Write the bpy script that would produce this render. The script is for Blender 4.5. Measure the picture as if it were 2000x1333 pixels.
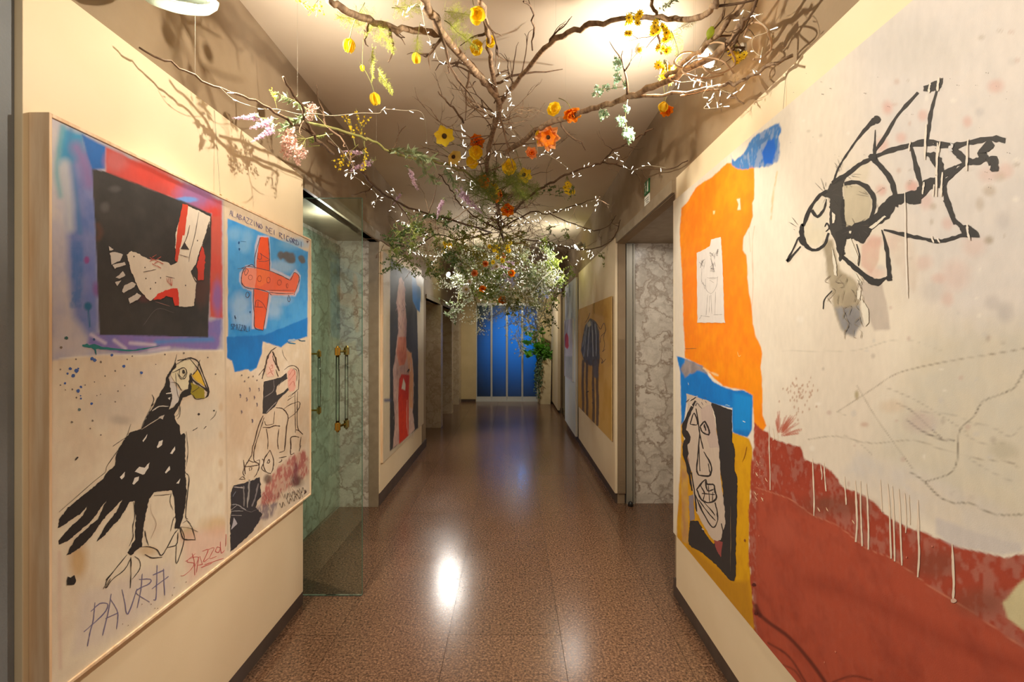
import bpy, bmesh, math, random
import numpy as np
from mathutils import Vector, Matrix, Euler
from mathutils.geometry import tessellate_polygon

for _o in list(bpy.data.objects):
    bpy.data.objects.remove(_o)
SC = bpy.context.scene
COL = SC.collection
R = math.radians

# ---------------------------------------------------------------- camera
F, VX, VY, H = 900.0, 1000.0, 658.0, 1.6      # focal length in pixels, vanishing point, eye height
cd = bpy.data.cameras.new('camera')
cam = bpy.data.objects.new('camera', cd)
COL.objects.link(cam)
cam.location = (0, 0, H)
cam.rotation_euler = (R(90), 0, 0)
cd.sensor_width = 36.0
cd.lens = 36.0 * F / 2000.0
cd.shift_y = -(666.5 - VY) / 2000.0
cd.clip_start = 0.02
SC.camera = cam

# ---------------------------------------------------------------- world, lights, exposure
SC.view_settings.view_transform = 'Standard'
SC.view_settings.look = 'None'
SC.view_settings.gamma = 1.0
SC.view_settings.use_curve_mapping = False
SC.view_settings.exposure = -0.12
SC.cycles.max_bounces = 10
SC.cycles.diffuse_bounces = 5
SC.cycles.transparent_max_bounces = 24
SC.cycles.sample_clamp_indirect = 6.0
SC.cycles.caustics_reflective = False
SC.cycles.caustics_refractive = False
w = bpy.data.worlds.new('world')
SC.world = w
w.use_nodes = True
w.node_tree.nodes['Background'].inputs[0].default_value = (1.0, 0.86, 0.68, 1)
w.node_tree.nodes['Background'].inputs[1].default_value = 0.32

def lamp(name, kind, loc, energy, col, aim=None, size=0.03, spot=120, blend=0.6, sx=None, sy=None):
    l = bpy.data.lights.new(name, kind)
    l.energy = energy
    l.color = col
    if kind == 'AREA':
        l.shape = 'RECTANGLE'; l.size = sx; l.size_y = sy
    else:
        l.shadow_soft_size = size
    if kind == 'SPOT':
        l.spot_size = R(spot); l.spot_blend = blend
    o = bpy.data.objects.new(name, l)
    COL.objects.link(o)
    o.location = loc
    if aim is not None:
        o.rotation_euler = (Vector(aim) - Vector(loc)).to_track_quat('-Z', 'Y').to_euler()
    return o

WARM = (1.0, 0.90, 0.73)
COOL = (1.0, 0.95, 0.88)
# wall spot lamps of the corridor: each throws across to the opposite wall and spills on the ceiling above it
SPOTS = [((-1.10, 1.55, 2.86), (1.0, 1.72, 0.80), 1), ((0.86, 2.02, 2.83), (-1.25, 1.92, 0.80), 1),
         ((-1.10, 7.9, 2.67), (0.9, 6.3, 1.5), 2), ((0.90, 6.40, 2.85), (-1.2, 6.1, 1.4), 2)]
for (p, t, k) in SPOTS:
    d = (Vector(t) - Vector(p)).normalized() * 0.06
    lamp('spot_light', 'SPOT', Vector(p) + d, (205 if p[0] < 0 else 240) if k == 1 else (165 if p[0] < 0 else 130), WARM if k == 1 else COOL, t, 0.022 if k == 1 else 0.09, 132, 0.6)
# spots without fixtures, set below: along the corridor, and a fill behind the camera
# the lamps' upward spill on the ceiling
for (p, t, e) in (((0.66, 2.30, 2.76), (0.50, 2.45, 3.16), 30), ((-0.80, 2.05, 2.74), (-0.85, 2.25, 3.16), 15), ((-0.70, 7.4, 2.62), (-0.6, 7.2, 3.16), 18), ((0.70, 6.5, 2.74), (0.5, 6.6, 3.16), 13)):
    lamp('spill_light', 'SPOT', p, e, COOL, t, 0.03, 150, 0.9)
lamp('recess_fill_light', 'POINT', (-1.37, 3.35, 2.40), 7, COOL, None, 0.05)  # unseen lamp added to brighten the marble of the left recess
lamp('recess_fill_light', 'AREA', (1.30, 3.7, 2.47), 5, COOL, (1.32, 3.9, 0.0), sx=0.2, sy=0.9)  # unseen area lamp added under the soffit to lift the right recess
lamp('spot_light', 'SPOT', (0.9, 4.1, 2.9), 18, WARM, (-1.2, 4.6, 1.2), 0.03, 120, 0.7)
lamp('spot_light', 'SPOT', (-1.1, 4.0, 2.9), 26, WARM, (1.0, 4.8, 1.2), 0.03, 120, 0.7)
lamp('spot_light', 'SPOT', (0.0, -0.6, 2.9), 60, WARM, (0.0, 1.3, 0.3), 0.1, 140, 0.8)  # unseen fill spot added behind the camera to brighten the lower walls
lamp('spot_light', 'SPOT', (0.1, 9.3, 3.0), 120, (1.0, 0.90, 0.70), (0.45, 11.0, 0.6), 0.1, 120, 0.8)
# blue light in the room behind the glazed doors
lamp('blue_room_light', 'SPOT', (0.20, 12.9, 2.3), 520, (0.0, 0.28, 0.80), (0.10, 11.4, 1.55), 0.2, 70, 1.0)

# ---------------------------------------------------------------- helpers
def s2l(c):
    return tuple(x / 12.92 if x <= 0.04045 else ((x + 0.055) / 1.055) ** 2.4 for x in c)

def rgb(r, g, b):
    return s2l((r / 255.0, g / 255.0, b / 255.0))

def node(nt, t, **kw):
    n = nt.nodes.new(t)
    for k, v in kw.items():
        if k.startswith('i_'):
            n.inputs[k[2:].replace('_', ' ')].default_value = v
        else:
            setattr(n, k, v)
    return n

def mat(name, c1, c2=None, rough=0.5, metal=0.0, scale=20.0, detail=4.0, bump=0.0, bscale=None, coords='Object', stretch=(1, 1, 1),
        emit=None, estr=0.0, trans=0.0, alpha=1.0, spec=0.5, sub=0.0, lo=0.35, hi=0.65):
    m = bpy.data.materials.new(name)
    m.use_nodes = True
    nt = m.node_tree
    b = nt.nodes['Principled BSDF']
    b.inputs['Base Color'].default_value = (*c1, 1)
    b.inputs['Roughness'].default_value = rough
    b.inputs['Metallic'].default_value = metal
    b.inputs['Specular IOR Level'].default_value = spec
    b.inputs['Transmission Weight'].default_value = trans
    b.inputs['Alpha'].default_value = alpha
    if sub:
        b.inputs['Subsurface Weight'].default_value = sub
        b.inputs['Subsurface Radius'].default_value = (0.01, 0.01, 0.005)
    if emit:
        b.inputs['Emission Color'].default_value = (*emit, 1)
        b.inputs['Emission Strength'].default_value = estr
    if c2 is not None or bump:
        tc = node(nt, 'ShaderNodeTexCoord')
        mp = node(nt, 'ShaderNodeMapping')
        mp.inputs['Scale'].default_value = stretch
        if coords == 'World':
            g = node(nt, 'ShaderNodeNewGeometry')
            nt.links.new(g.outputs['Position'], mp.inputs['Vector'])
        else:
            nt.links.new(tc.outputs[coords], mp.inputs['Vector'])
        ns = node(nt, 'ShaderNodeTexNoise')
        ns.inputs['Scale'].default_value = scale
        ns.inputs['Detail'].default_value = detail
        nt.links.new(mp.outputs[0], ns.inputs['Vector'])
        if c2 is not None:
            cr = node(nt, 'ShaderNodeValToRGB')
            cr.color_ramp.elements[0].position = lo
            cr.color_ramp.elements[1].position = hi
            cr.color_ramp.elements[0].color = (*c1, 1)
            cr.color_ramp.elements[1].color = (*c2, 1)
            nt.links.new(ns.outputs['Fac'], cr.inputs[0])
            nt.links.new(cr.outputs[0], b.inputs['Base Color'])
        if bump:
            n2 = ns
            if bscale:
                n2 = node(nt, 'ShaderNodeTexNoise')
                n2.inputs['Scale'].default_value = bscale
                n2.inputs['Detail'].default_value = 3
                nt.links.new(mp.outputs[0], n2.inputs['Vector'])
            bp = node(nt, 'ShaderNodeBump')
            bp.inputs['Strength'].default_value = bump
            bp.inputs['Distance'].default_value = 0.004
            nt.links.new(n2.outputs['Fac'], bp.inputs['Height'])
            nt.links.new(bp.outputs[0], b.inputs['Normal'])
    return m

class MB:
    """collects boxes, tubes, polygons; build() links them as one mesh object"""
    def __init__(self):
        self.v, self.f = [], []
    def add(self, vs, fs):
        n = len(self.v)
        self.v.extend([tuple(x) for x in vs])
        self.f.extend([tuple(i + n for i in q) for q in fs])
        return self
    def box(self, x0, x1, y0, y1, z0, z1):
        return self.add([(x0, y0, z0), (x1, y0, z0), (x1, y1, z0), (x0, y1, z0), (x0, y0, z1), (x1, y0, z1), (x1, y1, z1), (x0, y1, z1)],
                        [(0, 3, 2, 1), (4, 5, 6, 7), (0, 1, 5, 4), (1, 2, 6, 5), (2, 3, 7, 6), (3, 0, 4, 7)])
    def tube(self, pts, rads, n=6, cap=True):
        pts = [Vector(p) for p in pts]
        if not hasattr(rads, '__len__'):
            rads = [rads] * len(pts)
        t = (pts[1] - pts[0]).normalized()
        a = Vector((0, 0, 1)) if abs(t.z) < 0.9 else Vector((1, 0, 0))
        u = t.cross(a).normalized()
        vs, fs = [], []
        for i, p in enumerate(pts):
            if i:
                t = (pts[min(i + 1, len(pts) - 1)] - pts[i - 1]).normalized()
            u = (u - t * u.dot(t))
            if u.length < 1e-6:
                u = t.orthogonal()
            u.normalize()
            w_ = t.cross(u)
            for k in range(n):
                an = 2 * math.pi * k / n
                vs.append(p + (u * math.cos(an) + w_ * math.sin(an)) * rads[i])
        for i in range(len(pts) - 1):
            for k in range(n):
                k2 = (k + 1) % n
                fs.append((i * n + k, i * n + k2, (i + 1) * n + k2, (i + 1) * n + k))
        if cap:
            fs.append(tuple(range(n - 1, -1, -1)))
            fs.append(tuple((len(pts) - 1) * n + k for k in range(n)))
        return self.add(vs, fs)
    def lathe(self, prof, n=16, c=(0, 0, 0), axis=None):
        vs, fs = [], []
        M = Matrix.Identity(3) if axis is None else Vector((0, 0, 1)).rotation_difference(Vector(axis)).to_matrix()
        for (r, z) in prof:
            for k in range(n):
                a = 2 * math.pi * k / n
                vs.append(M @ Vector((r * math.cos(a), r * math.sin(a), z)) + Vector(c))
        for i in range(len(prof) - 1):
            for k in range(n):
                k2 = (k + 1) % n
                fs.append((i * n + k, i * n + k2, (i + 1) * n + k2, (i + 1) * n + k))
        fs.append(tuple(range(n - 1, -1, -1)))
        fs.append(tuple((len(prof) - 1) * n + k for k in range(n)))
        return self.add(vs, fs)
    def prism_x(self, poly, x0, x1):
        """(y, z) outline extruded from x0 to x1"""
        n = len(poly)
        vs = [(x0, y, z) for y, z in poly] + [(x1, y, z) for y, z in poly]
        fs = [tuple(range(n)), tuple(range(2 * n - 1, n - 1, -1))]
        fs += [(i, n + i, n + (i + 1) % n, (i + 1) % n) for i in range(n)]
        return self.add(vs, fs)
    def prism_y(self, poly, y0, y1):
        n = len(poly)
        vs = [(x, y0, z) for x, z in poly] + [(x, y1, z) for x, z in poly]
        fs = [tuple(range(n)), tuple(range(2 * n - 1, n - 1, -1))]
        fs += [(i, n + i, n + (i + 1) % n, (i + 1) % n) for i in range(n)]
        return self.add(vs, fs)
    def mesh(self, name, m, smooth=False, fix=True):
        me = bpy.data.meshes.new(name)
        me.from_pydata(self.v, [], self.f)
        if fix:
            bm = bmesh.new(); bm.from_mesh(me)
            bmesh.ops.recalc_face_normals(bm, faces=bm.faces)
            bm.to_mesh(me); bm.free()
        if m is not None:
            me.materials.append(m)
        if smooth:
            me.polygons.foreach_set('use_smooth', [True] * len(me.polygons))
        return me
    def build(self, name, m, parent=None, smooth=False, fix=True, bevel=0.0):
        o = bpy.data.objects.new(name, self.mesh(name, m, smooth, fix))
        COL.objects.link(o)
        if parent is not None:
            o.parent = parent
        if bevel:
            md = o.modifiers.new('bevel', 'BEVEL'); md.width = bevel; md.segments = 2; md.limit_method = 'ANGLE'
        return o

def tag(o, label=None, cat=None, group=None, kind=None):
    if label: o['label'] = label
    if cat: o['category'] = cat
    if group: o['group'] = group
    if kind: o['kind'] = kind
    return o

def empty(name, loc=(0, 0, 0), rot=(0, 0, 0)):
    o = bpy.data.objects.new(name, None)
    o.empty_display_size = 0.05
    COL.objects.link(o)
    o.location = loc
    o.rotation_euler = rot
    return o

def box(name, m, x0, x1, y0, y1, z0, z1, parent=None, bevel=0.0, kind=None):
    o = MB().box(min(x0, x1), max(x0, x1), min(y0, y1), max(y0, y1), min(z0, z1), max(z0, z1)).build(name, m, parent, bevel=bevel)
    if kind: o['kind'] = kind
    return o

def copy_tree(o, parent=None):
    c = o.copy()
    COL.objects.link(c)
    if parent is not None:
        c.parent = parent
    for ch in list(o.children):
        copy_tree(ch, c)
    return c

def at(px, py, Y):                    # a pixel of the photograph at depth Y, in metres
    return Vector(((px - VX) * Y / F, Y, H - (py - VY) * Y / F))

# ---------------------------------------------------------------- materials of the setting
def granite():
    m = bpy.data.materials.new('granite')
    m.use_nodes = True
    nt = m.node_tree; b = nt.nodes['Principled BSDF']
    g = node(nt, 'ShaderNodeNewGeometry')
    n1 = node(nt, 'ShaderNodeTexVoronoi', i_Scale=150.0)
    n2 = node(nt, 'ShaderNodeTexNoise', i_Scale=85.0, i_Detail=6.0, i_Roughness=0.7)
    n3 = node(nt, 'ShaderNodeTexNoise', i_Scale=2.2, i_Detail=2.0)
    for n in (n1, n2, n3):
        nt.links.new(g.outputs['Position'], n.inputs['Vector'])
    cr = node(nt, 'ShaderNodeValToRGB')
    e = cr.color_ramp.elements
    e[0].position, e[0].color = 0.33, (*rgb(40, 27, 19), 1)
    e[1].position, e[1].color = 0.70, (*rgb(156, 122, 97), 1)
    x = e.new(0.46); x.color = (*rgb(88, 63, 47), 1)
    x = e.new(0.58); x.color = (*rgb(118, 88, 66), 1)
    nt.links.new(n2.outputs['Fac'], cr.inputs[0])
    mx = node(nt, 'ShaderNodeMix', data_type='RGBA', blend_type='OVERLAY')
    mx.inputs[0].default_value = 0.5
    hs = node(nt, 'ShaderNodeHueSaturation', i_Saturation=0.0, i_Value=0.9)
    nt.links.new(n1.outputs['Color'], hs.inputs['Color'])
    nt.links.new(cr.outputs[0], mx.inputs[6]); nt.links.new(hs.outputs[0], mx.inputs[7])
    oi = node(nt, 'ShaderNodeObjectInfo')
    mr = node(nt, 'ShaderNodeMapRange'); mr.inputs[3].default_value = 0.90; mr.inputs[4].default_value = 1.06
    nt.links.new(oi.outputs['Random'], mr.inputs[0])
    m2 = node(nt, 'ShaderNodeHueSaturation')
    nt.links.new(mx.outputs[2], m2.inputs['Color']); nt.links.new(mr.outputs[0], m2.inputs['Value'])
    nt.links.new(m2.outputs[0], b.inputs['Base Color'])
    r = node(nt, 'ShaderNodeMapRange'); r.inputs[3].default_value = 0.16; r.inputs[4].default_value = 0.25
    nt.links.new(n3.outputs['Fac'], r.inputs[0]); nt.links.new(r.outputs[0], b.inputs['Roughness'])
    bp = node(nt, 'ShaderNodeBump', i_Strength=0.05, i_Distance=0.002)
    nt.links.new(n2.outputs['Fac'], bp.inputs['Height']); nt.links.new(bp.outputs[0], b.inputs['Normal'])
    b.inputs['Specular IOR Level'].default_value = 0.7
    return m

def marble(name, base, vein, cloud):
    m = bpy.data.materials.new(name)
    m.use_nodes = True
    nt = m.node_tree; b = nt.nodes['Principled BSDF']
    g = node(nt, 'ShaderNodeNewGeometry')
    nz = node(nt, 'ShaderNodeTexNoise', i_Scale=3.5, i_Detail=5.0, i_Roughness=0.6)
    nt.links.new(g.outputs['Position'], nz.inputs['Vector'])
    sc = node(nt, 'ShaderNodeVectorMath', operation='SCALE'); sc.inputs['Scale'].default_value = 0.55
    nt.links.new(nz.outputs['Color'], sc.inputs[0])
    ad = node(nt, 'ShaderNodeVectorMath', operation='ADD')
    nt.links.new(g.outputs['Position'], ad.inputs[0]); nt.links.new(sc.outputs[0], ad.inputs[1])
    def veins(scale, width):
        v = node(nt, 'ShaderNodeTexVoronoi', feature='DISTANCE_TO_EDGE', i_Scale=scale)
        nt.links.new(ad.outputs[0], v.inputs['Vector'])
        mr = node(nt, 'ShaderNodeMapRange', interpolation_type='SMOOTHSTEP'); mr.inputs[1].default_value = 0.0; mr.inputs[2].default_value = width
        mr.inputs[3].default_value = 1.0; mr.inputs[4].default_value = 0.0
        nt.links.new(v.outputs['Distance'], mr.inputs[0])
        return mr
    v1, v2 = veins(4.6, 0.11), veins(10.5, 0.10)
    n2 = node(nt, 'ShaderNodeTexNoise', i_Scale=7.0, i_Detail=6.0)
    nt.links.new(ad.outputs[0], n2.inputs['Vector'])
    cr = node(nt, 'ShaderNodeValToRGB')
    cr.color_ramp.elements[0].position = 0.35; cr.color_ramp.elements[0].color = (*cloud, 1)
    cr.color_ramp.elements[1].position = 0.6; cr.color_ramp.elements[1].color = (*base, 1)
    nt.links.new(n2.outputs['Fac'], cr.inputs[0])
    ml = node(nt, 'ShaderNodeMath', operation='MULTIPLY'); nt.links.new(n2.outputs['Fac'], ml.inputs[1])
    mxx = node(nt, 'ShaderNodeMath', operation='MULTIPLY_ADD'); mxx.inputs[1].default_value = 0.35
    nt.links.new(v2.outputs[0], mxx.inputs[0]); nt.links.new(v1.outputs[0], mxx.inputs[2])
    nt.links.new(mxx.outputs[0], ml.inputs[0])
    m1 = node(nt, 'ShaderNodeMix', data_type='RGBA'); m1.clamp_factor = True
    nt.links.new(ml.outputs[0], m1.inputs[0]); nt.links.new(cr.outputs[0], m1.inputs[6])
    m1.inputs[7].default_value = (*vein, 1)
    nt.links.new(m1.outputs[2], b.inputs['Base Color'])
    b.inputs['Roughness'].default_value = 0.22
    return m

M_GRAN = granite()
M_GROUT = mat('grout', rgb(70, 54, 46), rough=0.9)
M_CEIL = mat('ceiling_paint', rgb(226, 208, 180), rgb(220, 200, 170), rough=0.85, scale=1.5, coords='World')
M_WALL = mat('taupe_wall', rgb(150, 130, 104), rgb(142, 121, 95), rough=0.8, scale=6, bump=0.15, bscale=60, coords='World')
M_GREYWALL = mat('grey_wall', rgb(128, 132, 136), rgb(120, 124, 128), rough=0.8, scale=6, bump=0.3, bscale=120, coords='World')
M_PANEL = mat('cream_panel', rgb(236, 218, 186), rgb(231, 212, 178), rough=0.6, scale=3, bump=0.05, bscale=200, coords='World')
M_PANELW = mat('white_panel', rgb(228, 226, 218), rgb(222, 220, 210), rough=0.6, scale=3, coords='World')
M_ENDWALL = mat('end_wall', rgb(208, 188, 146), rgb(200, 180, 138), rough=0.8, scale=4, coords='World')
M_BASE = mat('dark_skirting', rgb(84, 70, 62), rgb(74, 60, 52), rough=0.5, scale=10, coords='World')
M_MARBLE = marble('grey_marble', rgb(214, 206, 194), rgb(128, 106, 88), rgb(190, 182, 170))
M_MARBLEB = marble('brown_marble', rgb(200, 182, 156), rgb(160, 138, 112), rgb(184, 164, 138))
M_STEEL = mat('brushed_steel', rgb(168, 162, 148), rgb(154, 148, 134), rough=0.42, metal=0.35, scale=40, stretch=(1, 1, 0.02), coords='World')
M_DARK = mat('dark_gap', rgb(30, 26, 22), rough=0.7)
M_STONE = mat('stone_frame', rgb(150, 134, 112), rgb(138, 122, 100), rough=0.5, scale=12, coords='World')
M_WOOD = mat('pale_wood', rgb(242, 216, 184), rgb(224, 188, 148), rough=0.5, scale=6, stretch=(8, 8, 0.7), detail=6, bump=0.06)
M_BRASS = mat('brass', rgb(200, 160, 70), rough=0.25, metal=1.0)
M_WHITEMETAL = mat('white_metal', rgb(214, 216, 216), rough=0.35, metal=0.3)
M_BLACK = mat('black_plastic', rgb(22, 22, 22), rough=0.4)
# ================================================================ SETTING
ZC = 3.16
Y0, Y1 = -1.6, 11.35
floor = box('floor', M_GROUT, -2.0, 2.0, Y0, 13.4, -0.12, -0.0035, kind='structure')
random.seed(5)
SX, SY = 0.60, 1.14
slab_me = {}
for ci, cx in enumerate(np.arange(-0.34 - 3 * SX, 2.0, SX)):
    y = 2.47 - 4 * SY + (0 if ci % 2 else -SY / 2)
    while y < Y1:
        x0, x1 = max(cx, -2.0), min(cx + SX, 2.0)
        ya, yb = max(y, Y0), min(y + SY, Y1)
        if x1 - x0 > 0.05 and yb - ya > 0.05:
            k = (round(x1 - x0, 3), round(yb - ya, 3))
            if k not in slab_me:
                g = 0.0012
                slab_me[k] = MB().box(g, k[0] - g, g, k[1] - g, -0.02, 0.0).mesh('slab', M_GRAN)
            o = bpy.data.objects.new('slab', slab_me[k]); COL.objects.link(o)
            o.parent = floor; o.location = (x0, ya, 0)
        y += SY
ceiling = box('ceiling', M_CEIL, -2.0, 2.0, Y0, 13.4, ZC, ZC + 0.12, kind='structure')

XL, XR = -1.262, 1.012
# left wall: outline with the doorways cut out, extruded outward
def wall_outline(doors, y0, y1, top):
    p = [(y0, 0.0)]
    for (a, b, h) in doors:
        p += [(a, 0.0), (a, h), (b, h), (b, 0.0)]
    p += [(y1, 0.0), (y1, top), (y0, top)]
    return p
LDOORS = [(2.76, 4.33, 2.49), (6.75, 8.10, 2.165), (8.32, 9.58, 2.165), (9.80, 10.85, 2.165)]
RDOORS = [(2.86, 4.42, 2.49), (8.42, 9.55, 2.45)]
wl = MB().prism_x(wall_outline(LDOORS, 1.158, Y1, ZC), XL, XL - 0.07).build('wall_left', M_WALL); wl['kind'] = 'structure'
wg = box('wall_near_left', M_GREYWALL, XL - 0.3, XL + 0.012, Y0, 1.157, 0, ZC, kind='structure')
wr = MB().prism_x(wall_outline(RDOORS, Y0, Y1, ZC), XR, XR + 0.07).build('wall_right', M_WALL); wr['kind'] = 'structure'

# recess behind the left doorway: marble back, far jamb, near jamb, soffit
rec = box('wall_left_recess', M_MARBLE, -1.70, -1.645, 2.6, 4.40, 0, 2.6, kind='structure')
box('marble_slab', M_MARBLE, -1.645, -1.345, 4.33, 4.40, 0.0, 2.50, rec)
box('marble_slab', M_MARBLE, -1.645, -1.345, 2.66, 2.74, 0.0, 2.50, rec)
box('soffit', M_STONE, -1.645, -1.345, 2.74, 4.33, 2.50, 2.56, rec)
t = MB()
t.box(-1.345, -1.256, 4.326, 4.39, 0, 2.49)
t = t.build('trim_1', M_STONE); t['kind'] = 'structure'
t = box('trim_2', M_STONE, -1.335, XL + 0.022, 2.76, 4.325, 2.49, 2.575, kind='structure')
M_LIFT = mat('lift_door_bronze', rgb(112, 96, 76), rgb(100, 86, 68), rough=0.45, metal=0.3, scale=4)
# three marble lined doorways further along on the left
for i, (a, b, h) in enumerate(LDOORS[1:]):
    r = box('wall_left_niche_%d' % (i + 1), M_MARBLEB, -1.66, -1.60, a - 0.02, b + 0.02, 0, h + 0.04, kind='structure')
    box('marble_slab', M_MARBLEB, -1.60, XL + 0.004, b - 0.006, b + 0.12, 0.0, h, r)
    box('marble_slab', M_MARBLEB, -1.60, XL - 0.002, a - 0.06, a, 0.0, h, r)
    box('soffit', M_MARBLEB, -1.60, XL - 0.005, a - 0.02, b + 0.02, h, h + 0.05, r)
    box('lift_door', M_LIFT, -1.60, -1.585, a, b, 0.0, h, r)
    fr = MB()
    fr.box(XL - 0.002, XL + 0.012, a, b, h, h + 0.06)
    fr.build('lintel', M_STONE, r)
    box('pier_slab', M_MARBLEB, XL - 0.001, XL + 0.012, b, (LDOORS[i + 2][0] if i + 2 < len(LDOORS) else Y1 - 0.01), 0.0, h, r)

# right doorway (lift): marble far jamb, steel frame, ribbed strip
rr = box('wall_right_recess', M_MARBLE, 1.60, 1.66, 2.7, 4.50, 0, 2.6, kind='structure')
box('marble_slab', M_MARBLE, 1.175, 1.60, 4.42, 4.50, 0.0, 2.50, rr)
box('marble_slab', M_MARBLE, 1.175, 1.60, 2.74, 2.82, 0.0, 2.50, rr)
box('soffit', M_STONE, 1.082, 1.60, 2.82, 4.42, 2.495, 2.56, rr)
fr = MB()
fr.box(1.092, 1.150, 4.395, 4.44, 0.0, 2.49)
fr = fr.build('trim_3', M_STEEL); fr['kind'] = 'structure'
box('groove', M_DARK, 1.086, 1.0915, 4.41, 4.44, 0, 2.49, fr)
box('groove', M_DARK, 1.1505, 1.156, 4.41, 4.44, 0, 2.49, fr)
box('stop_strip', M_STEEL, 1.157, 1.174, 4.40, 4.44, 0, 2.49, fr)
t = box('trim_4', M_STONE, XR - 0.02, 1.085, 2.86, 4.405, 2.495, 2.575, kind='structure')
# ribbed acoustic edge strip of the right wall by the lift
rs = box('ribbed_strip', M_WALL, 1.0125, 1.084, 4.40, 4.43, 0.10, 2.49)
tag(rs, 'narrow ribbed vertical strip between the lift frame and the cream panel', 'strip')
rib = MB().box(1.014, 1.080, 4.396, 4.401, 0, 0.006).mesh('rib', M_WALL)
for i in range(118):
    o = bpy.data.objects.new('rib', rib); COL.objects.link(o); o.parent = rs; o.location.z = 0.11 + i * 0.0125

# end wall with the opening for the glazed doors
GX0, GX1, GZ = -0.885, 0.635, 2.43
ew = MB().prism_y([(-2, 0), (GX0, 0), (GX0, GZ), (GX1, GZ), (GX1, 0), (2, 0), (2, ZC), (-2, ZC)], Y1, Y1 + 0.10).build('wall_end', M_ENDWALL)
ew['kind'] = 'structure'
bb = MB(); bb.box(XL - 0.1, GX0 - 0.01, Y1 - 0.015, Y1, 0, 0.06); o = bb.build('baseboard_end', M_BASE); o['kind'] = 'structure'
# room behind, lit blue
back = mat('back_room_paint', rgb(120, 150, 190), rough=0.9)
box('wall_back_room', back, -2, 2, 13.3, 13.4, 0, ZC, kind='structure')
box('wall_back_room_left', back, -2.0, -1.9, Y1 + 0.1, 13.3, 0, ZC, kind='structure')
box('wall_back_room_right', back, 1.9, 2.0, Y1 + 0.1, 13.3, 0, ZC, kind='structure')

# glazed doors of the end wall: four leaves
def frosted():
    m = bpy.data.materials.new('frosted_glass'); m.use_nodes = True
    nt = m.node_tree; nt.nodes.remove(nt.nodes['Principled BSDF'])
    out = nt.nodes['Material Output']
    tr = node(nt, 'ShaderNodeBsdfTranslucent'); tr.inputs[0].default_value = (0.50, 0.72, 0.85, 1)
    gl = node(nt, 'ShaderNodeBsdfGlossy'); gl.inputs['Roughness'].default_value = 0.25; gl.inputs[0].default_value = (0.6, 0.65, 0.65, 1)
    df = node(nt, 'ShaderNodeBsdfDiffuse'); df.inputs[0].default_value = (*rgb(34, 50, 54), 1)
    m1 = node(nt, 'ShaderNodeMixShader'); m1.inputs[0].default_value = 0.4
    m2 = node(nt, 'ShaderNodeMixShader'); m2.inputs[0].default_value = 0.10
    g = node(nt, 'ShaderNodeNewGeometry')
    wv = node(nt, 'ShaderNodeTexWave', wave_type='BANDS', bands_direction='Z', i_Scale=14.0)
    nt.links.new(g.outputs['Position'], wv.inputs['Vector'])
    mr = node(nt, 'ShaderNodeMapRange'); mr.inputs[3].default_value = 0.40; mr.inputs[4].default_value = 0.52
    nt.links.new(wv.outputs['Fac'], mr.inputs[0]); nt.links.new(mr.outputs[0], m1.inputs[0])
    nt.links.new(tr.outputs[0], m1.inputs[1]); nt.links.new(df.outputs[0], m1.inputs[2])
    nt.links.new(m1.outputs[0], m2.inputs[1]); nt.links.new(gl.outputs[0], m2.inputs[2])
    nt.links.new(m2.outputs[0], out.inputs[0])
    return m
M_FROST = frosted()
d3 = empty('door_1', (0, Y1, 0)); d3['kind'] = 'structure'
LW = (GX1 - GX0) / 4
for i in range(4):
    a = GX0 + i * LW
    box('pane', M_FROST, a + 0.022, a + LW - 0.022, 0.035, 0.047, 0.12, GZ - 0.06, d3)
    fr = MB()
    fr.box(a + 0.002, a + 0.022, 0.02, 0.06, 0.02, GZ - 0.002)
    fr.box(a + LW - 0.022, a + LW - 0.002, 0.02, 0.06, 0.02, GZ - 0.002)
    fr.box(a + 0.022, a + LW - 0.022, 0.02, 0.06, 0.02, 0.12)
    fr.box(a + 0.022, a + LW - 0.022, 0.02, 0.06, GZ - 0.06, GZ - 0.002)
    fr.build('leaf_frame', M_WHITEMETAL, d3)
box('threshold', M_WHITEMETAL, GX0, GX1, -0.02, 0.08, 0, 0.018, d3)

# ---------------------------------------------------------------- skirtings
for nm, x, y0, y1, s in (('baseboard_left', XL, 1.16, 2.755, 1), ('baseboard_left_far', XL, 4.34, 6.74, 1),
                         ('baseboard_right', XR, Y0, 2.855, -1), ('baseboard_right_far', XR, 4.43, 8.41, -1), ('baseboard_right_end', XR, 9.56, 11.33, -1)):
    box(nm, M_BASE, x, x + s * 0.012, y0, y1, 0, 0.11, kind='structure')

# ---------------------------------------------------------------- display panels
def panel(m, x0, x1, y0, y1, z0, z1, label):
    o = box('display_panel', m, x0, x1, y0, y1, z0, z1, bevel=0.002)
    return tag(o, label, 'panel', 'boards hung along the corridor')
panel(M_PANEL, XL + 0.002, -1.230, 1.158, 2.713, 0.10, 2.541, 'cream display board holding the framed painting with the black bird and red airplane')
panel(M_PANEL, XL + 0.002, -1.247, 4.345, 6.36, 0.12, 2.515, 'cream display board behind the painting of the red dressed figure')
panel(M_PANEL, XR - 0.002, 0.985, 0.5, 2.765, 0.10, 2.555, 'cream display board behind the huge orange and rust painting')
panel(M_PANEL, XR - 0.002, 0.985, 4.405, 6.82, 0.10, 2.545, 'cream display board behind the tan sheet with the striped animal')
panel(M_PANEL, XR - 0.002, 0.955, 9.62, 11.25, 0.06, 2.44, 'narrow cream board beside the potted plant at the corridor end')

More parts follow.
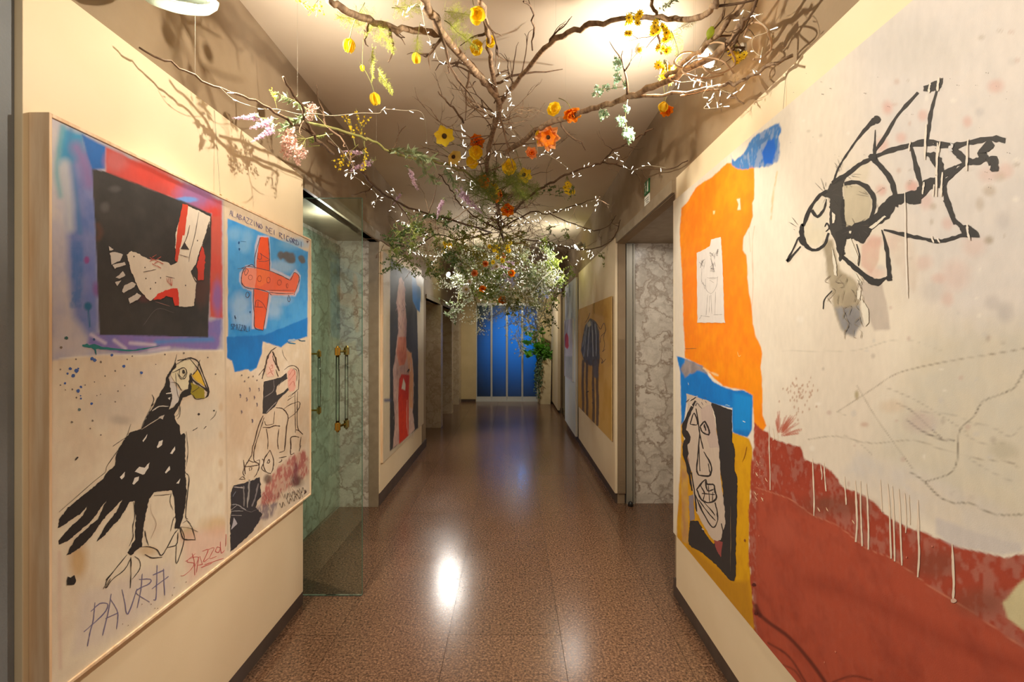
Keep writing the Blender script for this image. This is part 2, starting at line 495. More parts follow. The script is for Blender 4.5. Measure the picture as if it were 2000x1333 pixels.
# ---------------------------------------------------------------- glass doors of the left doorway
def clear_glass(name, col, rough=0.0, ior=1.5):
    m = bpy.data.materials.new(name); m.use_nodes = True
    nt = m.node_tree; nt.nodes.remove(nt.nodes['Principled BSDF'])
    out = nt.nodes['Material Output']
    tr = node(nt, 'ShaderNodeBsdfTransparent'); tr.inputs[0].default_value = (*col, 1)
    gl = node(nt, 'ShaderNodeBsdfGlossy'); gl.inputs['Roughness'].default_value = rough
    fr = node(nt, 'ShaderNodeFresnel'); fr.inputs[0].default_value = ior
    mx = node(nt, 'ShaderNodeMixShader')
    nt.links.new(fr.outputs[0], mx.inputs[0]); nt.links.new(tr.outputs[0], mx.inputs[1]); nt.links.new(gl.outputs[0], mx.inputs[2])
    nt.links.new(mx.outputs[0], out.inputs[0])
    return m
M_GLASS = clear_glass('green_glass', (0.86, 0.95, 0.91))
M_GLASS2 = clear_glass('thin_green_glass', (0.90, 0.97, 0.94), 0.0, 1.06)
M_GLASSEDGE = mat('glass_edge', rgb(60, 110, 92), rough=0.15)
M_ROD = clear_glass('clear_rod', (0.90, 0.95, 0.93))

def pull_handle(parent, p, side, length, axis):
    """a pair of clear rods between brass clamps, one on each face of the pane"""
    h = MB(); rod = MB()
    n = Vector(axis)
    for s in (-1, 1):
        q = Vector(p) + n * s * 0.045
        rod.tube([q, q + Vector((0, 0, length))], 0.011, 8)
        for z in (0.0, length):
            c = q + Vector((0, 0, z))
            h.tube([c - Vector((0, 0, 0.022)), c + Vector((0, 0, 0.022))], 0.017, 10)
            h.tube([c - Vector((0, 0, 0.034)), c - Vector((0, 0, 0.022))], [0.006, 0.012], 8)
            h.tube([c + Vector((0, 0, 0.022)), c + Vector((0, 0, 0.034))], [0.012, 0.006], 8)
            h.tube([c, c - n * s * 0.045], 0.008, 8)
    ho = h.build('handle', M_BRASS, parent, smooth=False)
    ho['label'] = 'brass clamped pull handle'
    rod.build('handle_rod', M_ROD, ho, smooth=True)
# leaf standing open, square to the corridor
GY = 2.835
d = empty('door_2', (-1.60, GY, 0)); d['kind'] = 'structure'
box('pane', M_GLASS, 0.0, 1.60 - 0.922, -0.005, 0.005, 0.012, 2.452, d)
ed = MB()
ed.box(1.60 - 0.9219, 1.60 - 0.9205, -0.005, 0.005, 0.012, 2.452)
ed.box(0, 1.60 - 0.922, -0.005, 0.005, 2.452, 2.4535)
ed.box(0, 1.60 - 0.922, -0.005, 0.005, 0.009, 0.0115)
ed.build('glass_edge', M_GLASSEDGE, d)
pull_handle(d, (1.60 - 1.045, 0, 1.055), 0, 0.455, (0.25, 0.97, 0))
# closed leaf in front of the marble back of the recess
d = empty('door_3', (-1.615, 3.45, 0)); d['kind'] = 'structure'
box('pane', M_GLASS2, -0.005, 0.005, 0.0, 0.86, 0.012, 2.452, d)
box('glass_edge', M_GLASSEDGE, -0.005, 0.005, -0.0015, -0.0001, 0.012, 2.452, d)
pull_handle(d, (0, 0.30, 1.0), 0, 0.46, (1, 0, 0))
# dark green glass door on the right, beyond the last painting
M_DKGREEN = clear_glass('dark_green_glass', (0.25, 0.42, 0.33), 0.05)
d = empty('door_4', (1.03, 8.42, 0)); d['kind'] = 'structure'
box('pane', M_DKGREEN, 0.0, 0.012, 0.02, 1.11, 0.02, 2.43, d)
box('door_backing', mat('dark_green_door', rgb(70, 92, 78), rgb(62, 84, 70), rough=0.4, scale=3), 0.03, 0.06, 0.0, 1.13, 0.0, 2.45, d)

# ---------------------------------------------------------------- emergency exit signs above the lift
def exit_sign():
    e = empty('exit_sign', (XR, 3.38, 2.50 + 0.0))
    tag(e, 'small green running man escape sign above the lift opening', 'sign')
    gm = mat('sign_green', rgb(20, 110, 60), rough=0.4); wm = mat('sign_white', rgb(235, 235, 225), rough=0.5); km = mat('sign_ink', rgb(60, 60, 60), rough=0.6)
    box('sign_plate', gm, -0.008, 0.0, 0.0, 0.12, 0.165, 0.265, e)
    f = MB()
    x = -0.0085
    def fl(pts):
        n = len(f.v); f.v += [(x, 0.12 - u, 0.165 + v) for u, v in pts]; f.f.append(tuple(range(n, n + len(pts))))
    fl([(0.02 + 0.009 * math.cos(a), 0.085 + 0.009 * math.sin(a)) for a in np.linspace(0, 6.28, 10)[:-1]])
    fl([(0.022, 0.075), (0.036, 0.07), (0.046, 0.045), (0.034, 0.04)])
    fl([(0.034, 0.044), (0.046, 0.046), (0.060, 0.028), (0.052, 0.024), (0.044, 0.036)])
    fl([(0.034, 0.044), (0.044, 0.040), (0.034, 0.016), (0.016, 0.014), (0.016, 0.021), (0.029, 0.023)])
    fl([(0.024, 0.074), (0.010, 0.058), (0.014, 0.055), (0.028, 0.066)])
    fl([(0.036, 0.068), (0.054, 0.062), (0.054, 0.057), (0.038, 0.060)])
    fl([(0.075, 0.012), (0.105, 0.012), (0.105, 0.088), (0.075, 0.088)])
    f.build('running_figure', wm, e, fix=False)
    e2 = empty('notice_sign', (XR, 3.38, 2.50))
    tag(e2, 'small white text notice just under the green escape sign', 'sign')
    box('sign_plate', wm, -0.006, 0.0, 0.0, 0.12, 0.03, 0.155, e2)
    f = MB()
    for k in range(6):
        z = 0.135 - k * 0.016
        n = len(f.v); f.v += [(-0.0065, 0.012, z), (-0.0065, 0.108 - 0.02 * (k % 3), z), (-0.0065, 0.108 - 0.02 * (k % 3), z - 0.006), (-0.0065, 0.012, z - 0.006)]
        f.f.append((n, n + 1, n + 2, n + 3))
    f.build('print_lines', km, e2, fix=False)
exit_sign()

# door stops on the floor
def door_stop(loc, label):
    o = MB().lathe([(0.022, 0.0), (0.026, 0.006), (0.022, 0.03), (0.012, 0.042), (0.003, 0.045)], 12, (0, 0, 0)).build('door_stop', M_BLACK, smooth=True)
    o.location = loc
    tag(o, label, 'door stop')
door_stop((1.12, 4.35, 0), 'black rubber door stop at the foot of the steel lift frame')
door_stop((-1.33, 6.95, 0), 'black rubber door stop by the first marble doorway on the left')
# ================================================================ PAINT SYSTEM
_rs = np.random.RandomState(11)
_NT = _rs.rand(256, 256)
def vnoise(x, y):
    xi = np.floor(x).astype(int); yi = np.floor(y).astype(int)
    fx = x - xi; fy = y - yi
    fx = fx * fx * (3 - 2 * fx); fy = fy * fy * (3 - 2 * fy)
    a = _NT[xi & 255, yi & 255]; b = _NT[(xi + 1) & 255, yi & 255]
    c = _NT[xi & 255, (yi + 1) & 255]; d = _NT[(xi + 1) & 255, (yi + 1) & 255]
    return (a * (1 - fx) + b * fx) * (1 - fy) + (c * (1 - fx) + d * fx) * fy
def fbm(x, y, o=4):
    s = 0; a = 0.5
    for k in range(o):
        s = s + a * vnoise(x * 2 ** k + 17 * k, y * 2 ** k + 5 * k); a *= 0.5
    return s / (1 - 0.5 ** o)

TINT = (1.0, 0.965, 0.90)             # the lamps are warm: paint colours are a little cooler than they read in the photo
def pc(c):
    l = rgb(*c)
    return np.array([min(0.92, l[i] * 1.0 / TINT[i]) for i in range(3)])

def crop(x0, y0, s):
    return lambda pts: [(x0 + p[0] / s, y0 + p[1] / s) for p in pts]
cA = crop(90, 220, 5.5528); cB = crop(90, 440, 5.5528); cC = crop(100, 670, 5.5528); cD = crop(100, 900, 5.5528); cE = crop(100, 1080, 5.5528)
cF = crop(430, 390, 10.417); cG = crop(430, 510, 10.417); cH = crop(430, 630, 10.417); cI = crop(430, 750, 10.417); cJ = crop(430, 870, 10.417); cK = crop(430, 960, 10.417)
c4 = crop(740, 480, 6.058); c5 = crop(740, 680, 6.058); c6 = crop(1090, 540, 8.333); c7 = crop(1090, 690, 7.842)
q1 = crop(1310, 300, 3.921); q2 = crop(1310, 620, 3.921); q3 = crop(1310, 880, 3.921)
q4 = crop(1520, 130, 4.1667); q5 = crop(1520, 400, 4.1667); q6 = crop(1460, 680, 3.7037); q7 = crop(1460, 973, 3.7037); q8 = crop(1200, 0, 2.5)

def smooth(pts, n=5):
    P = [np.array(p, float) for p in pts]
    if len(P) < 3:
        return [P[0] * (1 - t) + P[1] * t for t in np.linspace(0, 1, n + 1)]
    P = [2 * P[0] - P[1]] + P + [2 * P[-1] - P[-2]]
    out = []
    for i in range(1, len(P) - 2):
        p0, p1, p2, p3 = P[i - 1:i + 3]
        for t in np.arange(n) / n:
            out.append(0.5 * (2 * p1 + (p2 - p0) * t + (2 * p0 - 5 * p1 + 4 * p2 - p3) * t * t + (3 * p1 - p0 - 3 * p2 + p3) * t ** 3))
    out.append(P[-2])
    return out

M_PAINT = bpy.data.materials.new('paint'); M_PAINT.use_nodes = True
def _paint():
    nt = M_PAINT.node_tree; b = nt.nodes['Principled BSDF']
    at_ = node(nt, 'ShaderNodeAttribute', attribute_name='paint')
    g = node(nt, 'ShaderNodeNewGeometry')
    n1 = node(nt, 'ShaderNodeTexNoise', i_Scale=55.0, i_Detail=6.0); n2 = node(nt, 'ShaderNodeTexNoise', i_Scale=420.0, i_Detail=2.0)
    mp = node(nt, 'ShaderNodeMapping'); mp.inputs['Scale'].default_value = (1, 1, 0.45)
    nt.links.new(g.outputs['Position'], mp.inputs['Vector'])
    nt.links.new(mp.outputs[0], n1.inputs['Vector']); nt.links.new(g.outputs['Position'], n2.inputs['Vector'])
    mr = node(nt, 'ShaderNodeMapRange'); mr.inputs[1].default_value = 0.3; mr.inputs[2].default_value = 0.7; mr.inputs[3].default_value = 0.965; mr.inputs[4].default_value = 1.035
    nt.links.new(n1.outputs['Fac'], mr.inputs[0])
    hs = node(nt, 'ShaderNodeHueSaturation')
    nt.links.new(at_.outputs['Color'], hs.inputs['Color']); nt.links.new(mr.outputs[0], hs.inputs['Value'])
    nt.links.new(hs.outputs[0], b.inputs['Base Color'])
    ad = node(nt, 'ShaderNodeMath', operation='ADD'); nt.links.new(n1.outputs['Fac'], ad.inputs[0]); nt.links.new(n2.outputs['Fac'], ad.inputs[1])
    bp = node(nt, 'ShaderNodeBump', i_Strength=0.12, i_Distance=0.002)
    nt.links.new(ad.outputs[0], bp.inputs['Height']); nt.links.new(bp.outputs[0], b.inputs['Normal'])
    b.inputs['Roughness'].default_value = 0.55
_paint()

def set_cols(me, cols):
    a = me.color_attributes.new('paint', 'FLOAT_COLOR', 'POINT')
    c = np.ones((len(cols), 4), np.float32); c[:, :3] = cols
    a.data.foreach_set('color', c.ravel())

class Canvas:
    """a finely divided painted sheet on the plane x = X; colours are painted per vertex in photo pixels seen on that plane"""
    def __init__(s, X, ya, yb, za, zb, step, base, base2=None, sc=4.0):
        s.X = X
        s.ny = int((yb - ya) / step) + 1; s.nz = int((zb - za) / step) + 1
        y = np.linspace(ya, yb, s.ny); z = np.linspace(za, zb, s.nz)
        s.Y, s.Z = [a.ravel() for a in np.meshgrid(y, z)]
        s.px = VX + F * X / s.Y; s.py = VY - (s.Z - H) * F / s.Y
        s.c = np.tile(pc(base), (len(s.Y), 1))
        s.n1 = fbm(s.Y * sc, s.Z * sc, 5); s.n2 = fbm(s.Y * 24 + 50, s.Z * 24, 4); s.n3 = fbm(s.Y * 90 + 9, s.Z * 60, 3)
        if base2 is not None:
            s.mix(pc(base2), np.clip((s.n1 - 0.4) * 4, 0, 1))
    def mix(s, col, a, idx=None):
        if idx is None:
            s.c = s.c * (1 - a[:, None]) + col * a[:, None]
        else:
            s.c[idx] = s.c[idx] * (1 - a[:, None]) + col * a[:, None]
    def sd(s, poly, idx):
        p = np.array(poly); x = s.px[idx]; y = s.py[idx]
        ins = np.zeros(len(x), bool); d = np.full(len(x), 1e9)
        for i in range(len(p)):
            x1, y1 = p[i - 1]; x2, y2 = p[i]
            c = ((y1 > y) != (y2 > y)) & (x < (x2 - x1) * (y - y1) / ((y2 - y1) + 1e-9) + x1)
            ins ^= c
            L = (x2 - x1) ** 2 + (y2 - y1) ** 2 + 1e-9
            t = np.clip(((x - x1) * (x2 - x1) + (y - y1) * (y2 - y1)) / L, 0, 1)
            d = np.minimum(d, (x - x1 - t * (x2 - x1)) ** 2 + (y - y1 - t * (y2 - y1)) ** 2)
        d = np.sqrt(d)
        return np.where(ins, -d, d)
    def fill(s, poly, col, soft=1.5, rough=2.0, alpha=1.0, col2=None, dry=0.0):
        p = np.array(poly); m = soft + rough + 3
        idx = np.where((s.px > p[:, 0].min() - m) & (s.px < p[:, 0].max() + m) & (s.py > p[:, 1].min() - m) & (s.py < p[:, 1].max() + m))[0]
        d = s.sd(poly, idx) + (s.n2[idx] - 0.5) * 2.4 * rough + (s.n3[idx] - 0.5) * rough
        a = np.clip(0.5 - d / (2 * soft), 0, 1) * alpha
        if dry:
            a = a * np.clip(1 - dry * np.clip((s.n3[idx] + s.n2[idx] - 0.95) * 5, 0, 1), 0, 1)
        col_ = pc(col)
        if col2 is not None:
            t = np.clip((s.n1[idx] * 0.6 + s.n2[idx] * 0.4 - 0.38) * 4.2, 0, 1)[:, None]
            col_ = col_ * (1 - t) + pc(col2) * t
            s.c[idx] = s.c[idx] * (1 - a[:, None]) + col_ * a[:, None]
        else:
            s.mix(col_, a, idx)
    def blob(s, cx, cy, rx, ry, col, alpha=1.0, soft=0.5, rough=0.3):
        idx = np.where((abs(s.px - cx) < rx * 2) & (abs(s.py - cy) < ry * 2))[0]
        r = np.hypot((s.px[idx] - cx) / rx, (s.py[idx] - cy) / ry) + (s.n2[idx] - 0.5) * 2 * rough
        s.mix(pc(col), np.clip((1 - r) / soft + 0.5, 0, 1) * alpha, idx)
    def line(s, pts, w, col, soft=1.5, alpha=1.0, rough=1.0, dry=0.0):
        P = np.array(smooth(pts)); m = w + soft + rough + 3
        idx = np.where((s.px > P[:, 0].min() - m) & (s.px < P[:, 0].max() + m) & (s.py > P[:, 1].min() - m) & (s.py < P[:, 1].max() + m))[0]
        x = s.px[idx]; y = s.py[idx]; d = np.full(len(x), 1e9)
        for i in range(1, len(P)):
            x1, y1 = P[i - 1]; x2, y2 = P[i]
            L = (x2 - x1) ** 2 + (y2 - y1) ** 2 + 1e-9
            t = np.clip(((x - x1) * (x2 - x1) + (y - y1) * (y2 - y1)) / L, 0, 1)
            d = np.minimum(d, (x - x1 - t * (x2 - x1)) ** 2 + (y - y1 - t * (y2 - y1)) ** 2)
        d = np.sqrt(d) - w / 2 + (s.n2[idx] - 0.5) * 2 * rough
        a = np.clip(0.5 - d / (2 * soft), 0, 1) * alpha
        if dry:
            a = a * np.clip(1 - dry * np.clip((s.n3[idx] - 0.45) * 6, 0, 1), 0, 1)
        s.mix(pc(col), a, idx)
    def build(s, name, parent):
        v = np.stack([np.full(len(s.Y), s.X), s.Y, s.Z], 1)
        i = np.arange((s.nz - 1) * (s.ny - 1)); r = i // (s.ny - 1); c = i % (s.ny - 1); a = r * s.ny + c
        q = np.stack([a, a + 1, a + 1 + s.ny, a + s.ny], 1)
        if s.X > 0:
            q = q[:, ::-1]
        me = bpy.data.meshes.new(name)
        me.vertices.add(len(v)); me.vertices.foreach_set('co', v.astype(np.float32).ravel())
        me.loops.add(q.size); me.loops.foreach_set('vertex_index', q.astype(np.int32).ravel())
        me.polygons.add(len(q)); me.polygons.foreach_set('loop_start', (np.arange(len(q)) * 4).astype(np.int32))
        me.update(calc_edges=True)
        set_cols(me, s.c)
        me.materials.append(M_PAINT)
        o = bpy.data.objects.new(name, me); COL.objects.link(o); o.parent = parent
        return o

class Ink:
    """crisp brush marks: thin sheets of paint lying on the canvas plane"""
    def __init__(s, X, lift=0.0006):
        s.X = X; s.sg = 1 if X < 0 else -1; s.lift = lift
        s.v, s.f, s.c = [], [], []; s.n = 0
        s.rnd = random.Random(3)
    def pt(s, p, k=0):
        Y = F * s.X / (p[0] - VX)
        return (s.X + s.sg * (s.lift + k), Y, H - (p[1] - VY) * Y / F)
    def poly(s, pts, col, jit=0.6, sub=4, k=None):
        P = []
        for i in range(len(pts)):
            a = np.array(pts[i], float); b = np.array(pts[(i + 1) % len(pts)], float)
            L = float(np.hypot(*(b - a)))
            m = max(1, min(14, int(L / 2.2))) if jit > 0.1 else sub
            for t in range(m):
                q = a + (b - a) * t / m
                e = min(1.0, L / 12)
                nx = float(vnoise(q[0] * .22 + 3, q[1] * .22 + 9)) - .5; ny = float(vnoise(q[0] * .22 + 90, q[1] * .22 + 40)) - .5
                P.append((q[0] + (s.rnd.uniform(-jit, jit) * .8 + nx * jit * 4) * (.4 + .6 * e), q[1] + (s.rnd.uniform(-jit, jit) * .8 + ny * jit * 4) * (.4 + .6 * e)))
        k = s.n * 1.5e-5 if k is None else k
        s.n += 1
        b = len(s.v)
        s.v += [s.pt(p, k) for p in P]
        for t in tessellate_polygon([[Vector((p[0], p[1], 0)) for p in P]]):
            s.f.append(tuple(b + i for i in t))
        s.c += [pc(col)] * len(P)
    def stroke(s, pts, w, col, jit=0.12, taper=0.5, n=5):
        P = smooth(pts, n); N = len(P)
        k = s.n * 1.5e-5; s.n += 1
        b = len(s.v)
        for i, p in enumerate(P):
            d = P[min(i + 1, N - 1)] - P[max(i - 1, 0)]
            L = np.hypot(*d) + 1e-9; nrm = np.array([-d[1], d[0]]) / L
            t = i / (N - 1)
            ww = w if not hasattr(w, '__len__') else np.interp(t, np.linspace(0, 1, len(w)), w)
            e = min(1.0, taper + (1 - taper) * min(t, 1 - t) * 6)
            h = ww * 0.5 * e * (1 + s.rnd.uniform(-jit, jit) * 2) * (0.72 + 0.56 * float(vnoise(p[0] * .13 + 7, p[1] * .13)))
            o = nrm * s.rnd.uniform(-jit, jit) * ww
            s.v += [s.pt(p + o + nrm * h, k), s.pt(p + o - nrm * h, k)]
        for i in range(N - 1):
            q = b + 2 * i
            s.f += [(q, q + 1, q + 3, q + 2)]
        s.c += [pc(col)] * (2 * N)
    def dot(s, x, y, r, col, ry=None, n=9):
        ry = ry or r
        s.poly([(x + r * math.cos(a) * s.rnd.uniform(0.75, 1.2), y + ry * math.sin(a) * s.rnd.uniform(0.75, 1.2)) for a in np.linspace(0, 2 * math.pi, n + 1)[:-1]], col, 0.05, 1)
    def build(s, name, parent, label=None):
        me = bpy.data.meshes.new(name)
        me.from_pydata(s.v, [], s.f)
        bm = bmesh.new(); bm.from_mesh(me)
        for f in bm.faces:
            f.normal_update()
            if f.normal.x * s.sg < 0:
                f.normal_flip()
        bm.to_mesh(me); bm.free()
        set_cols(me, np.array(s.c))
        me.materials.append(M_PAINT)
        o = bpy.data.objects.new(name, me); COL.objects.link(o); o.parent = parent
        o['kind'] = 'stuff'
        if label: o['label'] = label
        return o

FONT = {'A': [[(0, 0), (.5, 1), (1, 0)], [(.2, .4), (.8, .4)]], 'B': [[(0, 0), (0, 1), (.8, .8), (.1, .5), (.9, .25), (0, 0)]],
        'C': [[(1, .9), (.3, 1), (0, .5), (.3, 0), (1, .1)]], 'D': [[(0, 0), (0, 1), (.9, .6), (.8, .2), (0, 0)]],
        'E': [[(1, 1), (0, 1), (0, 0), (1, 0)], [(0, .5), (.7, .5)]], 'I': [[(.5, 0), (.5, 1)]], 'L': [[(0, 1), (0, 0), (1, 0)]],
        'N': [[(0, 0), (0, 1), (1, 0), (1, 1)]], 'O': [[(.5, 1), (0, .5), (.5, 0), (1, .5), (.5, 1)]], 'P': [[(0, 0), (0, 1), (.9, .75), (0, .45)]],
        'R': [[(0, 0), (0, 1), (.9, .75), (0, .45), (1, 0)]], 'S': [[(1, .9), (.2, .95), (.1, .6), (.9, .4), (.8, .05), (0, .1)]],
        'Z': [[(0, 1), (1, 1), (0, 0), (1, 0)]], ' ': []}
def write(ink, text, p0, p1, h, w, col, gap=0.35):
    """hand lettering along a slanted base line, in photo pixels"""
    n = len(text); d = (np.array(p1, float) - np.array(p0, float)) / n
    for i, ch in enumerate(text):
        o = np.array(p0, float) + d * i
        for st in FONT[ch]:
            pts = [o + d * (1 - gap) * (u + ink.rnd.uniform(-.08, .08)) + np.array([0, -h]) * (v + ink.rnd.uniform(-.05, .05)) for u, v in st]
            for a, b in zip(pts[:-1], pts[1:]):
                ink.stroke([a, b], w, col, 0.1, 0.9, 2)

# ================================================================ LEFT PAINTING (framed, two halves)
BLK = (52, 48, 46)
def left_painting():
    XF, XC = -1.177, -1.182
    ya, yb, za, zb = 1.172, 2.704, 0.672, 2.172
    t = empty('framed_painting', (0, 0, 0))
    tag(t, 'square framed painting with black bird, red airplane and scrawled capital letters, pale wooden frame', 'painting')
    def bar(y0, y1, z0, z1):
        box('frame_bar', M_WOOD, -1.2295, XF, y0, y1, z0, z1, t, bevel=0.0015)
    bar(ya, ya + 0.008, za, zb); bar(yb - 0.010, yb, za, zb)
    bar(ya + 0.008, yb - 0.010, za, za + 0.010); bar(ya + 0.008, yb - 0.010, zb - 0.010, zb)
    box('stretcher', M_WOOD, -1.2295, XC - 0.001, ya + 0.0085, yb - 0.0105, za + 0.0105, zb - 0.0105, t)
    C = Canvas(XC, ya + 0.0085, yb - 0.0105, za + 0.0105, zb - 0.0105, 0.0042, (226, 210, 184), (216, 198, 172), 3)
    # upper left: washes round a dark square
    C.fill([(98, 226), (437, 392), (437, 684), (98, 706)], (200, 190, 188), 3, 2, 1, (176, 172, 186))
    C.fill(cB([(230, -900), (560, -800), (580, 1190), (450, 1215), (300, 1000), (230, 500)]), (126, 134, 186), 9, 4, 1, (92, 116, 180))
    C.fill(cA([(170, 150), (400, 240), (430, 420), (330, 520), (140, 560)]), (40, 140, 186), 6, 3, 1, (70, 150, 190))
    C.line(cA([(180, 160), (140, 400), (120, 650), (160, 900)]), 10, (84, 158, 172), 6, 0.85)
    C.line(cA([(270, 170), (250, 400), (300, 700), (370, 1300)]), 7, (50, 120, 170), 5, 0.7)
    C.line(cA([(200, 560), (240, 900), (260, 1250)]), 18, (186, 188, 192), 8, 0.9)
    C.line(cA([(330, 380), (420, 560), (470, 760)]), 22, (140, 112, 166), 9, 0.85)
    C.fill(cA([(390, 240), (645, 372), (640, 612), (500, 612), (440, 440)]), (0, 92, 172), 2, 1.5, 1, (10, 104, 186))
    for x in (290, 330, 370):
        C.line(cB([(x, 200), (x + 10, 500), (x - 10, 880)]), 6, (10, 104, 172), 4, 0.75, 2, 0.5)
    C.line(cB([(470, 380), (500, 700), (520, 1000)]), 16, (104, 120, 190), 9, 0.6)
    C.blob(*cB([(440, 380)])[0], 5, 7, (140, 70, 140)); C.blob(*cB([(550, 700)])[0], 7, 14, (130, 80, 150), 0.8, 0.9)
    C.blob(*cB([(455, 880)])[0], 8, 9, (10, 98, 140)); C.line(cB([(455, 900), (465, 1000), (475, 1100)]), 3.5, (10, 98, 140))
    C.fill(cA([(650, 374), (1905, 960), (1905, 1400), (1770, 1400), (1790, 1100), (1600, 1060), (1480, 970), (650, 660)]), (196, 84, 80), 2, 1.5, 1, (204, 66, 56))
    C.blob(*cA([(1150, 640)])[0], 50, 28, (216, 62, 46), 0.8, 0.9); C.blob(*cA([(760, 520)])[0], 22, 20, (200, 104, 104), 0.7, 0.9)
    C.blob(*cA([(1640, 900)])[0], 40, 26, (150, 104, 152), 0.9, 0.9); C.blob(*cA([(1520, 945)])[0], 22, 5, (110, 150, 214), 1, 0.6)
    C.fill(cB([(1775, -100), (1905, -100), (1915, 1010), (1775, 1000)]), (204, 70, 58), 2, 1.5, 1, (196, 84, 70))
    C.blob(*cB([(1855, 780)])[0], 9, 34, (142, 98, 164), 0.95, 0.8)
    C.fill(cB([(470, 1190), (1900, 1020), (1895, 1310), (1850, 1370), (1400, 1330), (800, 1390), (440, 1300)]), (110, 112, 182), 4, 3, 1, (138, 112, 176))
    C.line(cB([(1200, 1270), (1500, 1250), (1800, 1240)]), 8, (60, 140, 206), 4, 0.8)
    for (x0, y0, x1, y1) in ((490, 1190, 640, 1280), (740, 1250, 860, 1340), (910, 1280, 1180, 1300), (1120, 1360, 1330, 1330)):
        C.line(cB([(x0, y0), (x1, y1)]), 6, (206, 192, 206), 2.5, 0.9)
    C.fill(cA([(500, 612), (640, 640), (1480, 962), (1795, 1100), (1790, 1500), (1755, 2438), (580, 2412), (545, 1500)]), (60, 56, 54), 1.0, 0.8, 1, (46, 44, 44))
    C.blob(*cA([(750, 830)])[0], 12, 6, (96, 92, 90), 0.6, 0.9); C.blob(*cA([(640, 1020)])[0], 8, 9, (100, 96, 94), 0.6, 0.9)
    C.line(cB([(560, 0), (590, 80), (570, 140)]), 9, (104, 62, 44), 5, 0.7)
    C.blob(*cB([(1680, 700)])[0], 14, 30, (84, 50, 44), 0.8, 0.9); C.blob(*cB([(1060, 800)])[0], 14, 8, (88, 50, 54), 0.8, 0.8)
    # lower left: pale ground
    C.fill(cC([(70, 185), (300, 150), (600, 128), (1000, 135), (1300, 92), (1850, 78), (1900, 80), (1900, 3720), (70, 3720)]), (226, 211, 184), 1.6, 1.5, 1, (218, 199, 172))
    C.line(cC([(90, 170), (600, 130), (1000, 138), (1300, 96), (1850, 84)]), 2.5, (236, 226, 208), 2, 0.8)
    C.blob(*cC([(720, 700)])[0], 60, 38, (204, 190, 172), 0.7, 0.8); C.blob(*cC([(760, 840)])[0], 20, 9, (160, 148, 132), 0.5, 0.9)
    C.blob(*cC([(1650, 850)])[0], 42, 45, (210, 197, 175), 0.8, 0.8); C.blob(*cC([(1000, 420)])[0], 50, 30, (214, 200, 182), 0.6, 0.9)
    C.line(cC([(1940, 200), (1950, 900), (1940, 1700), (1930, 2400)]), 9, (222, 180, 148), 5, 0.8)
    for y in (700, 1000, 1300, 1560):
        C.blob(*cC([(1840, y)])[0], 4, 8, (198, 166, 126), 0.6, 0.9)
    C.blob(*cD([(290, 1080)])[0], 18, 36, (194, 152, 92), 0.75, 0.9); C.blob(*cD([(1480, 800)])[0], 14, 14, (180, 150, 100), 0.7, 0.9)
    C.blob(*cD([(1050, 980)])[0], 18, 9, (196, 160, 110), 0.6, 0.9); C.blob(*cD([(1800, 720)])[0], 30, 18, (206, 170, 120), 0.7, 0.9)
    C.line(cE([(90, 0), (90, 600), (100, 1250)]), 5, (206, 172, 152), 4, 0.7); C.fill(cD([(1400, 800), (1930, 700), (1930, 1000), (1500, 1320)]), (222, 178, 158), 8, 3, 0.6)
    C.fill(cE([(300, 450), (1300, 100), (1350, 400), (700, 900), (250, 1100)]), (208, 192, 180), 10, 5, 0.6)
    # right half
    C.fill([(438, 380), (612, 460), (612, 1100), (440, 1110)], (224, 206, 182), 1.0, 0.3, 1, (212, 190, 160))
    C.line([(437, 395), (440, 700), (445, 1075)], 2, (196, 176, 150), 1)
    C.fill(cI([(120, 100), (800, -50), (1800, 400), (1850, 1200), (1000, 1500), (120, 1333)]), (206, 182, 152), 14, 4, 0.7, (196, 168, 138))
    sky = cF([(150, 385), (1790, 1062)]) + cH([(1770, 285), (1400, 300), (1350, 420), (1240, 510), (1170, 430), (1080, 350), (1030, 380), (960, 430), (860, 380), (850, 640), (770, 780), (740, 920), (620, 1000), (540, 940), (440, 970), (390, 940), (300, 1010), (270, 900), (240, 780), (140, 720), (135, 300), (158, 280)])
    C.fill(sky, (30, 138, 212), 0.9, 0.7, 1, (70, 156, 218))
    C.fill(cH([(135, 300), (900, 260), (1780, -100), (1770, 290), (1350, 420), (1240, 510), (860, 380), (850, 640), (740, 920), (300, 1010), (240, 780), (140, 720)]), (0, 108, 186), 1.0, 1.0, 1, (0, 118, 198))
    for (x, y, rx, ry) in ((300, 700, 14, 12), (560, 760, 10, 14), (480, 950, 12, 12), (1500, 900, 24, 10)):
        C.blob(*cF([(x, y)])[0], rx, ry, (124, 180, 222), 0.75, 0.9)
    for (x, y, rx, ry) in ((400, 900, 18, 22), (480, 1180, 20, 16), (1100, 1000, 14, 16), (1250, 120, 24, 12), (1150, 800, 26, 10)):
        C.blob(*cG([(x, y)])[0], rx, ry, (156, 190, 222), 0.8, 0.9)
    for (x, y, rx, ry) in ((1240, 1130, 7, 8), (1330, 1140, 7, 7), (1410, 1180, 11, 10), (1440, 1240, 9, 6), (1650, 1200, 6, 6), (1680, 1250, 5, 5)):
        C.blob(*cF([(x, y)])[0], rx, ry, (92, 84, 84), 0.95, 0.5)
    halo = cG([(400, 240), (520, 80), (700, 100), (700, -300), (770, -520), (1000, -510), (1040, 140), (1420, 320), (1540, 170), (1640, 300), (1600, 600), (1530, 720), (1040, 720), (990, 1000), (930, 1380), (650, 1380), (650, 620), (470, 560), (390, 420)])
    C.fill(halo, (206, 198, 214), 1.4, 1.2, 0.9)
